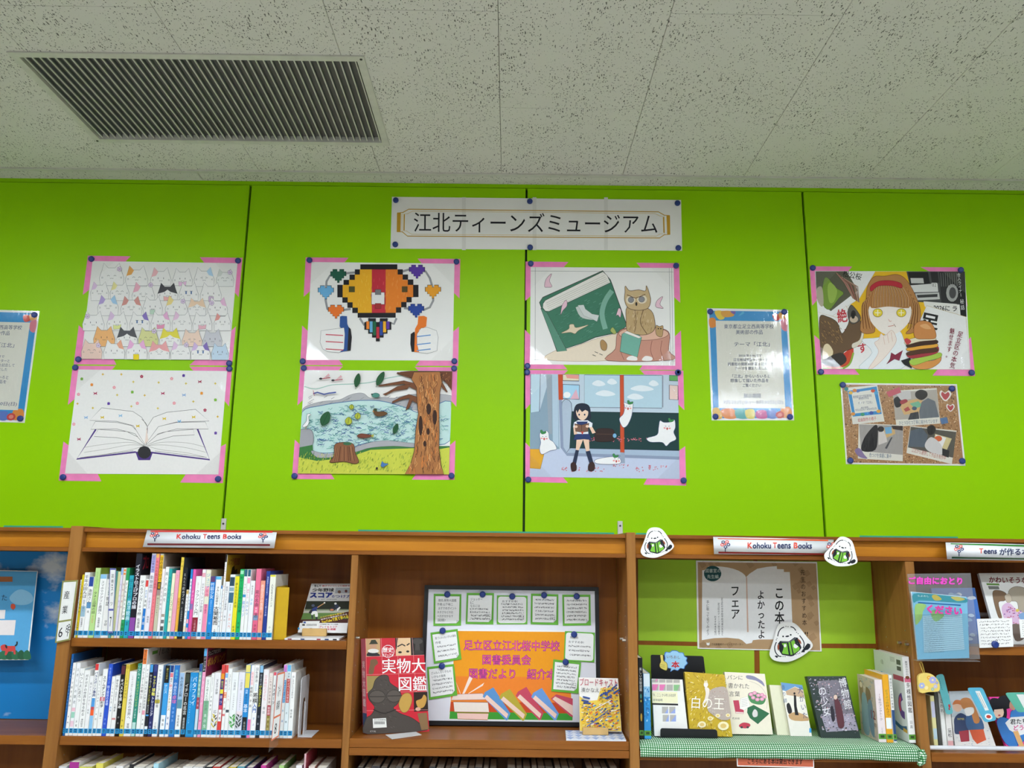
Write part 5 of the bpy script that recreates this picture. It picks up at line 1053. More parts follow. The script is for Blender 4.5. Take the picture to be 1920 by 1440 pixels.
for x in range(-300, 270, 62): A.blob([(x, 1500), (x-10, 1440), (x+30, 1405), (x+62, 1440), (x+66, 1500)], ('#2c6a48', '#245a3c')[(x//62) % 2])
A.poly([(60, 1362), (160, 1362), (166, 1450), (148, 1452), (140, 1420), (90, 1420), (66, 1460), (50, 1458), (58, 1400)], '#cc4440'); A.blob([(10, 1360), (50, 1345), (75, 1365), (60, 1410), (20, 1410), (8, 1390)], '#cc4440'); A.blob([(52, 1350), (75, 1358), (76, 1390), (60, 1380)], '#222a2c', n=2); A.curve([(158, 1362), (178, 1345), (180, 1315)], 16, '#222a2c')
A.build('printing', PRINT, base(t))
# small coloured paper edge at the far left of the picture

# ================================================================== books
PAGES = plain('page_edges', '#e9e2d0', 0.8, var=.05, scale=300)
ORD = ['first', 'second', 'third', 'fourth', 'fifth', 'sixth', 'seventh', 'eighth', 'ninth', 'tenth']
def nth(n):
    if n <= 10: return ORD[n-1]
    return '%d%s' % (n, 'th' if 10 < n % 100 < 20 else {1: 'st', 2: 'nd', 3: 'rd'}.get(n % 10, 'th'))
STICK = '#2494cc'
def spine_book(x0, x1, z0, h, depth, ysp, col, label, group, bands=(), titles=(), side=None, sticker=True, sidew=None, art=None, name='book', hard=False):
    """upright book, spine towards the viewer: cover, page block, printed spine, call-number sticker"""
    x0 += .0002; x1 -= .0002; w = x1-x0; tk = min(.0016 if not hard else .0028, w*.2); sc = C(side or col); cc = C(col)
    t = thing(name, label, 'book', ((x0+x1)/2, ysp+depth/2, z0), group)
    m = MB(); r_ = min(.0018, w*.25)
    sp = [(x0, ysp+r_*1.2), (x0+r_*.45, ysp+r_*.3), (x0+r_*1.3, ysp), (x1-r_*1.3, ysp), (x1-r_*.45, ysp+r_*.3), (x1, ysp+r_*1.2)]
    out = [(x0, ysp+depth)]+sp+[(x1, ysp+depth), (x1-tk, ysp+depth), (x1-tk, ysp+.004), (x0+tk, ysp+.004), (x0+tk, ysp+depth)]
    n = len(out); lo = [(x, y, z0) for x, y in out]; hi = [(x, y, z0+h) for x, y in out]
    m.add(lo+hi, [(i, (i+1) % n, (i+1) % n+n, i+n) for i in range(1, 6)], cc); m.add(lo+hi, [(i, (i+1) % n, (i+1) % n+n, i+n) for i in (0, 6, 7, 8, 9, 10, 11)], sc)
    for z_ in (0, 1):
        L_ = hi if z_ else lo
        m.add(L_, [(0, 1, 2, 10, 11), (2, 3, 4, 5, 9, 10), (5, 6, 7, 8, 9)], cc)
    m.build('cover', COVER, t)
    MB().box(x0+tk+.0001, x1-tk-.0001, ysp+.0042, ysp+depth-.003, z0+.0004+(.002 if hard else 0), z0+h-(.0028 if hard else .0008)).build('pages', PAGES, t)
    W, H = w*1000, h*1000
    A = Art(lambda u, v, k: Vector((x0+u/1000, ysp-k, z0+h-v/1000)), 4e-5); i0 = min(1.3*r_, .2*w)*1000*.5
    if bands or titles: A.rect(i0, .3, W-i0, H-.3, col)
    for v0, v1, c_ in bands: A.rect(i0, v0*H+(.3 if v0 == 0 else 0), W-i0, v1*H-(.3 if v1 == 1 else 0), c_)
    for tt in titles:
        s_, v0, v1, c_ = tt[:4]
        if not s_: continue
        f_ = tt[4] if len(tt) > 4 else .72; off = tt[5] if len(tt) > 5 else .5
        cell = (v1-v0)*H/len(s_); A.vtext(s_, W*off, v0*H, W*off, v1*H, min(W*f_, cell*1.15), c_, bold=tt[6] if len(tt) > 6 else .008)
    if art: art(A, W, H)
    if A.v: A.build('spine_print', COVER, base(t))
    if sticker:
        A = Art(lambda u, v, k: Vector((x0+u/1000, ysp-k, z0+h-v/1000)), 1.4e-3 if False else 4.2e-4); A.rect(i0*.6, H-21, W-i0*.6, H-7.5, STICK); A.rect(W*.25, H-18.5, W*.75, H-15.5, '#173a5a'); A.rect(W*.3, H-13, W*.72, H-10.4, '#173a5a'); A.line([(i0, H-14.2), (W-i0, H-14.2)], .5, '#1c6a9a'); A.build('call_sticker', COVER, base(t))
    return t
YSP = FB+.007
def row(items, zsh, pybot, where, group, ysp=YSP, xmin=None):
    """items: left px, right px (at the foot), top py, colour, look, bands, titles, side colour, depth"""
    out = []
    for n, it in enumerate(items):
        xl, xr, yt, col, look = it[:5]; bands = it[5] if len(it) > 5 else (); titles = it[6] if len(it) > 6 else (); side = it[7] if len(it) > 7 else None
        pb = pybot(xl); a, b_ = P(xl, pb, ysp), P(xr, pb, ysp); zt = P(xl+(1045-xl)*.013+2, yt, ysp).z; h = zt-zsh
        dp = it[8] if len(it) > 8 and it[8] else (.128 if h < .195 else (.148 if h < .222 else .182))
        x0 = a.x
        if xmin is not None: x0 = max(x0, xmin)
        lab = '%s, %s from left, %s' % (look, nth(n+1), where)
        if len(lab.split()) > 16: lab = '%s, %s on %s' % (look, nth(n+1), where)
        if len(lab.split()) > 16: lab = '%s, %s, %s' % (look, nth(n+1), where)
        out.append(spine_book(x0, max(b_.x, x0+.004), zsh+.0003, h, dp, ysp+random.uniform(0, .003), col, lab, group, bands, titles, side))
        xmin = max(b_.x, x0+.004)
    return out
W_ = '#f0efeb'; K_ = '#1c1c20'
UPPER = [
 (131.5, 140, 1087, W_, 'white paperback with red and black title', (), [('農業が温暖化を解決', .05, .62, '#c03038', .5, .3), ('農家が食の未来', .05, .6, K_, .45, .75), ('著者', .75, .85, '#555555', .4)]),
 (140, 144.7, 1077.5, '#e8cc1c', 'slim yellow paperback', (), [('くらしを支える林業', .1, .62, '#5a5420'), ('山本編', .75, .86, '#5a5420')]),
 (144.7, 154.8, 1073.5, W_, 'white book with a bluish field picture', [(.52, .68, '#9cbccc')], [('千年の田んぼ', .04, .40, K_, .8), ('国境の島に', .42, .6, '#5a7a98', .4), ('石井里津子', .70, .84, K_, .5)]),
 (154.8, 164.3, 1081.6, W_, 'white book with a navy head and blue wave', [(0, .16, '#2c4a98'), (.42, .52, '#5c90b8')], [('漁師さん', .2, .44, K_), ('森', .55, .6, K_, .4)]),
 (164.3, 174.5, 1065, '#b8d88c', 'pale green book', (), [('とことんやさしい', .05, .3, '#6a9a4c', .5), ('タネと品種の話', .34, .66, '#24301c', .85), ('よくわかる', .68, .79, '#d85030', .6)], '#8aa43c'),
 (174.5, 187.7, 1077, W_, 'thick white book with a sky blue head', [(0, .07, '#8cc0e0'), (.90, 1, '#88b8d8')], [('スマホでアグリと農園へ', .1, .64, '#3c3c40', .5), ('佐藤義太郎', .68, .84, K_, .42)], '#d4e2ea'),
 (187.7, 201.5, 1086, '#eceae4', 'off-white book with a green and black title', (), [('にっぽん鉄道', .06, .28, '#2c7a5a', .5), ('物語', .3, .46, K_, .6), ('学研', .7, .8, '#666666', .4)]),
 (201.5, 207, 1071, '#5aa8a4', 'teal book mostly behind the blue index card', (), ()),
 (207, 213.3, 1072, '#d8d8a0', 'pale yellow book behind the blue index card', (), ()),
 (213.3, 218, 1065, '#dcd4e4', 'pale lilac thin book', [(0, .1, '#8cb0dc')], [('まんが名作', .2, .6, '#a890b8')]),
 (218, 223.5, 1065, '#e4dcd0', 'beige thin book with orange dots', [(.02, .05, '#e8883c'), (.07, .10, '#e8883c')], [('世界の美術', .2, .6, '#b88078'), ('', .7, .8, K_)]),
 (223.5, 230, 1065, '#2c9c5c', 'green book with a white title strip', [(.18, .74, '#ecebe4')], [('子どもに伝えたい絵', .2, .72, '#444444'), ('宮崎', .78, .9, '#163a24')], '#2a7a4c'),
 (230, 239, 1079, '#2ba4b4', 'turquoise book with a pale blue block title', (), [('はじめての', .05, .38, '#0c3c4c', .75), ('西洋絵画', .4, .72, '#d8eef0', .95), ('図鑑', .74, .8, '#0c3c4c', .5)]),
 (239, 250.6, 1037.6, '#1e1c26', 'tall black book with a purple foot', [(.76, 1, '#8c4aa0')], [('イラスト仕上げプロの描', .13, .66, '#eceaf0', .85, .5, .02)], '#1a161e'),
 (250.6, 262, 1079, W_, 'white book with a long thin black title', (), [('学べるマンガ100冊', .08, .64, '#2a2a2c', .72), ('佐渡島', .68, .84, K_, .5)]),
 (262, 268.3, 1086, W_, 'white paperback with a bright blue lower half', [(.02, .13, '#d84440'), (.5, .86, '#2478c8')], [('のび太', .18, .32, '#2c78c0'), ('漫画', .34, .48, K_), ('戸田', .6, .8, '#f0f0f0')]),
 (268.3, 277.4, 1037.6, '#ece8f0', 'tall white book with a lavender head panel', [(.02, .23, '#a4a0d4')], [('ミニキャラ', .03, .22, '#24243a', .7), ('動物戯画', .26, .47, '#555560', .7), ('の描き方', .52, .66, '#888890', .5), ('映島巡', .74, .82, '#444450', .45)]),
 (277.4, 284.4, 1038, '#ec7c84', 'tall salmon pink book', [(0, .05, '#f0b460')], [('キャラの描き方基本', .08, .42, '#a02038', .7), ('レッスンデザイン', .48, .82, '#c04858', .5)]),
 (284.4, 292.3, 1038, '#c8c4a8', 'tall book with a yellow and black head and grey foot', [(0, .02, '#e4e0cc'), (.02, .34, '#ecb820'), (.34, .43, '#1c1a18'), (.43, .5, '#a48c84')], [('目の描き分け', .04, .33, '#1c1a18', .85), ('図鑑', .35, .42, '#ecb820', .6), ('萌えキャラクター', .52, .74, '#444438', .4)], '#b8a898'),
 (292.3, 297.7, 1066.7, '#f0e6e4', 'pinkish white thin book', (), [('考える手塚治', .25, .6, '#7a7a80')]),
 (297.7, 305, 1063, W_, 'white book with line drawings on its spine', [(.66, .70, '#a89888'), (.74, .79, '#777777'), (.83, .89, '#555555')], [('風と木の詩を', .06, .5, '#77777c', .8)]),
 (305, 311, 1066.7, '#2ca8a4', 'plain teal book', (), [('音楽カムイズム', .1, .5, '#145854', .55)]),
 (311, 317.3, 1075, '#ecebc8', 'pale yellow book with a green script title', (), [('ピースブル', .3, .58, '#4c8048', .9), ('池田', .64, .78, '#777755', .5)]),
 (317.3, 325.5, 1069.4, '#eca4b8', 'plain pink book', (), [('', .1, .2, K_), ('おかし', .06, .16, '#c88098', .5)]),
 (325.5, 331.2, 1045, '#eccc4c', 'tall thin yellow-orange book', [(.5, .9, '#e8a83c')], [('いの', .02, .14, '#6a5a18'), ('人形マン', .5, .64, '#8a5a18')], '#3c4448'),
 (331.2, 340.6, 1064, '#1e2024', 'black book with a thin white title', (), [('えんとつ町のプペル', .08, .52, '#dcdcd8', .5), ('にしのあきひろ', .56, .76, '#c8c8c4', .38)]),
 (340.6, 346, 1106, '#ecdcb8', 'short cream paperback', [(.02, .08, '#c8a860'), (.1, .74, '#f0efeb')], [('あなたの知らない', .12, .7, '#5a5a5c', .5)]),
 (346, 350.6, 1067.5, '#2c88cc', 'thin blue book with a white striped middle', [(.14, .6, '#e4eaf0'), (.72, .78, '#f0a8b8'), (.84, .9, '#f0a8b8')], [('音楽のおしゃべり', .16, .58, '#38589c')]),
 (350.6, 356.6, 1067.5, '#e45ca4', 'thin hot pink book', [(.5, .58, '#8c78b0')], [('ダンス', .3, .46, '#f4d0e4')]),
 (356.6, 368, 1080.6, W_, 'white book with a maroon foot', [(.66, .92, '#8c2434'), (.92, 1, '#b48474')], [('クラシック入門', .22, .62, '#2a2a2e', .72), ('たのしく', .1, .2, '#c87880', .4), ('三枝成彰', .70, .88, '#d8a8a8', .36)]),
 (368, 375.6, 1068, '#f0ecec', 'white book with a small pink flower at its head', [(.05, .11, '#eca8b4')], [('図解', .2, .28, '#888888', .5), ('クラシック音楽', .28, .62, K_, .7), ('大井', .7, .8, '#777777', .4)]),
 (375.6, 385, 1068.7, '#e8e4cc', 'cream book with a pink lower half', [(.24, .38, '#f4a8b8'), (.5, 1, '#f08cac')], [('ジュニア', .05, .28, '#3c9cc8', .85), ('楽典', .28, .4, '#d05878', .85), ('田子直子', .5, .64, '#8c2c48', .5)], '#c4b898'),
 (385, 394.7, 1081, '#2484d0', 'bright blue book with a purple head', [(0, .09, '#5c3c6c')], [('竹前少女', .1, .36, '#e8f4fc', .8), ('音楽をやりたい', .38, .6, '#9cccf0', .4), ('岡', .7, .8, '#9cccf0', .4)]),
 (394.7, 406, 1081, W_, 'white book with a sky blue head and heavy black title', [(0, .05, '#58b0dc')], [('きみに応援歌を', .16, .46, K_, .5), ('古関裕而', .48, .78, K_, .85, .5, .02), ('大野', .84, .9, K_, .5)], '#e4ecf0'),
 (406, 409.5, 1098, '#e8eef4', 'thin white and blue paperback', [(.0, .06, '#3c78b8')], [('音楽家の物語', .3, .8, '#555566')]),
 (409.5, 413.5, 1040, W_, 'tall thin white book with a yellow cover', [(.0, .09, '#2a1c1c')], [('こどものための', .1, .3, '#c83c34'), ('やさしいミュージカル', .36, .8, '#b85048')], '#c09a28'),
 (413.5, 421.7, 1091, '#ebeaea', 'white paperback with a thin grey title', (), [('戦国のどたばた能楽師', .08, .5, '#66666c', .5), ('野村', .58, .7, '#77777c', .4)]),
 (421.7, 431.7, 1077.5, '#e8ecf0', 'white book with dark blue figures', [(.04, .18, '#2c4a5c'), (.2, .26, '#88a8b8'), (.28, .44, '#3c6884')], [('からだの', .46, .56, K_, .4), ('演劇入門', .6, .84, '#e8a090', .5)]),
 (431.7, 440, 1081, '#e8dc2c', 'bright yellow paperback', (), [('夢をかなえる声優', .1, .5, '#4c4c20', .6), ('松濤', .78, .88, '#4c4c20', .5)]),
 (440, 448, 1067.5, '#1cb060', 'emerald green book', [(.02, .07, '#a0e0b8')], [('新ゲームのための全知識', .10, .62, '#0c3c24', .7), ('高橋', .74, .86, '#0c3c24', .45)]),
 (448, 455, 1068, W_, 'white book with a dark teal head and blue letters', [(0, .1, '#2c6478'), (.36, .4, '#3c90c8')], [('マジック', .2, .36, '#444444', .5), ('脱出マジ', .45, .68, '#3c8cd0', .8)]),
 (455, 461.7, 1068, W_, 'white book with a dark teal head and pink ring', [(0, .1, '#2c6478'), (.12, .2, '#f0a0c0')], [('あやとり', .28, .42, '#d85c98', .8), ('のひみつ', .45, .66, '#4878b8', .7)]),
 (461.7, 470.8, 1089, '#ecebeb', 'white book with a pale blue small title', (), [('鈴木忠志', .08, .24, '#444444', .4), ('演劇', .3, .42, '#88b8d0', .5)], '#3a2a28'),
 (470.8, 481, 1066.7, '#ec7494', 'rose pink book with a large black title', [(.66, .73, '#7c98b8'), (.73, 1, '#e06484')], [('能の名曲', .30, .54, '#2a1c24', .72), ('60', .54, .62, '#f4e8ec', .9), ('選', .62, .70, '#2a1c24', .72), ('中村', .78, .88, '#7a2038', .45)]),
 (481, 490, 1089, '#f09c84', 'salmon orange book', (), [('桂田正子の落語', .06, .5, '#f8e4dc', .62), ('手帖', .52, .7, '#c05c44', .5)], '#8a8a88'),
 (490, 498, 1071, '#243c8c', 'navy blue book with small white title', (), [('落語教師のための笑い', .08, .36, '#c8d0ec', .45), ('すごく使える話', .4, .66, '#c8d0ec', .45)]),
 (498, 509.5, 1078, '#ecebdc', 'cream book with a yellow head next to the yellow bookend', [(0, .03, '#e4dc3c')], [('人生を変えるアニメ', .14, .5, '#3a3a38', .42), ('小川', .78, .9, '#555555', .35)], '#e8e4d4'),
]
up_ = row(UPPER, Z1, lambda x: 1193+(x-130)*.010, 'upper left shelf', 'books on the upper left shelf', xmin=LB[0]+.003)
LOWER = [
 (111.7, 121, 1226.5, '#1c62a4', 'deep blue book with a white script title', (), [('マイ・メダル', .06, .22, '#b8d4ec', .5), ('50', .24, .31, '#e8f0f8', .8), ('人のパラアスリート', .34, .72, '#b8d4ec', .55)], '#1c4a7c'),
 (121, 127.4, 1243, W_, 'thin white book with a fine black title', (), [('スポーツ雑学大百科', .06, .62, '#444444', .6), ('事典', .7, .86, K_, .4)]),
 (127.4, 135.3, 1243, '#eeedec', 'white book with pastel pictures near its foot', [(.62, .67, '#eebcc8'), (.68, .76, '#9cd0b8'), (.80, .88, '#ecc8d4')], [('スポーツの歴史', .06, .58, '#4a5058', .6)]),
 (135.3, 145, 1253.5, W_, 'white book with a grey brush title', (), [('いっしょに走ろっ', .06, .5, '#3a3a3c', .75), ('大塚', .76, .88, '#444444', .4)], '#d8e4ea'),
 (145, 156, 1257, W_, 'white book with a long black title', (), [('ガチガチの世界をゆるめる', .06, .70, '#2c2c2e', .55), ('澤田智洋', .74, .87, '#3a3a3a', .42)]),
 (156, 164, 1267.5, '#eeecea', 'short white paperback with a pale grey title', (), [('義足でかがやく', .1, .5, '#888888', .5), ('城島', .55, .64, '#777777', .4)]),
 (164, 171.8, 1244.7, W_, 'white book with a red head, orange square and blue foot', [(0, .09, '#d83c3c'), (.48, .60, '#4c98d8'), (.60, .64, '#c84c58'), (.64, .72, '#ec5c28'), (.72, .9, '#8cc0e4')], [('パラスポーツ事典', .11, .46, '#2c3874', .8, .5, .02)], '#e4e8ec'),
 (171.8, 179, 1268, W_, 'thin white paperback beside the red-headed book', (), [('もう一つのスポーツ', .06, .56, '#444444', .5), ('本田', .6, .76, K_, .4)]),
 (179, 189, 1255, W_, 'white book with a bold black and red title', [(.42, .48, '#c82c44')], [('スラムダンク', .10, .42, '#1c1c1e', .62, .5, .02), ('勝', .42, .48, '#f4e8e8', .6), ('利学', .48, .58, '#1c1c1e', .62, .5, .02), ('辻秀一', .65, .76, K_, .45)]),
 (189, 197.4, 1245.4, '#2c54c4', 'royal blue book', (), [('陸上競技入門ブック', .05, .28, '#b0c4f0', .4), ('陸上競技の基礎', .3, .58, '#e4ecfc', .62), ('大村', .74, .86, '#b0c4f0', .4)], '#2044b0'),
 (197.4, 205.3, 1268.8, W_, 'short white paperback with a thin blue author line', (), [('どこでもはしる', .08, .46, '#777777', .5), ('高野', .5, .6, '#5c90c0', .4)]),
 (205.3, 213.8, 1267.3, '#eeece8', 'short off-white paperback with a black head title', [(.7, .73, '#d88c88')], [('夢を掴む', .06, .24, K_, .6), ('挑戦者たち', .26, .42, '#888888', .4), ('土橋恵', .46, .6, K_, .45)]),
 (213.8, 222.3, 1246.2, '#161616', 'black book with a white brush title', [(.02, .14, '#5c2c38')], [('#バスケを楽しめ', .2, .62, '#ecebe8', .78, .5, .02), ('鈴木', .7, .86, '#b8b8b4', .38)]),
 (222.3, 230, 1246.2, '#e4cc50', 'mustard yellow book', [(.01, .06, '#c8a838')], [('トレーニング', .06, .22, '#6a5a1c', .4), ('ファンドリル', .22, .48, '#2a2410', .75), ('指導', .74, .9, '#4a4018', .4)], '#d4b428'),
 (230, 244.3, 1259.3, '#eeedea', 'thick white book with a black title', (), [('こうやって夢中になった', .06, .36, '#777777', .3), ('その先の世界へ', .36, .74, '#1c1c1e', .48), ('堂場', .8, .88, K_, .35)], '#dcdad4'),
 (244.3, 252.4, 1244.7, '#2c8c78', 'teal green book with a pale foot', [(.81, 1, '#bcdcd4')], [('リアル×', .02, .22, '#e4f0e8', .72), ('リオパラリンピック', .24, .6, '#d0e04c', .62), ('井上雄彦', .62, .76, '#d8ece4', .4)], '#2a7466'),
 (252.4, 261.2, 1216.3, W_, 'tall white book with an orange head', [(.01, .18, '#e07838')], [('考えて勝つ', .02, .17, '#4a2410', .5), ('バレーボールの戦い方', .22, .58, '#2c2c2c', .6), ('高橋宏文', .62, .74, '#444444', .4)], '#e4e2dc'),
 (261.2, 268, 1246.2, W_, 'white book with a pink shape in its lower half', [(.64, .70, '#e89cac')], [('サッカー間で受ける解剖図鑑', .06, .62, '#4c4c54', .6), ('風間', .74, .86, '#555555', .4)]),
 (268, 275, 1246.2, '#20222c', 'black book with a sky blue head and yellow letters', [(0, .11, '#4c9cd8'), (.7, .72, '#4ca0e0'), (.86, .9, '#f0f0f0')], [('サッカー', .14, .3, '#e8e8e4', .7), ('ディフェンダー', .3, .56, '#e0dc50', .7), ('のココロ', .56, .68, '#d8d8d4', .5)]),
 (275, 283, 1246.2, '#262c64', 'indigo book with a yellow and white title', [(0, .1, '#3c4480')], [('サッカー', .16, .32, '#ece83c', .75, .5, .02), ('球軸', .33, .44, '#f0e868', .85, .5, .02), ('トレーニング', .45, .72, '#f0f0ec', .7, .5, .02), ('高岡', .78, .9, '#a8b0d8', .4)]),
 (283, 293.5, 1247, W_, 'white book with a faint black title beside the tennis book', [(.49, .54, '#c8b838')], [('サッカードリブル解剖図鑑', .06, .6, '#3c3c44', .5), ('三笘', .8, .9, K_, .45)], '#c4d4dc'),
 (297.5, 307.7, 1247.6, '#3c9cdc', 'sky blue tennis book with a black head', [(0, .25, '#1a1a1c'), (.7, 1, '#f0f0ee')], [('勝つための', .04, .2, '#c8c050', .36), ('テニス', .27, .4, '#f0f8fc', .72), ('福島', .74, .86, '#444444', .4)]),
 (307.7, 315, 1247.6, '#f0eeee', 'white book with a navy head and mixed red letters', [(0, .1, '#24407c'), (.11, .17, '#e87c84')], [('確実に', .18, .27, '#2c2c40', .6), ('勝つ', .27, .35, '#d83c4c', .85), ('ソフトテニス', .36, .64, '#a89820', .72, .5, .02), ('最強', .7, .86, '#3c5898', .5)], '#20407c'),
 (315, 325.5, 1247.6, '#2c74c0', 'blue book with pink dots in its title', (), [('基本を', .06, .2, '#6cd0d8', .6), ('中高生の', .24, .42, '#d8e4f4', .7), ('卓球', .42, .54, '#f06ca0', .85), ('平野早矢', .58, .8, '#9cc0ec', .4)], '#e4e2de'),
 (326, 336.5, 1261.5, W_, 'white book with a pale blue upper half and landscape band', [(0, .42, '#9cbcdc'), (.42, .56, '#5c90a4')], [('あの夏の正解', .06, .38, '#2a3a4c', .55), ('早見和真', .66, .84, '#3a3a3c', .42)], '#e4e0d8'),
 (337, 345.8, 1261.5, '#1a1a1a', 'black book with a large white title', [(.02, .16, '#3c4438')], [('イチローの名言', .17, .66, '#f0efeb', .85), ('桑原晃弥', .70, .88, '#d8d8d4', .5)], '#dcd4c0'),
 (346, 361.8, 1261.5, '#1c8ccc', 'wide bright blue book with a large white title', (), [('バタフライ', .06, .52, '#f0f6fa', .55, .62), ('ユスラ・マルディニ', .06, .3, '#b4d8f0', .25, .2), ('Butterfly', .44, .80, '#a8d4ec', .34, .3)], '#dcd4c0'),
 (362, 368.3, 1245.4, '#5c9ca8', 'slim teal and white book with a navy head', [(0, .1, '#24488c'), (.11, .46, '#88b8a8'), (.46, .62, '#a84050'), (.62, 1, '#c8dce4')], [('世界の登山', .14, .44, '#e8f4f0', .6), ('山岳', .48, .6, '#f0d8dc', .5)]),
 (368.3, 375, 1216, '#f0a0c0', 'tall pink book with a black and blue head', [(0, .09, '#58a8d8'), (.09, .27, '#1c1c20')], [('ジュニアの', .1, .26, '#ecebe8', .65), ('クライミング', .3, .66, '#fbe4ee', .7), ('東', .8, .84, '#c04878', .5)], '#8c2448'),
 (375.5, 386.5, 1269.5, '#eef0ea', 'short white book with a green lower half', [(.4, .9, '#7cb08c')], [('父さん考えた自分の道', .04, .56, '#5c7a64', .5), ('本の虫', .6, .86, '#e4f0e8', .5)], '#e8e4da'),
 (386.5, 393.2, 1263, W_, 'white book with a fine black title beside the green-footed book', (), [('わがままジュニア', .06, .3, '#888888', .4), ('原田隆史', .34, .6, K_, .45)]),
 (393.2, 405, 1261.5, '#eceaea', 'wide white book with a yellow and black figure', (), [('文女子自律', .1, .34, K_, .42), ('広く', .58, .68, '#2a2a2a', .5)], '#e4e2de'),
 (405, 412.3, 1247, '#d84038', 'multicoloured book with a red head and navy middle', [(0, .1, '#d84c48'), (.12, .2, '#e89c2c'), (.2, .34, '#2c2c74'), (.34, .40, '#e8dc40'), (.40, .56, '#3c3c84'), (.56, .62, '#d84460'), (.62, .78, '#ecebe8'), (.9, 1, '#e8e0dc')], [('部活で', .22, .33, '#e8e840', .6), ('勝つ', .41, .55, '#e8e8f0', .7), ('剣道', .64, .77, K_, .5)]),
 (412.3, 418.6, 1247, W_, 'white book with a red head and orange square', [(0, .11, '#d84c48'), (.12, .18, '#88b8e0'), (.38, .46, '#e8702c'), (.68, .71, '#e07878')], [('実技で', .2, .36, '#3c5898', .7), ('柔道', .38, .46, '#fbf0e4', .6), ('上達', .47, .66, K_, .6)]),
 (418.6, 426, 1254, W_, 'white book with a small English-style black title', [(.6, .64, '#485058')], [('リアルボクシング', .08, .32, '#2a2a2c', .45), ('入門', .38, .48, '#e08c94', .45)]),
 (426, 438.8, 1260.8, '#eef0ee', 'white book with green fern leaves near its foot', (), [('一百葉詩', .10, .28, '#77777c', .36), ('いのちのおはなし', .32, .58, '#555555', .2)], '#e8e6e0'),
 (438.8, 451.2, 1260.8, '#e6e4ec', 'pale lilac white book with a dark leaf near its foot', [(.60, .66, '#ecdce0')], [('一百花詩', .10, .28, '#77777c', .36), ('いのちのおはなし', .32, .58, '#555555', .2)], '#e8e6e0'),
 (451.2, 461.3, 1247, '#2488cc', 'blue book with a black foot and yellow tab', [(.0, .10, '#e8dc78'), (.11, .32, '#e8d860'), (.72, 1, '#1a1a1c')], [('図解', .34, .40, '#d4e8f8', .5), ('オセロの', .40, .54, '#142c4c', .8), ('基本', .54, .66, '#f0f4f8', .8), ('長谷川', .78, .9, '#b8b8b4', .4)]),
 (461.3, 468.4, 1247.5, W_, 'white book with a pink foot', [(.09, .28, '#f4d4d4'), (.75, 1, '#f07cb4')], [('やさしい', .10, .27, '#d87880', .5), ('将棋の', .3, .44, K_, .8), ('手筋', .46, .6, '#44444c', .6)]),
 (468.4, 477.6, 1247.5, W_, 'white book with a large blue and black title', [], [('羽生善治', .03, .24, '#2a2a30', .6), ('みるみる', .26, .36, '#6cacd8', .5), ('将棋', .38, .53, '#1c1c20', .95, .5, .02), ('入門', .53, .66, '#2c68b8', .9, .5, .02), ('学ぶ', .7, .86, '#3c70b8', .4)]),
 (477.6, 485.3, 1248, '#1c2430', 'black book with a yellow title and sky blue head', [(0, .10, '#88b8d8')], [('はじめての', .12, .28, '#c8ccd4', .5), ('けん玉テクニック', .28, .58, '#dcd83c', .78, .5, .02), ('日本', .66, .86, '#a8b0b8', .5)], '#20304c'),
 (485.3, 496.3, 1255.6, '#f0e9e8', 'white book with a pale pink title', [], [('日本棋院の子ども', .08, .46, '#e8a0a8', .5), ('寺田', .54, .66, '#555555', .42)], '#eccccc'),
 (496.3, 504.3, 1262, '#e8dcd4', 'white book with a red square and olive foot', [(.5, .66, '#b43848'), (.66, .92, '#8c7c38')], [('これでわかる将棋', .06, .48, '#6a2c38', .5), ('最前線', .52, .65, '#f4e4e4', .6), ('観る将', .68, .9, '#e0d490', .5)]),
 (504.3, 510.5, 1260.7, W_, 'white book with a bold black title behind the orange-framed card', [(.0, .05, '#e05868')], [('eスポーツ', .18, .5, K_, .85, .5, .02)]),
 (510.5, 516.5, 1262, '#b8a0cc', 'lilac book behind the orange-framed card', (), ()),
 (516.5, 523, 1262, '#e8e4e4', 'white book behind the orange-framed card', (), ()),
 (523, 530.2, 1247, W_, 'white book with a magenta head and sky blue block title', [(0, .1, '#c87cc8'), (.21, .52, '#4c9cd4')], [('心を動かす', .11, .2, '#555555', .5), ('ファシリテーション', .22, .51, '#f0f6fa', .6), ('会議', .56, .84, '#4c88b8', .5)]),
 (530.2, 538.2, 1247, '#e4eef0', 'white book with a sky blue head and red block title', [(0, .09, '#68b4e0'), (.19, .52, '#c4504c')], [('図解', .1, .18, '#555555', .5), ('ディベートスキル', .2, .51, '#fbecec', .66), ('大橋', .6, .84, '#4c6c78', .45)]),
 (538.2, 547.5, 1260.7, W_, 'white book next to the white metal bookend', (), [('話し方ひとつで変わる', .05, .4, '#3c3c40', .42), ('福田健', .56, .7, '#3a3a3a', .42)], '#eae8e0'),
]
lw = row(LOWER, Z2, lambda x: 1377+(x-110)*.013, 'lower left shelf', 'books on the lower left shelf', xmin=LB[0]+.003)
def leaves(t, cols, seed):
    o = ORG[t.name]; rr = random.Random(seed); me = base(t).data
    xs = [v.co.x+o.x for v in me.vertices]; x0, x1 = min(xs), max(xs); A = Art(lambda u, v, k: Vector((x0+u/1000, YSP-.0005-k, o.z+v/1000)), 2e-4); W = (x1-x0)*1000
    for k in range(11):
        cx = W*rr.uniform(.3, .7); cz = 26+k*3.2; a = rr.choice([-1, 1]); A.poly([(cx, cz), (cx+a*W*.25, cz+4), (max(.6, min(W-.6, cx+a*W*.5)), cz+10), (cx+a*W*.1, cz+7)], cols[k % len(cols)])
    A.build('leaf_picture', COVER, base(t))
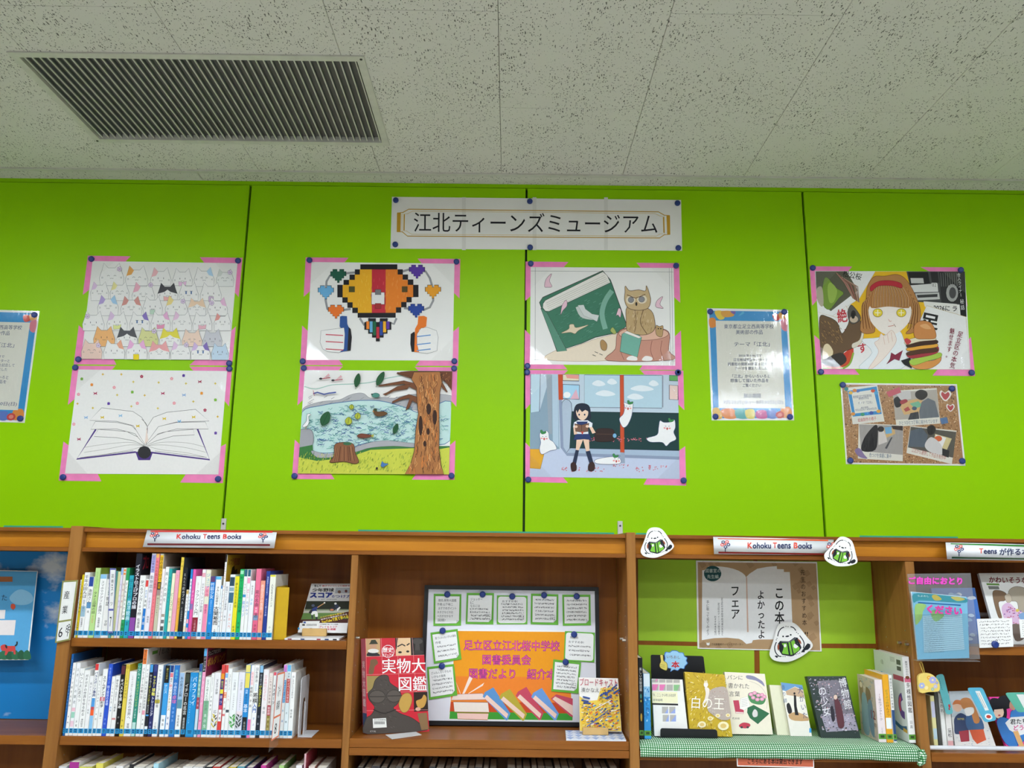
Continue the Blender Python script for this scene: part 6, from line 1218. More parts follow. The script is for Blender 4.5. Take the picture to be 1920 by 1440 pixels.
# find the two leaf-spined books and dress them
for t in lw:
    if 'fern leaves' in t['label']: leaves(t, ['#3c9c48', '#5cb458', '#2c7a3c', '#74c468'], 2)
    if 'dark leaf' in t['label']: leaves(t, ['#2a3c34', '#1c2a24', '#3c5044'], 3)
    if 'yellow and black figure' in t['label']: leaves(t, ['#d8c42c', '#2a2a2a'], 6)
def side_print(t, paint_):
    """print on the right-hand cover of a taller book; u = metres from the spine, v = metres below the top edge"""
    o = ORG[t.name]; vs = [v.co+o for v in base(t).data.vertices]; x1 = max(v.x for v in vs); y0 = min(v.y for v in vs); zt = max(v.z for v in vs)
    A = Art(lambda u, v, k: Vector((x1+k*.2, y0+.004+u, zt-v)), 2e-4); paint_(A); A.build('side_print', COVER, base(t))
for t in lw:
    if t['label'].startswith('tall pink book'): side_print(t, lambda A: (A.poly([(.004, .008), (.16, .008), (.16, .026), (.004, .026)], '#1c1418'), A.text('ジュニアのための', .006, .010, .12, .024, '#ecebe8', bold=.02), A.text('ボルダリング', .006, .030, .165, .056, '#e0b83c', bold=.03)))
    if t['label'].startswith('tall white book with an orange head'): side_print(t, lambda A: (A.rect(.03, .012, .07, .022, '#5c9a3c'), A.line([(.09, .004), (.085, .03)], .004, '#3a3a3c'), A.text('戦い方', .1, .01, .16, .03, '#55555a')))
for t in up_:
    if t['label'].startswith('tall thin white book with a yellow cover'): side_print(t, lambda A: (A.text('ふつう軽音部', .008, .010, .12, .034, '#7a1c28', bold=.02), A.poly([(.05, .04), (.07, .034), (.08, .05), (.1, .044), (.11, .07), (.04, .07)], '#2a2018')))
    if t['label'].startswith('tall black book with a purple foot'): side_print(t, lambda A: (A.text('プロ', .008, .006, .05, .05, '#a82434', bold=.02)))
THIRD = [
 (104, 124, 1437, '#d8d8d8', 'grey-white book top', '#c8ccd0'), (128, 146, 1430, '#a8308c', 'magenta and white book', '#e4e2e0'), (148, 172, 1438, '#d0cc60', 'yellow-green book', '#c8c468'), (178, 192, 1432, '#e4d860', 'bright yellow book', '#dcd058'),
 (196, 214, 1440, '#e0dcd4', 'cream book', '#d4d0c8'), (216, 230, 1437, '#e8e6e2', 'white book', '#dcdad6'), (232, 240, 1439, '#c4c0b8', 'pale grey book', '#c8c4bc'), (241, 249, 1434, '#26262a', 'black book', '#2a2a30'), (250, 270, 1438, '#dcd8d0', 'off-white thick book', '#d8d4cc'), (272, 284, 1439, '#d0ccc4', 'stone grey book', '#c8c4bc'),
 (287, 297, 1432, '#a8d4e0', 'pale blue book', '#9cc8d4'), (300, 318, 1446, '#b8b4ac', 'low grey book', '#b0aca4'), (320, 340, 1445, '#c8c4bc', 'low beige book', '#c0bcb4'), (342, 360, 1438, '#e0dcd6', 'white-topped book', '#d8d4ce'), (361, 380, 1438, '#d8d6d2', 'second white-topped book', '#d4d0cc'), (383, 396, 1439, '#26282e', 'dark navy book', '#24262c'), (398, 412, 1438, '#b83c34', 'red book', '#a83830'), (414, 424, 1440, '#d8d4d0', 'thin white book', '#ccc8c4'), (428, 442, 1439, '#d4bc30', 'golden yellow book', '#ccb42c'), (444, 458, 1438, '#5c98a8', 'teal book', '#508898'), (460, 474, 1440, '#5c3c7c', 'purple book', '#54346c'),
 (488, 498, 1436, '#c83c94', 'magenta book', '#b83488'), (502, 516, 1446, '#ccc8c4', 'low white book', '#c4c0bc'), (522, 532, 1436, '#a4cc7c', 'green-sided book', '#6c9c4c'), (536, 550, 1446, '#c8c4c0', 'low pale book', '#c0bcb8'), (554, 566, 1436, '#e8e4e4', 'white book with a pink edge', '#8c3c5c'), (569, 573, 1414, '#d8b0b4', 'thin pink card divider', '#b84858'), (578, 590, 1438, '#d8c8c0', 'pale peach book', '#b87868'), (594, 612, 1440, '#d0ccc8', 'light grey wide book', '#c4c0bc')]
for n, (xl, xr, yt, col, look, side) in enumerate(THIRD):
    a, b_ = P(xl, 1440, YSP), P(xr, 1440, YSP); zt = P(xl, yt, YSP).z
    spine_book(max(a.x, LB[0]+.003), min(b_.x, LB[1]-.001), ZS3+.0003, zt-ZS3, .148 if n % 3 else .132, YSP+.003*(n % 2), col, '%s, %s from left on the bottom visible left shelf' % (look, nth(n+1)), 'books on the bottom left shelf', side=side, sticker=False)
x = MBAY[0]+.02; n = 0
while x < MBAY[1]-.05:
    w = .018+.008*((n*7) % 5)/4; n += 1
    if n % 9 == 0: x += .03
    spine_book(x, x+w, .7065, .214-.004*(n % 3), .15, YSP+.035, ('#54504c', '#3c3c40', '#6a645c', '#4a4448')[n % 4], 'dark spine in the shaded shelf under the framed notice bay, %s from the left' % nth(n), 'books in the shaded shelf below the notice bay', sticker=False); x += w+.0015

# ---------------------------------------------------------------- index cards sticking out of the rows
def index_card(label, q, Y, frame, split, texts, icon=None, fill='#ecebe6', film_=True, lift=.0):
    """white card in a clear sleeve with a coloured frame; q photo pixels TL TR BR BL"""
    t = thing('index_card', label, 'index card', qbase(q, Y), 'clear index cards')
    f = quadpts(q, Y); MB().prism([p for p in f[::-1]], [Vector((p.x, p.y+.0016, p.z)) for p in f[::-1]]).build('card', ACRYL if fill is None else plain('index_card_white', '#e4e3de', .5), t)
    A = Art(lambda u, v, k: P(*lerp(lerp(q[0], q[1], u), lerp(q[3], q[2], u), v), Y-k), 2e-4); w = .09
    for a in (([(0, 0), (1, 0), (1, .025), (0, .025)]), ([(0, .975), (1, .975), (1, 1), (0, 1)]), ([(0, 0), (w, 0), (w, 1), (0, 1)]), ([(1-w, 0), (1, 0), (1, 1), (1-w, 1)]), ([(0, split-.015), (1, split-.015), (1, split+.015), (0, split+.015)])): A.poly(a, frame)
    for s_, u0, v0, u1, v1 in texts: A.text(s_, u0, v0, u1, v1, '#222226', bold=.006)
    if icon:
        for a in range(5): A.poly(ell(icon[0]+.10*math.cos(a*1.257), icon[1]+.045*math.sin(a*1.257), .075, .034, 8), '#222226'); A.poly(ell(icon[0]+.10*math.cos(a*1.257), icon[1]+.045*math.sin(a*1.257), .045, .02, 8), '#e8e8e4')
        A.rect(icon[0]-.02, icon[1]+.06, icon[0]+.02, icon[1]+.13, '#222226')
    A.build('printing', PRINT, base(t)); return t
index_card('olive-framed index card reading 6 at the left end of the upper shelf', [(117, 1089), (146, 1087.5), (131, 1200), (103, 1206)], YSP-.022, '#8c8c50', .66, [('産', .22, .17, .58, .30), ('業', .22, .41, .58, .54), ('6', .16, .76, .44, .92)], (.78, .80))
index_card('blue-framed index card reading 7 between books on the upper shelf', [(206, 1065.5), (217.5, 1065.5), (211, 1187), (201.5, 1187)], YSP-.006, '#5c60a0', .64, [('芸', .3, .09, .72, .15), ('術', .3, .17, .72, .23), ('・', .4, .25, .6, .27), ('ス', .3, .29, .72, .345), ('ポ', .3, .37, .72, .425), ('ツ', .3, .52, .72, .575), ('7', .34, .75, .66, .90)])
t = index_card('orange-framed clear index card hanging below the lower left shelf', [(520, 1263), (534.5, 1259), (522.5, 1381), (508.5, 1390)], YSP-.020, '#d8744c', .66, [('スポーツ', .3, .18, .7, .36), ('娯楽', .3, .42, .7, .56), ('8', .3, .76, .6, .92)], None)
f = quadpts([(518, 1261), (537, 1257), (521, 1397), (503.5, 1411)], YSP-.0225); MB().add(f, [(0, 3, 2, 1)]).build('sleeve', SLEEVE, t)

# ---------------------------------------------------------------- bookends, magazines on the left shelves
a, b_ = P(512, 1197, YSP+.004), P(536, 1197, YSP+.004); zt = P(520, 1100, YSP).z
t = thing('bookend', 'yellow plastic bookend closing the upper left row', 'bookend', ((a.x+b_.x)/2, YSP+.06, Z1), 'bookends')
YEL = plain('yellow_plastic', '#c8a018', 0.35)
tl, tr_ = P(519, 1101, YSP+.012), P(544, 1099, YSP+.012)
MB().box(a.x, a.x+.0022, YSP+.004, YSP+.13, Z1+.0003, zt, bev=.0008).build('upright_plate', YEL, t)
MB().box(a.x+.0022, b_.x, YSP+.006, YSP+.0085, Z1+.0003, zt-.002, bev=.0008).build('front_plate', YEL, t)
MB().box(a.x+.0022, b_.x+.03, YSP+.0085, YSP+.13, Z1+.0003, Z1+.0023).build('foot', YEL, t)
a, b_ = P(554, 1380, YSP), P(575, 1376, YSP)
t = thing('bookend', 'white metal bookend with an arched cut-out on the lower left shelf', 'bookend', ((a.x+b_.x)/2, YSP+.06, Z2), 'bookends')
WM = plain('white_enamel', '#d6d6d8', 0.3)
xb = a.x+.004; y0, y1, zt = YSP+.012, YSP+.115, P(562, 1268, YSP+.05).z
op = [(y0+.028, Z2+.012), (y0+.028, Z2+.085), (y0+.036, Z2+.103), (y0+.0515, Z2+.11), (y0+.067, Z2+.103), (y0+.075, Z2+.085), (y0+.075, Z2+.012)]
ou = [(y0, Z2+.0004), (y0, zt-.012), (y0+.004, zt-.004), (y0+.012, zt), (y1-.012, zt), (y1-.004, zt-.004), (y1, zt-.012), (y1, Z2+.0004)]
def slab(pts, x0, x1, m):
    m.prism([(x0, y, z) for y, z in pts], [(x1, y, z) for y, z in pts])
m = MB(); mid = (y0+y1)/2
slab([ou[0], ou[1], ou[2], ou[3], ou[4], ou[5], ou[6], ou[7], (op[6][0], Z2+.0004)]+[op[6], op[5], op[4], op[3], op[2], op[1], op[0]]+[(op[0][0], Z2+.0004)], xb, xb+.0018, m); m.build('plate', WM, t)
MB().box(xb+.0018, xb+.042, y0+.002, y1-.002, Z2+.0004, Z2+.0022, bev=.0006).build('foot', WM, t)
MB().box(xb+.008, xb+.0098, y0+.026, y0+.034, Z2+.0022, Z2+.10, bev=.0004).build('tongue', WM, t)

# ================================================================== leaning, face-out things
def face(pL, pR, zb, lean, yaw=True):
    """plane through the foot line of a leaning thing: returns mapper(px, py, lift), foot points and axes"""
    A_, B_ = PZ(pL[0], pL[1], zb), PZ(pR[0], pR[1], zb)
    if yaw is not True:
        ym = (A_.y+B_.y)/2 if yaw is False else yaw; A_ = P(pL[0], pL[1], ym); B_ = P(pR[0], pR[1], ym); A_.z = B_.z = zb
    e = B_-A_; e.z = 0; e.normalize(); bk = Vector((-e.y, e.x, 0)); l = math.radians(lean); up = Vector((0, 0, math.cos(l)))+bk*math.sin(l); n = e.cross(up).normalized()
    if n.y > 0: n = -n
    cam_ = Vector((0, 0, CAM_H))
    def m(px, py, k=0.0):
        d = Vector(ray(px, py)); t_ = (A_-cam_).dot(n)/d.dot(n); return cam_+d*t_+n*k
    return m, A_, B_, e, up, n
def panel_book(name, label, cat, q, zb, lean, th, col, zoom, paint, yaw=True, group=None, pages=True, mat=None, spine_shift=0.0, pagecol=None, parts=('cover', 'pages', 'cover_print')):
    """face-out book from the photo corners of its front cover (TL TR BR BL)"""
    m, A_, B_, e, up, n = face(q[3], q[2], zb, lean, yaw)
    f = [m(*p) for p in q]; f[3] = A_.copy(); f[2] = B_.copy()
    t = thing(name, label, cat, (A_+B_)/2, group)
    def off(p, d, s=0.0): return p-n*d+e*s
    lift = Vector((0, 0, max(0.0, -min((off(p, th)).z-zb for p in (f[2], f[3])))+.0004)) if False else Vector((0, 0, 0))
    bm = MB(); cv = .0014
    q1 = [off(p, th, spine_shift) for p in f]
    for p in q1: p.z = max(p.z, zb+.0003)
    f0 = [p.copy() for p in f]
    for p in f0: p.z = max(p.z, zb+.0003)
    i1 = [off(p, cv) for p in f0]; i2 = [off(p, -cv) for p in q1]
    bm.prism(f0[::-1], i1[::-1], C(col)); bm.prism(i2[::-1], q1[::-1], C(col))
    bm.add([f0[0], f0[3], q1[3], q1[0]], [(0, 1, 2, 3)], C(col))
    bm.build(parts[0], COVER, t)
    if pages:
        c_ = sum(i1, Vector())/4; g0 = [c_+(p-c_)*.985 for p in i1]; c2 = sum(i2, Vector())/4; g1 = [c2+(p-c2)*.985 for p in i2]
        MB().prism(g0[::-1], g1[::-1], C(pagecol or '#e6dfcc')).build(parts[1], PRINT, t)
    def cm(x, y, k):
        p = m(*zoom(x, y), k)
        return p if p.z >= zb+.0005 else p+up*((zb+.0005-p.z)/up.z)
    A = Art(cm, 8e-5); paint(A)
    if A.v: A.build(parts[2], COVER, base(t))
    return t, m, n
def zz(x0, y0, s): return lambda x, y: (x0+x/s, y0+y/s)
def zq(z, L): return [z(*p) for p in L]

KRAFT = plain('kraft_paper', '#cfa868', 0.7, var=.08); BLACKM = plain('black_enamel', '#17181c', 0.35); BLACKF = plain('black_frame', '#101012', 0.4)
def magnet_on(m, n, px, py, label, lift=.0, r=.0105, group='round navy magnets on the notice board'):
    c = m(px, py, lift); a = n.orthogonal().normalized(); b2 = n.cross(a); prof = [(r, 0.0), (r, .005), (r*.9, .0068), (r*.55, .0076)]; k_ = 14
    rings = [[c+a*rr*math.cos(2*math.pi*i/k_)+b2*rr*math.sin(2*math.pi*i/k_)+n*h for i in range(k_)] for rr, h in prof]
    mb = MB(); mb.add([p for R in rings for p in R], [(j*k_+i, j*k_+(i+1) % k_, (j+1)*k_+(i+1) % k_, (j+1)*k_+i) for j in range(3) for i in range(k_)], smooth=True); mb.add(rings[-1], [list(range(k_))])
    return tag(mb.build('magnet', MAGNET, origin=c), label, 'magnet', group)

# ---------------------------------------------------------------- sports magazine on a stand (upper left shelf)
z11 = zz(560, 1080, 11.08)
def paint(A):
    A.poly([(266, 160), (1128, 160), (1080, 520), (165, 520)], '#e9e8e4'); A.text('学んで', 325, 180, 465, 235, '#222222', bold=.03); A.text('親子でいっしょに始める', 490, 188, 1060, 222, '#b83434', bold=.02)
    A.text('少年野球', 285, 252, 735, 330, '#161616', bold=.03); A.text('スコア', 232, 345, 705, 455, '#24368c', bold=.06); A.text('の', 690, 400, 745, 450, '#24368c', bold=.03); A.text('つけ方', 755, 390, 1100, 455, '#24368c', bold=.02); A.poly([(770, 245), (1110, 245), (1095, 360), (755, 360)], '#b8bcc0'); A.ell(845, 330, 35, 32, '#7a5a48'); A.ell(985, 315, 28, 30, '#6a3c38')
    A.text('監修　日本野球連盟', 470, 478, 790, 497, '#444444')
    A.poly([(165, 522), (1080, 522), (1060, 700), (125, 690)], '#22281c'); A.poly([(125, 690), (1060, 690), (1050, 745), (110, 745)], '#7a8468'); A.poly([(110, 720), (1055, 715), (1050, 770), (95, 770)], '#b4b4a4'); A.poly([(95, 770), (1048, 765), (1030, 905), (45, 905)], '#5c7c40'); A.poly([(45, 905), (1030, 890), (1022, 975), (25, 975)], '#4c2824')
    A.blob([(275, 690), (330, 650), (410, 640), (370, 700), (380, 740), (270, 745)], '#2c3c74'); A.ell(300, 615, 34, 28, '#4c5468'); A.line([(390, 655), (460, 610), (535, 565)], 16, '#c89868'); A.ell(537, 557, 18, 15, '#e8e8e0'); A.blob([(270, 745), (370, 730), (400, 800), (390, 850), (345, 850), (330, 790), (290, 810), (260, 800)], '#ecebe6'); A.poly([(265, 810), (295, 815), (300, 890), (270, 890)], '#2a3040'); A.poly([(350, 850), (390, 850), (395, 900), (355, 905)], '#2a3040'); A.blob([(210, 760), (260, 700), (285, 720), (260, 780)], '#2a2c34')
    A.blob([(645, 690), (700, 640), (760, 690), (720, 730), (650, 725)], '#2a2c38'); A.ell(690, 705, 40, 22, '#c08058'); A.blob([(740, 600), (800, 590), (840, 640), (800, 720), (760, 660)], '#2c3448'); A.ell(765, 575, 26, 22, '#d8d4cc'); A.poly([(790, 690), (850, 640), (870, 660), (800, 740)], '#e0ded8')
    A.poly([(450, 880), (1050, 735), (1040, 840), (470, 970)], '#4a1c18'); A.text('スコアの基本を動画で', 440, 800, 950, 830, '#e8c83c', rot=-11, bold=.02); A.text('投球や打撃配球もわかる', 455, 835, 1010, 862, '#f0e8e0', rot=-12, bold=.02); A.text('YouTubeで見て学べる', 470, 862, 1035, 935, '#f0d42c', rot=-12, bold=.03)
    A.poly([(25, 978), (1022, 978), (1000, 1180), (-20, 1180)], '#ecebe8'); A.poly([(90, 940), (440, 935), (390, 1130), (45, 1130)], '#f4f3ee', '#b8c8b8', 2); A.rect(100, 950, 150, 985, '#3858a0'); A.rect(75, 1000, 130, 1035, '#444444')
    for k in range(18): A.line([(170+k*12, 998), (165+k*12, 1038)], 5, '#333333')
    A.poly([(225, 1085), (280, 1085), (275, 1122), (220, 1122)], '#333333'); A.text('少年野球で使いやすさ抜群', 450, 995, 820, 1020, '#333333', bold=.02); A.text('プレイ＆スコア', 425, 1035, 800, 1080, '#c83c4c', bold=.02); A.text('記入例を掲載', 415, 1088, 775, 1130, '#c83c4c', bold=.03); A.rect(-15, 1075, 20, 1115, '#2c98d0')
z0 = Z1+.016
panel_book('magazine', 'white baseball scorebook with a pitcher photo leaning on a stand', 'magazine', zq(z11, [(268, 157), (1128, 157), (1000, 1180), (-22, 1180)]), z0, 35, .006, '#e8e7e3', z11, paint, yaw=False, parts=('cover', 'pages', 'cover_print'))
a = PZ(*z11(120, 1245), Z1+.004); b_ = PZ(*z11(635, 1245), Z1+.004); t = thing('book_stand', 'small wooden book stand under the baseball scorebook', 'book stand', ((a.x+b_.x)/2, a.y, Z1))
y_ = PZ(*z11(400, 1180), z0).y
MB().box(a.x, b_.x, y_-.016, y_-.004, Z1+.0066, Z1+.030, bev=.0015).build('front_lip', KRAFT, t); MB().box(a.x+.005, b_.x-.005, y_-.0038, y_+.075, Z1+.0066, Z1+.0146, bev=.001).build('ledge', KRAFT, t)
a, b_ = PZ(*z11(-215, 1290), Z1), PZ(*z11(950, 1290), Z1)
t = thing('flat_magazine', 'white magazine lying flat under the small book stand', 'magazine', ((a.x+b_.x)/2, YSP+.08, Z1)); x1_ = min(b_.x, LB[1]-.003)
MB().box(a.x+.004, x1_, YSP+.004, YSP+.185, Z1+.0004, Z1+.0062, C('#e6e4e2'), bev=.0006).build('pages', PRINT, t)
A = Art(lambda u, v, k: Vector((a.x+.004+u, YSP+.004-k, Z1+.0062-v)))
for u, c_ in ((.01, '#8c3c44'), (.05, '#3c5078'), (.10, '#a83c48'), (.125, '#30446c'), (.15, '#222222')): A.rect(u, .0012, u+.012, .005, c_)
A.build('spine_print', PRINT, base(t))

# ---------------------------------------------------------------- framed notice board (middle bay)
fq = [(795.5, 1097), (1123, 1100.5), (1127, 1366), (786, 1361)]
yb = PZ(957, 1363.5, ZM).y
m, A_, B_, e_, up_, n_ = face(fq[3], fq[2], ZM+.0036, math.degrees(math.atan2(BACK-.012-yb-.012, .42)), yaw=yb)
H_ = (m(959, 1098.8)-(A_+B_)/2).dot(up_); W_b = (B_-A_).length
bd = thing('notice_board', 'black-framed white notice board standing in the middle bay', 'notice board', (A_+B_)/2)
def bp(u, v, k): return A_+e_*u+up_*v+n_*k
def bbox(u0, u1, v0, v1, k0, k1, mb): return mb.prism([bp(u0, v0, k1), bp(u1, v0, k1), bp(u1, v1, k1), bp(u0, v1, k1)], [bp(u0, v0, k0), bp(u1, v0, k0), bp(u1, v1, k0), bp(u0, v1, k0)])
fw = .0135
bbox(fw, W_b-fw, fw, H_-fw, -.011, -.0036, MB()).build('white_panel', plain('board_white', '#e4e4ea', .4, var=.01), bd)
for r_ in ((0, W_b, 0, fw), (0, W_b, H_-fw, H_), (0, fw, fw, H_-fw), (W_b-fw, W_b, fw, H_-fw)): bbox(r_[0]+.0001, r_[1]-.0001, r_[2]+.0001, r_[3]-.0001, -.012, .0, MB()).build('frame_bar', BLACKF, bd)
LIFT0 = -.0036
def on(m, k0): return lambda x, y, k: m(x, y, k0+k)
z5 = zz(640, 1080, 4); z6 = zz(900, 1080, 4)
def card_on(name, label, cat, q, k0, th, mat, group=None, part='card'):
    f = [m(*p, k0+th) for p in q]; bk = [m(*p, k0) for p in q]; c = (f[2]+f[3])/2; t = thing(name, label, cat, c, group); MB().prism(f[::-1], bk[::-1]).build(part, mat, t); return t
# orange poster
oq = [(853, 1180.5), (1065, 1182.5), (1074, 1352.5), (841, 1349.5)]
t = card_on('poster', 'orange poster with a row of tilted books on the framed board', 'poster', oq, LIFT0+.0002, .0008, PAPER, part='paper')
A = Art(lambda x, y, k: m(x, y, LIFT0+.001+k))
A.poly([(855, 1183), (1063, 1185), (1068, 1270), (848, 1268)], '#ec9a14'); A.poly([(848, 1268), (1068, 1270), (1072, 1318), (845, 1316)], '#ee8428'); A.poly([(845, 1316), (1072, 1318), (1074, 1340), (843, 1336)], '#c8481c'); A.poly([(843.5, 1334), (1074, 1338), (1073.5, 1351), (842.5, 1348)], '#3c9a30')
for s_, x0, y0, x1, y1 in (('足立区立江北桜中学校', 870, 1201, 1049, 1220), ('図書委員会', 905, 1228, 995, 1246.5), ('図書だより　紹介本', 880, 1254, 1042, 1273)):
    A.text(s_, x0-.6, y0-.6, x1+.6, y1+.6, '#4c2478', bold=.034, rot=.6); A.text(s_, x0, y0, x1, y1, '#e8508c', bold=.011, rot=.6)
for pts in ([(866, 1310), (852, 1272), (862, 1296)], [(864, 1308), (880, 1268), (886, 1272), (868, 1306)], [(866, 1308), (908, 1280), (905, 1286)]): A.poly(pts, '#f6e0d0')
A.poly([(850, 1302), (905, 1300), (910, 1312), (846, 1313)], '#f0d8cc', '#a85040', .8); A.poly([(850, 1316), (915, 1317), (917, 1336), (852, 1335)], '#efe4d8', '#a0582c', 1.2); A.poly([(857, 1337), (916, 1338), (914, 1350), (858, 1348)], '#f0c8bc', '#b08030', 1)
for x, c_, s_ in ((905, '#5c94cc', 0), (936, '#b8a838', 3), (967, '#c84a60', -1), (996, '#6c9cd8', 1), (1033, '#c84a60', 4)):
    A.poly([(x, 1306+s_), (x+4, 1298+s_), (x+20, 1289+s_), (x+52, 1338+s_*.3), (x+47, 1350+s_*.3), (x+44, 1351+s_*.3)] if x < 1030 else [(x, 1306+s_), (x+10, 1302), (x+41, 1310), (x+41, 1345), (x+36, 1343)], c_); A.poly([(x+3, 1309+s_), (x+8, 1303+s_), (x+48, 1339+s_*.3), (x+45, 1347+s_*.3)] if x < 1030 else [(x+3, 1311), (x+8, 1306), (x+41, 1323), (x+41, 1342)], '#f0d0c0')
A.build('printing', PRINT, base(t))
# hand-written notes
GRN = plain('green_note_card', '#62b030', .6)
notes = [('leftmost note in the top row', zq(z5, [(693, 133), (900, 136), (897, 372), (690, 374)]), z5(795, 138), 0), ('second note in the top row', [z5(940, 127), z6(105, 128), z6(100, 363), z5(932, 360)], z5(1060, 138), 0), ('rounded middle note in the top row', zq(z6, [(127, 145), (357, 148), (355, 362), (125, 362)]), z6(242, 153), 1), ('fourth note in the top row', zq(z6, [(383, 132), (588, 138), (587, 367), (380, 362)]), z6(480, 144), 0), ('rightmost note in the top row', zq(z6, [(617, 140), (828, 140), (832, 370), (622, 373)]), z6(725, 153), 0),
         ('tilted upper left note beside the orange poster', zq(z5, [(668, 425), (872, 397), (902, 625), (695, 658)]), z5(760, 410), 0), ('tilted lower left note beside the orange poster', zq(z5, [(643, 683), (845, 660), (870, 895), (658, 928)]), z5(755, 675), 0), ('rounded upper right note beside the orange poster', zq(z6, [(637, 413), (862, 425), (858, 648), (628, 635)]), z6(705, 438), 1), ('lower right note beside the orange poster', zq(z6, [(550, 625), (758, 648), (738, 882), (535, 865)]), z6(642, 645), 0)]
HEADS = [['題名:実物大図鑑', '作者:山下裕二', 'おすすめポイント', '大きさなどの比', 'べ方が分かるす', '図鑑!'], ['ジョッキー', 'に', 'なるには', 0, 0, 0, 0], ['おすすめ本!', 0, 0, 0, 0, 0, 0], [0, 0, 0, 0, 0, 0], [0, 0, 0, 0, 0, 0], ['題 ざんねんないきもの事典', '作者', 0, 0, 0], ['ざんねんないきもの', 'いきもの事典', 0, 0, 0, 0], ['先生の', 'おすすめ本!', 0, 0, 0], [0, 0, 0, 0, 0, 0, 0]]
for n, (lb, q, mg, rnd) in enumerate(notes):
    k0 = LIFT0+.0014+.0012*(n >= 5)+(.0008 if n == 8 else 0)
    t = card_on('note_card', 'green-edged handwritten note, '+lb, 'note', q, k0, .0006, GRN, 'green-edged handwritten notes')
    A = Art(lambda u, v, k: m(*lerp(lerp(q[0], q[1], u), lerp(q[3], q[2], u), v), k0+.0006+k))
    if rnd: A.poly([(.04+.08*(1-math.cos(a)) if False else p[0], p[1]) for p in sum([arc(cx, cy, .09, .09, a0, a0+90, 4) for cx, cy, a0 in ((.87, .87, 0), (.13, .87, 90), (.13, .13, 180), (.87, .13, 270))], [])], '#f0f0ec')
    else: A.poly([(.06, .07), (.94, .07), (.93, .84), (.83, .93), (.06, .93)], '#f0f0ec', '#2a3a24', .008); A.poly([(.93, .84), (.85, .83), (.83, .93)], '#d8d8d4', '#2a3a24', .008)
    y = .16
    for i, h in enumerate(HEADS[n]):
        r2 = random.Random(n*10+i); x0 = .12+r2.random()*.06
        if h: A.text(h, x0, y, min(.9, x0+.075*len(h)+.05), y+.085, '#262626', rot=0)
        else:
            A.scrawl(x0, y, .88-r2.random()*.1, y+.065, '#303030', .010, .055, n*31+i); A.scrawl(x0+.01, y, .86, y+.065, '#383838', .009, .06, n*57+i)
        y += .74/len(HEADS[n])
    if n in (1, 2, 3, 8): A.line([(.72, .68), (.88, .68), (.88, .82), (.72, .82)], .01, '#303030', True); A.line([(.72, .75), (.88, .75)], .01, '#303030')
    A.build('handwriting', PRINT, base(t)); magnet_on(m, n_, mg[0], mg[1], 'round navy magnet holding the '+lb, k0+.0018)

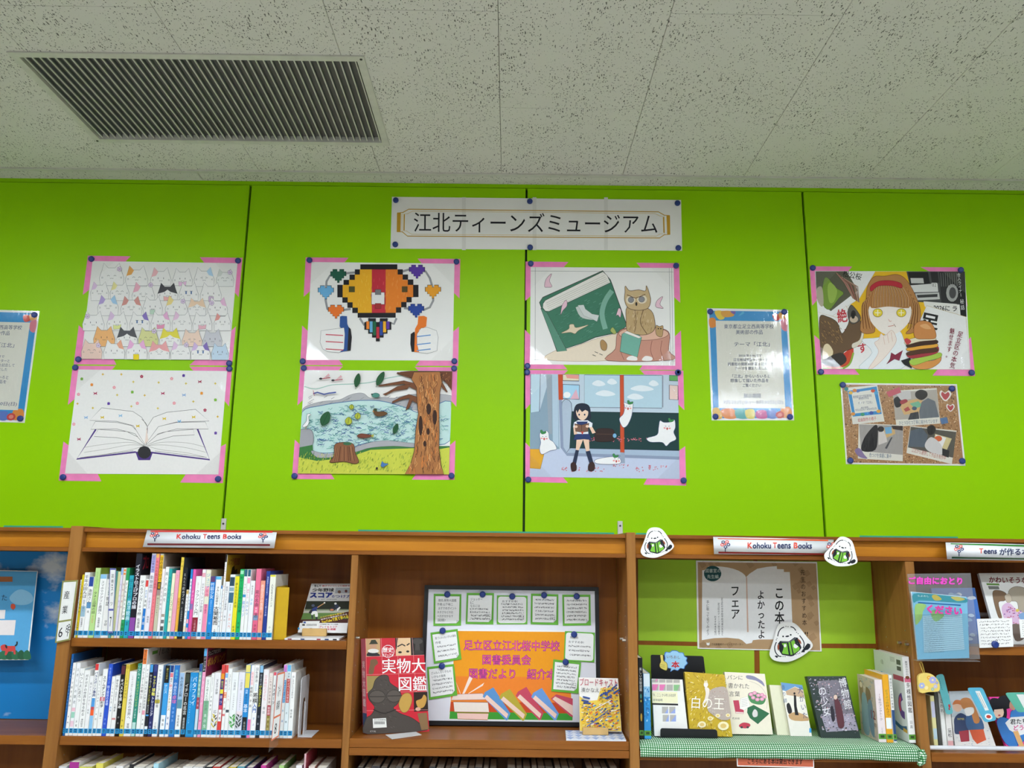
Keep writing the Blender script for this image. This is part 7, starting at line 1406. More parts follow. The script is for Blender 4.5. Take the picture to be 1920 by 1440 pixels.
# ---------------------------------------------------------------- red encyclopaedia and its slip
def paint(A):
    A.poly([(178, 468), (613, 462), (660, 1155), (195, 1195)], '#cc2434')
    for pts, c_ in (([(180, 470), (291, 468), (293, 600), (186, 605)], '#c8a070'), ([(403, 466), (518, 464), (523, 596), (410, 600)], '#e4c094'), ([(518, 464), (613, 462), (622, 592), (524, 594)], '#2a2420'), ([(190, 750), (295, 748), (298, 870), (196, 875)], '#a08a50'), ([(542, 872), (645, 868), (652, 1012), (545, 1018)], '#2c1c14')): A.poly(pts, c_)
    A.blob([(190, 600), (205, 570), (235, 560), (275, 580), (288, 600)], '#2a2a2c', n=2); A.ell(240, 530, 24, 32, '#c89878'); A.poly([(205, 512), (275, 510), (270, 500), (255, 478), (225, 480), (215, 502)], '#3a3a2c'); A.ell(240, 562, 42, 16, '#e8e4dc')
    A.line([(420, 530), (455, 512), (480, 525)], 9, '#2a2420'); A.line([(490, 520), (512, 505)], 9, '#2a2420'); A.ell(440, 572, 14, 8, '#2a2420'); A.ell(498, 566, 12, 8, '#2a2420'); A.poly([(403, 466), (425, 466), (415, 540), (408, 560)], '#2a2420')
    A.ell(570, 490, 40, 22, '#4a4440'); A.poly([(555, 505), (585, 505), (590, 560), (552, 562)], '#4a4440'); A.ell(572, 572, 44, 16, '#3c3632'); A.blob([(215, 660), (220, 630), (260, 625), (275, 655), (250, 680), (240, 730), (205, 730)], '#7a5a3c')
    for k in range(4): A.line([(183+k*116, 468-k*2), (192+k*122+k, 880-k*3)], 2, '#e8a4a0'); A.line([(186, 605+k*135), (622+k*9, 592+k*137)], 2, '#e8a4a0')
    A.blob([(198, 1195), (185, 1075), (225, 1040), (250, 985), (210, 930), (200, 880), (235, 840), (255, 780), (300, 745), (350, 750), (365, 800), (430, 850), (445, 900), (420, 960), (390, 990), (440, 1030), (520, 1060), (580, 1100), (640, 1156)], '#4c443e', '#2c2622', 4)
    for k in range(60):
        x, y = random.uniform(240, 420), random.uniform(770, 1150); A.line([(x, y), (x+14, y+8)], 3, random.choice(['#6a6058', '#38322c', '#584e46']))
    A.ell(268, 905, 62, 48, '#5c534b', '#2c2622', 4); A.ell(395, 900, 56, 46, '#5c534b', '#2c2622', 4); A.line([(210, 905), (325, 905)], 6, '#2c2622'); A.line([(345, 900), (448, 898)], 6, '#2c2622'); A.curve([(240, 1000), (320, 1030), (410, 1000)], 8, '#2c2622')
    A.blob([(430, 960), (460, 890), (510, 880), (530, 930), (500, 1010), (455, 1020)], '#c09848', '#7a5a24', 3); A.blob([(560, 940), (600, 920), (620, 890), (640, 920), (620, 980), (580, 990)], '#c89848'); A.poly([(570, 1030), (640, 1025), (655, 1150), (600, 1155)], '#8a6c48'); A.ell(575, 998, 20, 14, '#d8a890')
    A.text('実物大', 305, 618, 632, 728, '#f4f2ee', bold=.012, rot=-1); A.text('図鑑', 430, 752, 640, 862, '#f4f2ee', bold=.012, rot=-1); A.ell(350, 565, 48, 48, '#f4f2ee'); A.ell(350, 565, 44, 44, '#cc2434'); A.text('歴史', 310, 535, 388, 573, '#f4f2ee', bold=.02); A.text('ビジュアル', 308, 580, 390, 604, '#f4f2ee', bold=.02)
    A.poly([(235, 1070), (335, 1065), (340, 1135), (238, 1140)], '#ecebe4')
    for k in range(12): A.line([(250+k*6.5, 1090), (250+k*6.5, 1112)], 3.5, '#222222')
    A.text('足立区図書館', 245, 1072, 332, 1084, '#333333'); A.text('ポプラ社', 215, 1158, 258, 1172, '#e8e4e0')
t, mm, nn = panel_book('book', 'large red picture encyclopaedia with a clay figure cover in the middle bay', 'book', zq(z5, [(178, 468), (613, 462), (660, 1166), (195, 1188)]), ZM+.0006, 7, .022, '#cc2434', z5, paint, spine_shift=-.011, pages=False)
A = Art(lambda x, y, k: mm(*z5(x, y), k))
f = [mm(*z5(178, 468)), mm(*z5(195, 1188))]; g2 = [p-nn*.022 for p in f]
ex_ = (mm(*z5(613, 462))-mm(*z5(178, 468))).normalized()
for p in g2: p -= ex_*.011
for p in f+g2: p.z = max(p.z, ZM+.0012)
def spm(u, v, k): p = (f[0]*(1-u)+g2[0]*u)*(1-v)+(f[1]*(1-u)+g2[1]*u)*v; return p+Vector((-.6, -.8, 0))*(k+.0003)
A = Art(spm); A.poly([(0.03, .005), (.97, .005), (.97, .79), (.03, .79)], '#d4788c'); A.poly([(.03, .79), (.97, .79), (.97, .995), (.03, .995)], '#3c5c84')
for i, ch in enumerate('実物大図鑑'): A.text(ch, .8, .24+i*.1, .2, .32+i*.1, '#f0d8dc', bold=.02)
A.build('spine_print', COVER, base(t))
q = zq(z5, [(330, 1190), (560, 1168), (602, 1190), (380, 1222)]); f = [PZ(*p, ZM+.0016) for p in q]
tag(MB().prism(f[::-1], [p-Vector((0, 0, .0012)) for p in f[::-1]]).build('book_rest', plain('frosted_plastic', '#d8d8d6', .3), origin=f[0]), 'frosted plastic book rest foot under the red encyclopaedia', 'book rest')

# ---------------------------------------------------------------- colourful novel with stand and triangle mat
q = zq(z6, [(640, 1157), (1062, 1160), (1102, 1240), (650, 1236)]); f = [PZ(*p, ZM+.004) for p in q]; f = [Vector((min(p.x, MBAY[1]-.002), max(p.y, FB+.004), p.z)) for p in f]
t = thing('mat', 'pale blue and white triangle-patterned mat in the middle bay', 'mat', (f[2]+f[3])/2)
MB().prism(f[::-1], [Vector((p.x, p.y, ZM+.0003)) for p in f[::-1]], C('#dfe4ec')).build('card', PRINT, t)
A = Art(lambda u, v, k: (f[0]*(1-u)+f[1]*u)*(1-v)+(f[3]*(1-u)+f[2]*u)*v+Vector((0, 0, k)))
for i in range(7):
    for j in range(4): A.poly([(i/7, j/4), ((i+1)/7, j/4), ((i+.5)/7, (j+1)/4)], ('#98b0d8', '#b8c8e4', '#a8bce0')[(i+j) % 3])
A.build('pattern', PRINT, base(t))
def paint(A):
    A.poly([(742, 760), (1035, 768), (1062, 1168), (750, 1165)], '#f0ece4'); rr = random.Random(11)
    A.poly([(746, 900), (800, 940), (880, 930), (900, 860), (1000, 830), (1040, 840), (1060, 1164), (750, 1162)], '#ecca50')
    def ok(x, y): return 758 < x < 1018+(y-768)*.05 and 835 < y < 1160 and not (y < 960 and x < 900-(y-850)*.2)
    for k in range(620):
        x, y = rr.uniform(755, 1052), rr.uniform(830, 1158)
        if not ok(x, y): continue
        a, l = rr.uniform(-.9, .2), rr.uniform(8, 26); w_ = rr.uniform(5, 11)
        A.line([(x, y), (x+l*math.cos(a), y+l*math.sin(a))], w_, rr.choice(['#eec428', '#f0cc38', '#e8a820', '#eec428', '#f4ecd8', '#2c4c94', '#243c7c', '#e0642c', '#3c90c8', '#f0d870', '#ecb030']))
    for k in range(120):
        x, y = rr.uniform(755, 1045), rr.uniform(830, 1155)
        if ok(x, y): a = rr.uniform(-3, 3); A.line([(x, y), (x+12*math.cos(a), y+12*math.sin(a))], 2, '#2a2a3c')
    for x, y, a in ((770, 905, .25), (760, 930, .2), (775, 950, .1), (900, 900, -.6), (935, 890, -.65), (985, 850, -.7), (940, 920, -.5), (1000, 880, -.6)): A.line([(x, y), (x+55*math.cos(a), y+55*math.sin(a))], 11, '#28468c')
    A.line([(860, 1000), (980, 930)], 5, '#ecebe4'); A.line([(800, 1130), (960, 1010)], 6, '#2c5cac')
    A.text('ブロードキャスト', 748, 768, 1030, 828, '#b42c44', bold=.01, rot=1); A.text('湊かなえ', 757, 838, 892, 872, '#1c1c1c', rot=1)
    A.poly([(862, 1130), (915, 1140), (905, 1166), (858, 1164)], '#e86430')
panel_book('book', 'novel with a colourful confetti cover standing on a triangle mat', 'book', zq(z6, [(742, 760), (1035, 768), (1062, 1168), (750, 1165)]), ZM+.013, 9, .018, '#efebe2', z6, paint, yaw=False)
a, b_ = PZ(*z6(778, 1212), ZM+.004), PZ(*z6(972, 1212), ZM+.004); t = thing('book_stand', 'small kraft-paper book stand under the confetti-cover novel', 'book stand', ((a.x+b_.x)/2, a.y, ZM)); yy = PZ(*z6(850, 1166), ZM+.013).y
MB().box(a.x, b_.x, yy-.012, yy-.003, ZM+.0045, ZM+.026, bev=.0015).build('front_lip', KRAFT, t); MB().box(a.x+.004, b_.x-.004, yy-.0028, yy+.05, ZM+.0045, ZM+.0118, bev=.001).build('ledge', KRAFT, t)

# ---------------------------------------------------------------- gingham cloth on the right shelf
gm, nt, b = _new('green_gingham'); L = nt.links.new
tc = N(nt, 'ShaderNodeTexCoord'); sx = N(nt, 'ShaderNodeSeparateXYZ'); L(tc.outputs['UV'], sx.inputs[0]); st = []
for k in ('X', 'Y'):
    f1 = N(nt, 'ShaderNodeMath', operation='MULTIPLY'); f1.inputs[1].default_value = 150.0; L(sx.outputs[k], f1.inputs[0])
    f2 = N(nt, 'ShaderNodeMath', operation='FRACT'); L(f1.outputs[0], f2.inputs[0]); f3 = N(nt, 'ShaderNodeMath', operation='GREATER_THAN'); f3.inputs[1].default_value = .5; L(f2.outputs[0], f3.inputs[0]); st.append(f3)
sm = N(nt, 'ShaderNodeMath', operation='ADD'); L(st[0].outputs[0], sm.inputs[0]); L(st[1].outputs[0], sm.inputs[1]); hf = N(nt, 'ShaderNodeMath', operation='MULTIPLY'); hf.inputs[1].default_value = .5; L(sm.outputs[0], hf.inputs[0])
rp = N(nt, 'ShaderNodeValToRGB'); rp.color_ramp.elements[0].color = (*C('#eef4ea'), 1); rp.color_ramp.elements[1].color = (*C('#185a28'), 1); q5 = rp.color_ramp.elements.new(.5); q5.color = (*C('#579a5f'), 1); L(hf.outputs[0], rp.inputs['Fac']); L(rp.outputs['Color'], b.inputs['Base Color']); b.inputs['Roughness'].default_value = .9
ZCL = P(1300, 1388, 2.655).z
prof = [(2.862, ZCL-.002), (2.80, ZCL), (2.70, ZCL), (2.652, ZCL-.0005), (2.634, ZCL-.004), (2.621, ZCL-.013), (2.6175, ZCL-.024), (2.6175, ZCL-.034), (2.620, ZCL-.041)]
nx = 90; v = []; uv = []; s_ = [0]
for p, q_ in zip(prof[:-1], prof[1:]): s_.append(s_[-1]+math.hypot(q_[0]-p[0], q_[1]-p[1]))
xa, xb = RB[0]+.0015, RB[1]-.0015
for i in range(nx+1):
    x = xa+(xb-xa)*i/nx; en = 1-min(1, min(i, nx-i)/3.0)
    for j, (y, z) in enumerate(prof):
        w1 = .0022*math.sin(x*31+j*.9)+.0016*math.sin(x*57+1.3*j); fr = max(0, (j-3)/5)
        v.append((x, y-abs(w1)*fr-.0*en, z-.0012*abs(math.sin(x*23))*fr-.004*en*(j < 5)-max(0, (i-70)/20)*.006*fr)); uv.append((x, s_[j]+.002*math.sin(x*9)))
me = bpy.data.meshes.new('cloth'); nj = len(prof); fc = [(i*nj+j, i*nj+j+1, (i+1)*nj+j+1, (i+1)*nj+j) for i in range(nx) for j in range(nj-1)]
clo = Vector(((xa+xb)/2, 2.74, ZR)); me.from_pydata([tuple(Vector(p)-clo) for p in v], [], fc); me.materials.append(gm)
ul = me.uv_layers.new(name='UVMap')
for lp in me.loops: ul.data[lp.index].uv = uv[lp.vertex_index]
me.polygons.foreach_set('use_smooth', [True]*len(fc))
cl = thing('gingham_cloth', 'green and white gingham cloth over the padded board of the right shelf', 'cloth', clo)
co = bpy.data.objects.new('cloth', me); COL.objects.link(co); co.parent = cl; sd = co.modifiers.new('thick', 'SOLIDIFY'); sd.thickness = .0012; sd.offset = -1
MB().box(xa+.004, xb-.004, 2.640, 2.860, ZR+.0004, ZCL-.0075).build('padded_board', plain('foam_board', '#d8d4c8', .8), cl)
m_ = MB(); c0 = P(1733, 1408, 2.61)
# cloth corner bunched at the right end
pts = [(xb-.004, 2.618, ZCL-.012), (xb-.001, 2.613, ZCL-.026), (xb-.006, 2.612, ZCL-.044), (xb-.018, 2.613, ZCL-.054)]; m_.tube(pts, [.009, .011, .010, .005], n=10)
o_ = m_.build('bunched_corner', gm, cl); ul = o_.data.uv_layers.new(name='UVMap')
for lp in o_.data.loops:
    c_ = o_.data.vertices[lp.vertex_index].co; ul.data[lp.index].uv = (c_.x+c_.y, c_.z)
ZB = ZCL+.0006
# shelf-edge sign
q = [(1381, 1416), (1526, 1419), (1526.5, 1440), (1382, 1437)]
t = thing('shelf_label', 'orange wood-grain lending label on the right shelf edge', 'label', qbase(q, FB)); f = quadpts(q, FB-.0016); MB().prism(f[::-1], [Vector((p.x, FB-.0003, p.z)) for p in f[::-1]]).build('card', PAPER, t)
A = Art(lambda x, y, k: P(x, y, FB-.0016-k)); A.poly([(1383, 1417.6), (1524.5, 1420.6), (1524.8, 1438), (1383.6, 1435)], '#cc6a4c')
for k in range(7): A.line([(1384, 1419+k*2.3), (1524, 1422+k*2.3)], .5, '#b4563c')
A.text('こちらにある本は貸出できます', 1402, 1422.5, 1505, 1433, '#1c1410', bold=.02, rot=.8); A.build('lettering', PRINT, base(t))

# ---------------------------------------------------------------- books on the gingham cloth
z8 = zz(1170, 1190, 5.76); z9 = zz(1480, 1190, 5.76)
GG = 'books on the gingham cloth'
def spx(xl, xr, yb_, yt, ysp, **kw):
    a, b_ = P(xl, yb_, ysp), P(xr, yb_, ysp); zt = P(xl, yt, ysp).z; return spine_book(a.x, b_.x, ZB, zt-ZB, kw.pop('depth', .148), ysp, **kw)
def gst(A, W, H): A.rect(.4, H-24, W-.4, H-9, '#5c9a38'); A.rect(W*.25, H-20, W*.75, H-13, '#2c4a20')
spx(1199, 1207.8, 1386, 1233.5, 2.668, depth=.17, col='#17181b', label='black science book at the left end of the gingham cloth', group=GG, titles=[('美しい実験図鑑', .12, .42, '#d8d8d4', .6)], sticker=False, art=lambda A, W, H: (gst(A, W, H), A.ell(W/2, H*.48, W*.2, H*.03, '#3c8a7c'), A.ell(W/2, H*.54, W*.12, H*.015, '#d8c040'), A.ell(W/2, H*.74, W*.2, H*.05, '#c8a038')))
spx(1208.2, 1221.5, 1387.5, 1263, 2.664, depth=.14, col='#2f8fd0', label='blue watercolour-spined book beside the black one on gingham', group=GG, bands=[(0, .2, '#dce8ee'), (.2, .36, '#8cc0e0'), (.88, 1, '#3ca0dc')], titles=[('海の教室', .36, .66, '#1c4c84', .45)], sticker=False, art=lambda A, W, H: (gst(A, W, H), [A.ell(random.uniform(2, W-2), random.uniform(H*.2, H*.75), 1.6, 3, random.choice(['#b8dcf0', '#1c70b8', '#60b0e0'])) for k in range(26)]))
def paint(A):
    A.poly([(300, 478), (630, 486), (688, 1020), (640, 1100), (330, 1106)], '#f0ede6'); A.poly([(300, 478), (605, 484), (612, 610), (310, 604)], '#e8e2d4')
    for i in range(4):
        for j in range(2):
            x, y = 302+i*77+j*3, 482+j*54+i*1.6; A.rect(x, y, x+68, y+(34 if j == 0 else 66), '#b4aea4')
            if j == 1: A.poly([(x, y), (x+66, y), (x+40, y+66), (x, y+66)], ('#e87cb0', '#e87cb0', '#b4aea4', '#8cc084')[i])
    A.poly([(345, 480), (368, 481), (340, 515)], '#e87cb0'); A.poly([(302, 612), (575, 618), (582, 742), (306, 738)], '#f2ecc4'); A.text('「今、ここ」から考える社会学', 308, 636, 558, 670, '#2a2a2a', rot=1); A.text('好井裕明', 315, 692, 415, 720, '#2a2a2a', rot=1); A.poly([(303, 738), (584, 746), (585, 765), (304, 757)], '#1c1c1c')
    for i in range(2):
        for j in range(2): x, y = 410+i*78+j*8, 778+j*88; A.rect(x, y, x+66, y+72, '#b8b4ac'); A.poly([(x+66, y+(20 if j == 0 else 0)), (x+66, y+72), (x+(10 if i else 30), y+72)], '#98a8dc')
panel_book('book', 'white paperback with pink and blue squares held in the black stand', 'book', zq(z8, [(300, 476), (632, 485), (688, 1090), (330, 1106)]), ZB+.0026, 9, .016, '#eeebe4', z8, paint, yaw=PZ(*z8(690, 1112), ZB).y+.003, group=GG)
def paint(A):
    A.poly([(655, 400), (1085, 432), (1174, 1130), (715, 1112)], '#c8a824'); rr = random.Random(8)
    for k in range(300):
        u, v = rr.random(), rr.random(); x = 660+u*425+v*70; y = 408+v*700+u*25; a = math.atan2(y-560, x-880)+rr.uniform(-.3, .3)
        A.line([(x, y), (x+22*math.cos(a), y+22*math.sin(a))], rr.uniform(3, 7), rr.choice(['#e4d04c', '#b89418', '#f0e49c', '#a8841c', '#d8bc34', '#8c7418', '#f4ecc0']))
    A.blob([(900, 800), (920, 620), (1000, 570), (1105, 580), (1140, 760), (1150, 900), (1050, 920), (950, 860)], '#b8a89c'); 
    for k in range(90):
        x, y = rr.uniform(925, 1120), rr.uniform(600, 890); A.ell(x, y, rr.uniform(3, 7), 4, rr.choice(['#d8ccc4', '#94867c', '#c4b0a8', '#a87c74']), n=6)
    A.ell(882, 540, 24, 30, '#f0e8dc'); A.poly([(862, 520), (868, 490), (880, 505), (892, 488), (902, 522)], '#e8d8a8'); A.blob([(870, 570), (920, 590), (900, 700), (860, 740), (880, 640)], '#ece0d0')
    for x, y, r_ in ((840, 970, 44), (1070, 985, 60), (930, 905, 30), (1010, 875, 26), (1120, 870, 24)): A.ell(x, y, r_, r_*.8, '#f0e4b8'); A.ell(x, y, r_*.55, r_*.42, '#e0c070')
    A.text('白の王', 728, 672, 1080, 805, '#f8f4e4', rot=3, bold=.006)
panel_book('book', 'golden yellow novel with pale script in front of the black stand', 'book', zq(z8, [(655, 400), (1085, 432), (1174, 1135), (715, 1115)]), ZB+.0026, 10, .024, '#c4a428', z8, paint, yaw=PZ(*z8(690, 1112), ZB).y+.006, group=GG)
def paint(A):
    A.poly([(1085, 402), (1520, 424), (1610, 1085), (1165, 1063)], '#f0e6d0'); ink = '#4a4038'
    A.text('パンに', 1115, 438, 1282, 484, ink, rot=2); A.text('書かれた', 1125, 524, 1352, 582, ink, rot=2); A.text('言葉', 1135, 612, 1252, 668, ink, rot=2); A.text('朽木祥', 1170, 892, 1248, 918, ink, rot=2)
    A.blob([(1322, 440), (1390, 445), (1450, 475), (1500, 510), (1518, 560), (1480, 530), (1420, 495), (1330, 475)], '#8c88a4', n=3); A.curve([(1350, 500), (1450, 540), (1520, 620), (1545, 720), (1540, 800)], 3, '#b8ac98')
    A.poly([(1178, 710), (1240, 708), (1250, 780), (1295, 820), (1292, 855), (1205, 850)], '#c03c58'); A.poly([(1205, 832), (1290, 838), (1290, 852), (1208, 848)], '#ecd8d0'); A.poly([(1258, 690), (1335, 668), (1362, 770), (1300, 815), (1250, 800)], '#f4efe6', '#a8a098', 2)
    for k in range(5): A.line([(1268, 705+k*18), (1335, 690+k*18)], 3, '#a8a4a0')
    A.blob([(1340, 640), (1400, 620), (1480, 640), (1530, 690), (1500, 750), (1420, 750), (1360, 720)], '#4c8a54')
    for x, y in ((1370, 645), (1410, 630), (1450, 655), (1490, 650), (1395, 680), (1440, 700), (1490, 695), (1515, 670)): A.ell(x, y, 24, 20, '#e090b0'); A.ell(x, y, 12, 10, '#f0bccc')
    A.poly([(1335, 790), (1400, 760), (1570, 852), (1445, 965), (1360, 900), (1330, 840)], '#2c6a44', '#1c4a2c', 2); A.blob([(1385, 850), (1410, 805), (1440, 830), (1440, 880), (1400, 890)], '#d8d4d0', '#777777', 2)
    A.blob([(1245, 975), (1290, 950), (1350, 960), (1362, 985), (1320, 1010), (1255, 1000)], '#c83c50', '#7a2430', 2); A.ell(1270, 1000, 14, 12, '#3a3a3c'); A.ell(1335, 1000, 14, 12, '#3a3a3c')
panel_book('book', 'cream novel with a pink bouquet and dark green leaf on gingham', 'book', zq(z8, [(1085, 402), (1520, 424), (1610, 1088), (1165, 1066)]), ZB+.004, 11, .02, '#efe5cf', z8, paint, yaw=False, group=GG)
def paint(A): A.poly([(1572, 545), (1700, 548), (1800, 1080), (1660, 1085)], '#e6e2c4')
panel_book('book', 'thick cream book standing behind the dog cover', 'book', zq(z8, [(1570, 542), (1780, 550), (1880, 1086), (1657, 1088)]), ZB, 10, .03, '#e4e0c4', z8, paint, yaw=False, group=GG)
def paint(A):
    A.poly([(-90, 515), (140, 545), (243, 1088), (14, 1075)], '#efe9dc'); A.poly([(-90, 515), (140, 545), (150, 600), (60, 560), (-40, 610), (-75, 600)], '#6c9cc8'); A.poly([(-40, 610), (60, 565), (150, 605), (160, 680), (-30, 650)], '#c8a888'); A.blob([(0, 850), (100, 840), (200, 890), (205, 930), (60, 930), (0, 900)], '#c8a070', n=2)
    A.vtext('犬がいた', 108, 555, 178, 915, 62, '#3c4a74'); A.vtext('香り師', -72, 530, -40, 750, 42, '#48648c')
    A.poly([(48, 650), (72, 655), (80, 780), (102, 870), (62, 868), (50, 760)], '#1c1c1e'); A.ell(55, 635, 11, 13, '#1c1c1e'); A.blob([(-30, 760), (0, 740), (30, 830), (-10, 850)], '#222224'); A.rect(215, 1010, 238, 1058, '#3c9cd8')
panel_book('book', 'slim book with a man and black dog on its cover on gingham', 'book', zq(z9, [(-90, 515), (140, 545), (243, 1088), (14, 1075)]), ZB, 10, .006, '#efe9dc', z9, paint, yaw=PZ(*z9(130, 1088), ZB).y-.012, group=GG)
def paint(A):
    A.poly([(190, 450), (612, 448), (770, 1112), (345, 1120)], '#2c3a36'); rr = random.Random(13)
    A.poly([(300, 500), (600, 480), (740, 1030), (400, 1050)], '#7c7680'); A.poly([(340, 860), (690, 850), (745, 1030), (400, 1050)], '#a49cac')
    for k in range(330):
        u, v = rr.random(), rr.random(); x = 205+u*400+v*150; y = 460+v*600; c_ = rr.choice(['#3c4644', '#8c8890', '#b4acb8', '#5c5c64', '#c8a0a4', '#d8d4dc', '#24302c']); A.ell(x, y, rr.uniform(4, 13), rr.uniform(3, 8), c_, n=6)
    A.blob([(480, 670), (500, 650), (520, 690), (560, 780), (590, 980), (530, 1000), (500, 850)], '#5c3038'); A.ell(495, 675, 20, 26, '#e0c4b0'); A.blob([(440, 790), (470, 780), (490, 910), (460, 930)], '#2a2630')
    A.vtext('の少女', 340, 555, 410, 880, 96, '#f0eef0'); A.vtext('博物館', 560, 460, 640, 810, 90, '#f0eef0')
panel_book('book', 'dark grey novel with white vertical title and a small figure on gingham', 'book', zq(z9, [(190, 450), (612, 448), (770, 1112), (345, 1122)]), ZB, 11, .024, '#26332f', z9, paint, yaw=False, group=GG)
# upright books at the right end (left covers in view)
t = spx(1648.5, 1663.5, 1397, 1274.5, 2.655, depth=.128, col='#eadcdc', label='pale pink book with two girls painted on its cover', group=GG, titles=[('12', .22, .30, '#8c2c38', .5), ('音のブックトーク', .3, .66, '#5c4c54', .45), ('こまつあやこ', .76, .88, '#777077', .35)], side='#c8b8a8', sticker=False, art=lambda A, W, H: gst(A, W, H))
o = ORG[t.name]; xs = P(1648.5, 1397, 2.655).x; hh = P(1648, 1274.5, 2.655).z-ZB
A = Art(lambda u, v, k: Vector((xs+.0002-k, 2.658+u*.124, ZB+hh*(1-v))), 2e-4)      # u runs from the spine to the back
A.poly([(0, .005), (1, .005), (1, .995), (0, .995)], '#d0bca8')
for k in range(60):
    x, y = random.random()*.9, random.random()*.95; A.ell(x+.04, y+.02, .05, .02, random.choice(['#b8a898', '#dccab8', '#c4b4b0', '#a8b0b0']), n=6)
A.blob([(.75, .1), (.9, .12), (.9, .3), (.85, .5), (.72, .45), (.68, .25)], '#9c7c68'); A.ell(.8, .16, .08, .05, '#e8d0bc'); A.blob([(.3, .2), (.5, .18), (.55, .4), (.35, .45), (.25, .3)], '#8c6c5c'); A.blob([(.55, .3), (.8, .35), (.85, .9), (.5, .95), (.45, .6)], '#8ca4b0'); A.blob([(.2, .4), (.45, .42), (.45, .8), (.3, .95), (.18, .9)], '#7890a0')
A.text('12', .30, .52, .06, .66, '#8c2c38', bold=.01); A.text('の', .16, .72, .06, .78, '#6c4c50'); A.build('cover_print', COVER, base(t))
spx(1664, 1676, 1398, 1265, 2.652, depth=.13, col='#e8a828', label='orange-yellow book beside the pale pink one at the gingham end', group=GG, titles=[('どうぶつの', .22, .44, '#4c8a3c', .6), ('けんさつ', .44, .62, '#5a3a10', .5)], bands=[(.64, .8, '#e8f0f0')], sticker=False, art=lambda A, W, H: gst(A, W, H))
spx(1676.3, 1683, 1398, 1266, 2.652, depth=.13, col='#ecebe4', label='thin white book with a navy foot at the gingham end', group=GG, titles=[('戦国武将の理数の推理', .04, .5, '#3c3c38', .6)], bands=[(.52, .98, '#2c4a78')], sticker=False, art=lambda A, W, H: gst(A, W, H))
t = spx(1705.8, 1719.0, 1402, 1231.5, 2.650, depth=.205, col='#eeedea', label='tall white picture book with a curved rainbow shape at the gingham end', group=GG, titles=[('教室のなかの', .05, .22, '#3a3a3a', .4), ('多様性図鑑', .3, .66, '#222226', .62), ('日高', .74, .84, '#555555', .4)], bands=[(.25, .30, '#e07090')], sticker=False, art=lambda A, W, H: (gst(A, W, H), A.ell(W/2, H*.245, W*.3, H*.02, '#7a4a30')))
xs = P(1705.8, 1402, 2.650).x; hh = P(1705.8, 1231.5, 2.650).z-ZB
A = Art(lambda u, v, k: Vector((xs+.0002-k, 2.653+u*.20, ZB+hh*(1-v))), 2e-4)
A.poly([(0, .004), (1, .004), (1, .996), (0, .996)], '#e2e6dc'); A.rect(.06, .05, .2, .11, '#555555'); A.rect(.06, .13, .2, .18, '#555555')
for k in range(5): A.line([(.25, .04+k*.012), (.42, .04+k*.012)], .004, '#88887c')
A.ell(.72, .13, .05, .03, '#c8ccc0'); A.line([(.7, .10), (.68, .16)], .008, '#444444')
A.rect(0, .24, .35, .30, '#b84a5c'); A.curve([(.1, .48), (.18, .52), (.2, .6), (.16, .68), (.06, .7)], .09, '#6a4a8c'); A.curve([(.16, .50), (.21, .58), (.18, .66)], .05, '#d84c5c'); A.curve([(.02, .84), (.2, .86), (.4, .82)], .05, '#3c6c8c'); A.curve([(.02, .88), (.15, .87)], .04, '#d8a83c'); A.build('cover_print', COVER, base(t))
for qz, lb in (([(905, 392), (1010, 398), (1012, 472), (905, 455)], 'left blue paper tab above the pale pink book'), ([(1030, 400), (1122, 412), (1130, 492), (1032, 476)], 'right blue paper tab above the pale pink book')):
    qq = zq(z9, qz); f = quadpts(qq, 2.80); t = thing('paper_tab', lb, 'paper tab', (f[2]+f[3])/2, 'blue paper tabs'); f = [f[0], f[1], Vector((f[2].x, f[2].y, ZB+.0004)), Vector((f[3].x, f[3].y, ZB+.0004))]
    MB().prism(f[::-1], [p+Vector((0, .001, 0)) for p in f[::-1]]).build('card', plain('tab_blue', '#2f8fc0', .5), t)
    A = Art(lambda x, y, k: P(*z9(x, y), 2.80-k)); A.scrawl(qz[0][0]+12, qz[0][1]+22, qz[1][0]-10, qz[0][1]+38, '#cfe4ee', 3, 12, len(lb)); A.build('printing', PRINT, base(t))
# black display stand with the recommendation sign
pl = z8(285, 1115); a = PZ(*z8(372, 1115), ZB+.0); b_ = PZ(*z8(1003, 1112), ZB+.0)
t = thing('display_stand', 'black metal display stand behind the white and yellow books', 'book stand', ((a.x+b_.x)/2, a.y+.04, ZB))
yf = PZ(*z8(690, 1112), ZB).y
m2 = lambda x, y, k=0.0: P(*z8(x, y), 2.80-k)
o_ = [(289, 232), (292, 222), (302, 217), (840, 231), (853, 236), (860, 246), (880, 420), (898, 520), (300, 510), (292, 400)]
f = [m2(x, y) for x, y in o_]; zlow = min(p.z for p in f)
bk = [(f[0].x, 2.80), ]
xl_, xr_ = m2(300, 510).x, m2(895, 510).x
MB().prism(f[::-1], [p+Vector((0, .0018, 0)) for p in f[::-1]]).build('back_plate', BLACKM, t)
MB().prism([(xl_+.004, 2.80, zlow+.004), (xr_-.004, 2.80, zlow+.004), (xr_-.004, yf+.05, ZB+.0025), (xl_+.004, yf+.05, ZB+.0025)], [(xl_+.004, 2.802, zlow+.004), (xr_-.004, 2.802, zlow+.004), (xr_-.004, yf+.052, ZB+.0025), (xl_+.004, yf+.052, ZB+.0025)]).build('lower_plate', BLACKM, t)
MB().box(a.x, b_.x, yf-.004, yf+.06, ZB, ZB+.002).build('foot', BLACKM, t)
zl = P(*z8(690, 1012), yf-.004).z; x0_, x1_ = P(*z8(390, 1050), yf-.004).x, P(*z8(1008, 1060), yf-.004).x
lip = [(x0_+.003, ZB+.002), (x0_, ZB+.006), (x0_+.001, zl-.004), (x0_+.005, zl), (x1_-.006, zl-.002), (x1_-.001, zl-.006), (x1_, ZB+.006), (x1_-.003, ZB+.002)]
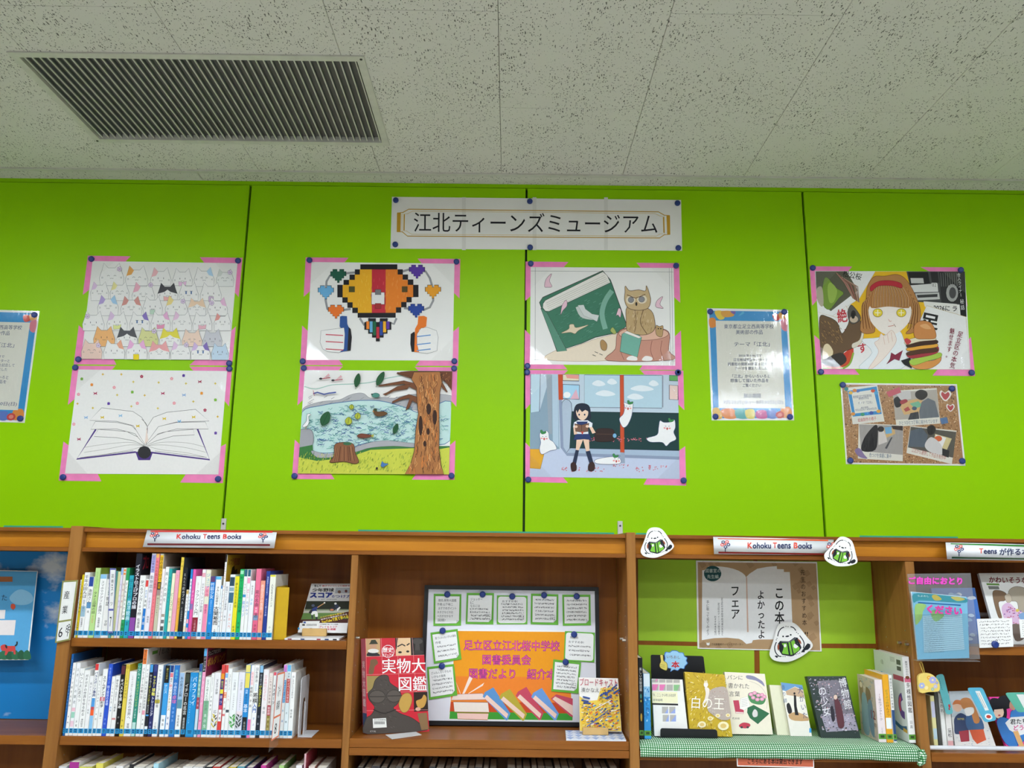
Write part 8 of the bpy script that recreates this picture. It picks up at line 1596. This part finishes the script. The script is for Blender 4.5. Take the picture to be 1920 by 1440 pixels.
MB().prism([(x, yf-.006, z) for x, z in lip], [(x, yf-.004, z) for x, z in lip]).build('front_lip', BLACKM, t)
# cloud-shaped sign stuck on the stand
mc_ = lambda x, y, k: P(*z8(x, y), 2.7985-k)
cloud = smooth([(435, 215), (450, 185), (490, 190), (520, 170), (570, 172), (600, 190), (640, 195), (655, 230), (685, 250), (675, 280), (690, 310), (660, 340), (650, 370), (610, 365), (580, 390), (540, 380), (500, 402), (505, 370), (470, 360), (460, 320), (430, 300), (440, 260)], 3)
hand = smooth([(390, 225), (405, 215), (422, 225), (428, 280), (460, 305), (470, 350), (460, 385), (430, 380), (390, 355), (385, 320), (398, 285)], 3)
t = thing('cloud_sign', 'blue cloud-shaped recommendation sign with a pointing hand on the black stand', 'sign', mc_(560, 400, 0)); f = [mc_(x, y, 0.0012) for x, y in cloud]; MB().prism(f[::-1], [p+Vector((0, .001, 0)) for p in f[::-1]]).build('card', plain('sign_card', '#3c78c8', .5), t)
A = Art(lambda x, y, k: mc_(x, y, .0012+k)); cx, cy = 560, 285; A.poly([(cx+(x-cx)*.93, cy+(y-cy)*.93) for x, y in cloud], '#a4d4f0'); A.text('いちおし', 462, 225, 606, 258, '#7c2c3c', rot=3, bold=.006); A.text('本', 512, 285, 598, 362, '#d82c34', bold=.03, rot=2); A.poly(hand, '#f0dc70', '#6a5a20', 5)
for y in (325, 345): A.line([(395, y), (440, y+6)], 3, '#6a5a20')
A.build('printing', PRINT, base(t))

# ---------------------------------------------------------------- right edge bay
zr = zz(1700, 1060, 3.79); zs = zz(1520, 980, 4.8)
# sky-blue and elephant books on the upper shelf
def paint(A):
    A.poly([(1085, 590), (1478, 586), (1565, 1080), (1180, 1080)], '#1c64b8'); rr = random.Random(3)
    for k in range(26): x, y = rr.uniform(1250, 1460), rr.uniform(640, 1050); A.blob([(x-26, y), (x-6, y-16), (x+20, y-10), (x+30, y+8), (x, y+14)], rr.choice(['#dce8f4', '#78acd8', '#b4d0ea']))
panel_book('book', 'blue sky-covered book partly behind the leaflet holder', 'book', zq(zs, [(1085, 590), (1478, 586), (1570, 1090), (1185, 1090)]), ZQ1+.0006, 16, .012, '#2468b4', zs, paint, yaw=False)
def paint(A):
    A.poly([(1512, 455), (2100, 450), (2230, 1100), (1690, 1100)], '#e9e9e4'); A.text('かわいそうなぞう', 1605, 490, 2060, 545, '#7a1c28', bold=.025, rot=1); A.poly([(1580, 545), (1695, 548), (1700, 565), (1585, 562)], '#5c8c30'); A.poly([(1595, 570), (1690, 572), (1700, 600), (1605, 600)], '#6c7068')
    A.blob([(1640, 620), (1700, 610), (1760, 640), (1750, 700), (1690, 720), (1720, 850), (1690, 850), (1650, 720)], '#7a5c3c', '#3c2c1c', 3); A.blob([(1780, 620), (1840, 575), (1930, 590), (2000, 640), (1980, 800), (1940, 870), (1880, 860), (1860, 720), (1800, 700)], '#a89c88', '#4c4438', 3); A.blob([(1745, 660), (1790, 640), (1810, 700), (1770, 720)], '#bcae98', '#4c4438', 2)
    A.blob([(1720, 760), (1780, 720), (1850, 780), (1930, 830), (1900, 950), (1800, 930), (1740, 860)], '#d8b4d0'); 
    for k in range(40): A.ell(random.uniform(1735, 1900), random.uniform(760, 920), 8, 6, random.choice(['#b45c84', '#c87890', '#8c5c9c']), n=6)
    A.ell(1860, 790, 16, 14, '#d8c050'); A.blob([(1810, 920), (1900, 930), (1920, 1040), (1840, 1060)], '#6c5c50'); A.blob([(1870, 830), (1920, 810), (1940, 860), (1890, 870)], '#7ca0c8')
panel_book('book', 'white picture book with painted elephants at the right picture edge', 'book', zq(zs, [(1512, 455), (2100, 450), (2230, 1100), (1690, 1100)]), ZQ1+.0006, 16, .012, '#e6e6e2', zs, paint, yaw=False)
def rail(label, x0, x1, y, z, r_): return tag(MB().tube([(x0, y, z), (x1, y, z)], r_, n=12).build('display_rail', WM, origin=((x0+x1)/2, y, z-r_)), label, 'rail', 'white display rails')
zr2 = P(1840, 1403, 2.645).z; rail('white round rail along the lower shelf at the right edge', RB2[0]+.001, RB2[1]-.001, 2.645, zr2, .0068)
rail('short white round rail left of the elephant book', P(1835, 1153, 2.845).x, P(1880, 1153, 2.845).x, 2.846, P(1850, 1153, 2.845).z, .008)
# handwritten cards
for q, lb, sd in (([(1831.5, 1160.5), (1897.5, 1158.8), (1900.2, 1212.5), (1836.7, 1215)], 'white handwritten card under a magnet on the right bay shelf', 3), ([(1910.6, 1161.5), (1975, 1160), (1977, 1194), (1914, 1196)], 'white handwritten card cut off by the right picture edge', 4)):
    t = thing('handwritten_card', lb, 'card', qbase(q, 2.62), 'handwritten cards'); f = quadpts(q, 2.6185); MB().prism(f[::-1], [p+Vector((0, .0008, 0)) for p in f[::-1]]).build('card', PAPER, t)
    A = Art(lambda u, v, k: P(*lerp(lerp(q[0], q[1], u), lerp(q[3], q[2], u), v), 2.6185-k))
    for k in range(8): A.scrawl(.06, .07+k*.11, .92, .13+k*.11, '#5c5858', .012, .055, sd*40+k)
    A.build('handwriting', PRINT, base(t))
magnet(1866.5, 1208.5, 'round navy magnet on the handwritten card in the right bay', Y=2.6175)
# leaflet holder
q = [(1701, 1076), (1820, 1074.5), (1838, 1236), (1720, 1239.5)]
t = thing('leaflet_holder', 'clear acrylic leaflet holder with pink lettering', 'leaflet holder', qbase(q, 2.60)); f = quadpts(q, 2.604)
MB().prism(f[::-1], [p+Vector((0, .002, 0)) for p in f[::-1]]).build('back_sheet', ACRYL, t)
q2 = [(1709, 1152), (1829, 1150), (1838, 1236), (1720, 1239.5)]; f = quadpts(q2, 2.580); MB().prism(f[::-1], [p+Vector((0, .0015, 0)) for p in f[::-1]]).build('front_pocket', SLEEVE, t)
a, b_ = P(1720, 1239.5, 2.58), P(1838, 1236, 2.58); MB().box(a.x, b_.x, 2.5815, 2.6038, a.z, a.z+.002).build('pocket_floor', ACRYL, t)
A = Art(lambda x, y, k: P(*zs(x, y), 2.603-k)); A.text('ご自由におとり', 882, 488, 1365, 558, '#f04cc0', bold=.05, rot=.5); A.build('upper_lettering', PRINT, t)
A = Art(lambda x, y, k: P(*zs(x, y), 2.5795-k)); A.text('ください', 1045, 748, 1365, 825, '#d83c98', bold=.05, rot=4); A.build('lower_lettering', PRINT, t)
lz = a.z+.0022
for i, (dx, dy, lb) in enumerate(((-2.2, -1.6, 'rearmost leaflet of the stack in the clear holder'), (-1.1, -.8, 'middle leaflet of the stack in the clear holder'), (0, 0, 'front map leaflet with a table in the clear holder'))):
    Yb = 2.6015-i*.0055; L4 = [(910+dx*5, 625+dy*3), (1408+dx*4, 672+dy*3), (1428+dx*3, 1218), (965+dx*3, 1232)]
    g = [[lerp(lerp(L4[0], L4[1], u/8), lerp(L4[3], L4[2], u/8), w_/6) for u in range(9)] for w_ in range(7)]
    def lm(x, y, k, Yb=Yb): return P(*zs(x, y), Yb-.0022*math.sin(max(0, min(1, (x-905)/520))*3.1)*max(0, 1-(y-620)/620)-k)
    t2 = thing('leaflet', lb, 'leaflet', P(*zs(1190, 1230), Yb), 'leaflets in the clear holder')
    mb = MB(); v = [lm(x, y, 0) for r_ in g for x, y in r_]; v = [Vector((p.x, p.y, max(p.z, lz))) for p in v]; mb.add(v, [(w_*9+u, (w_+1)*9+u, (w_+1)*9+u+1, w_*9+u+1) for w_ in range(6) for u in range(8)], C('#dfe9ec' if i < 2 else '#7cb8d4'), True); mb.build('paper', PRINT, t2)
    if i == 2:
        A = Art(lm, 1.2e-3)
        A.blob([(925, 640), (1080, 640), (1200, 655), (1390, 680), (1395, 720), (1200, 710), (980, 700), (930, 720)], '#3c8c98', n=3); A.blob([(1090, 660), (1130, 650), (1180, 690), (1120, 700)], '#b8a850'); A.blob([(1260, 670), (1330, 668), (1390, 690), (1320, 705)], '#b8b060'); A.poly([(965, 714), (1352, 738), (1350, 748), (966, 725)], '#1c5c98'); A.text('もよおし', 962, 652, 1065, 668, '#d8e4e0', rot=3)
        A.blob([(945, 735), (1040, 740), (1010, 800), (1000, 860), (950, 920), (940, 860)], '#94bc6c', n=3); A.blob([(1090, 790), (1170, 800), (1200, 840), (1130, 890), (1090, 850)], '#88bc78', n=3); A.poly([(1010, 840), (1360, 825), (1385, 1140), (1020, 1170)], '#a8d0e0')
        for k in range(17): A.line([(1015+k*.6, 850+k*19), (1362+k*1.2, 838+k*18)], 2.4, '#4c7088'); A.scrawl(1025, 854+k*19, 1200, 862+k*19, '#48606c', 2, 9, k)
        A.build('printing', PRINT, base(t2))
# lower right: books, bookmarks and a fan charm
ZL = ZQ2+.0005
def spr(xl, xr, yb_, yt, ysp, depth, **kw):
    a, b_ = P(xl, yb_, ysp), P(xr, yb_, ysp); return spine_book(max(a.x, RB2[0]+.0008), b_.x, ZL, P(xl, yt, ysp).z-ZL, depth, ysp, sticker=False, **kw)
G2 = 'books on the lower right shelf'
spr(1752, 1760.5, 1404, 1305, 2.665, .12, col='#e4dc9c', label='pale yellow patterned book at the left of the lower right shelf', group=G2, bands=[(.1, .4, '#c8c8dc'), (.6, .8, '#b8d0d8')])
spr(1761, 1768, 1403, 1298, 2.668, .13, col='#4c4c48', label='dark flecked book beside the pale yellow patterned one', group=G2, side='#6a665c')
spr(1768.5, 1777, 1401, 1300, 2.670, .13, col='#ebeae4', label='white book with a small black title on the lower right shelf', group=G2, titles=[('こわれ', .1, .35, '#2a2a2a', .7)])
spr(1777.5, 1789, 1400, 1300, 2.672, .13, col='#e4e0da', label='white book with a red foot beside the two-children book', group=G2, titles=[('童松', .62, .78, '#2a2a2a', .7)], bands=[(.84, .96, '#e8b0b0')])
def paint(A):
    A.poly([(300, 895), (490, 890), (635, 1288), (345, 1292)], '#c4ccd0'); A.poly([(318, 1080), (560, 1070), (635, 1288), (345, 1292)], '#e4e2dc'); rr = random.Random(2)
    for k in range(50): A.ell(rr.uniform(330, 600), rr.uniform(1150, 1280), 7, 3, rr.choice(['#c4c8cc', '#d8d4d0', '#b4bcc4']), n=6)
    A.blob([(340, 1085), (380, 1050), (430, 1080), (440, 1170), (350, 1200), (338, 1140)], '#3c4a6c'); A.blob([(420, 1080), (480, 1060), (530, 1090), (545, 1170), (440, 1170)], '#486890'); A.ell(362, 1000, 34, 42, '#e8c0a4'); A.blob([(325, 990), (345, 958), (385, 962), (398, 995), (360, 985)], '#d8804c'); A.ell(425, 985, 38, 40, '#e0b48c'); A.blob([(380, 960), (420, 940), (465, 965), (520, 1100), (480, 1120), (450, 1030), (400, 1020)], '#c8844c', n=3)
    A.blob([(410, 1020), (470, 1010), (475, 1050), (430, 1070)], '#f0ece4'); A.poly([(370, 1180), (440, 1170), (445, 1250), (385, 1255)], '#a83c48'); A.poly([(445, 1170), (545, 1165), (565, 1240), (500, 1270), (470, 1235)], '#d8603c'); A.text('WMR', 358, 1085, 410, 1100, '#d8c868')
panel_book('book', 'storybook with two painted children in jumpers on its cover', 'book', zq(zr, [(300, 895), (490, 890), (635, 1288), (345, 1292)]), ZL, 14, .014, '#d4d6d4', zr, paint, yaw=2.70, group=G2)
def paint(A):
    A.poly([(585, 935), (860, 930), (960, 1288), (712, 1290)], '#e83c98'); A.blob([(590, 960), (640, 945), (700, 985), (710, 1080), (660, 1100), (610, 1060)], '#1c1a20'); A.ell(655, 1045, 36, 44, '#ecc8b0'); A.poly([(600, 1000), (640, 965), (690, 1000), (680, 1020), (625, 1025)], '#1c1a20'); A.ell(658, 1066, 9, 6, '#c84848')
    A.blob([(640, 1110), (690, 1080), (760, 1130), (790, 1280), (730, 1285), (680, 1230)], '#3c7cc4', '#1c3c6c', 3); A.blob([(740, 1040), (860, 1010), (880, 1150), (800, 1280), (760, 1180)], '#3c80c8', '#1c3c6c', 3); A.blob([(650, 945), (720, 925), (760, 990), (700, 1020)], '#1c1a20'); A.blob([(740, 960), (770, 990), (765, 1030), (730, 1010)], '#c49078'); A.poly([(700, 1120), (740, 1080), (880, 1070), (900, 1180), (800, 1210), (730, 1170)], '#f0efec'); A.text('君たちは', 735, 1090, 900, 1128, '#1c1c1c', bold=.02, rot=-3); A.text('どう動く', 760, 1132, 910, 1172, '#d83c88', bold=.02, rot=-3); A.poly([(755, 1180), (790, 1175), (835, 1285), (800, 1288)], '#e4b070')
panel_book('book', 'hot pink comic-style book with girls in blue jackets', 'book', zq(zr, [(585, 935), (860, 930), (960, 1288), (712, 1290)]), ZL, 14, .014, '#e04094', zr, paint, yaw=2.70, group=G2)
def bookmark(label, q, Y, col, art):
    t = thing('bookmark', label, 'bookmark', qbase(q, Y), 'rounded teal bookmarks'); pts = []
    for i in range(4):
        p, pr, nx_ = q[i], q[i-1], q[(i+1) % 4]; a = lerp(p, pr, 5/max(5.1, math.dist(p, pr))); c_ = lerp(p, nx_, 5/max(5.1, math.dist(p, nx_))); pts += [a, lerp(lerp(a, c_, .5), p, .45), c_]
    f = [P(x, y, Y) for x, y in pts]; MB().prism(f[::-1], [p+Vector((0, .001, 0)) for p in f[::-1]]).build('card', plain('bookmark_'+col[1:], col, .5), t)
    A = Art(lambda u, v, k: P(*lerp(lerp(q[0], q[1], u), lerp(q[3], q[2], u), v), Y-k)); art(A); A.build('printing', PRINT, base(t))
bookmark('pale teal bookmark with a red flower behind the fan charm', zq(zr, [(205, 782), (260, 768), (332, 1055), (282, 1062)]), 2.655, '#5cacb0', lambda A: (A.ell(.72, .80, .14, .05, '#b83c40'), A.ell(.6, .87, .1, .03, '#a83438'), [A.line([(.3, .1+k*.05), (.36, .13+k*.05)], .03, '#2c5c60') for k in range(6)]))
bookmark('blue bookmark with a red fish leaning on the storybook', zq(zr, [(428, 870), (540, 868), (642, 1100), (555, 1118)]), 2.655, '#58b0cc', lambda A: (A.poly([(.42, .1), (.72, .1), (.74, .68), (.46, .68)], '#e4e4e0'), [A.line([(.48+.12*j, .16), (.5+.12*j, .6)], .03, '#888884') for j in range(2)], A.ell(.5, .86, .28, .09, '#e8f0f0'), A.ell(.5, .86, .18, .05, '#c84838')))
bookmark('green-teal bookmark on the hot pink book', zq(zr, [(697, 905), (850, 902), (880, 1040), (790, 1046)]), 2.655, '#5cb098', lambda A: A.poly([(.5, .1), (.85, .1), (.9, .8), (.6, .8)], '#e4e4e0'))
Yc = 2.610; t = thing('fan_charm', 'yellow flower-patterned fan charm with a looped cord on the divider', 'charm', P(*zr(160, 900), Yc))
fan = smooth([(82, 815), (90, 780), (130, 765), (180, 775), (222, 815), (236, 860), (225, 895), (160, 900), (95, 903)], 3)
f = [P(*zr(x, y), Yc) for x, y in fan]; MB().prism(f[::-1], [p+Vector((0, .009, 0)) for p in f[::-1]]).build('pouch', plain('yellow_cloth', '#e8cc6c', .8), t)
A = Art(lambda x, y, k: P(*zr(x, y), Yc-k))
for x, y, r_, c_ in ((158, 798, 15, '#e8a83c'), (185, 815, 26, '#a8a8d8'), (108, 855, 22, '#a4acd8'), (205, 860, 14, '#b8b8dc'), (185, 880, 12, '#98b8b0'), (140, 870, 14, '#f0dc98'), (215, 835, 10, '#9098c8')):
    for k in range(6): A.ell(x+r_*.55*math.cos(k*1.047), y+r_*.55*math.sin(k*1.047), r_*.5, col=c_, n=7)
    A.ell(x, y, r_*.3, col='#f0e0a0', n=7)
A.build('flower_pattern', PRINT, base(t))
MB().tube([P(*zr(x, y), Yc+.003) for x, y in ((122, 775), (104, 730), (92, 695), (102, 686), (112, 700), (122, 740), (128, 772))], .0012, n=6).build('cord_loop', plain('yellow_cord', '#d8b850', .8), t)
# small prop at the far left shelf edge of the sky bay
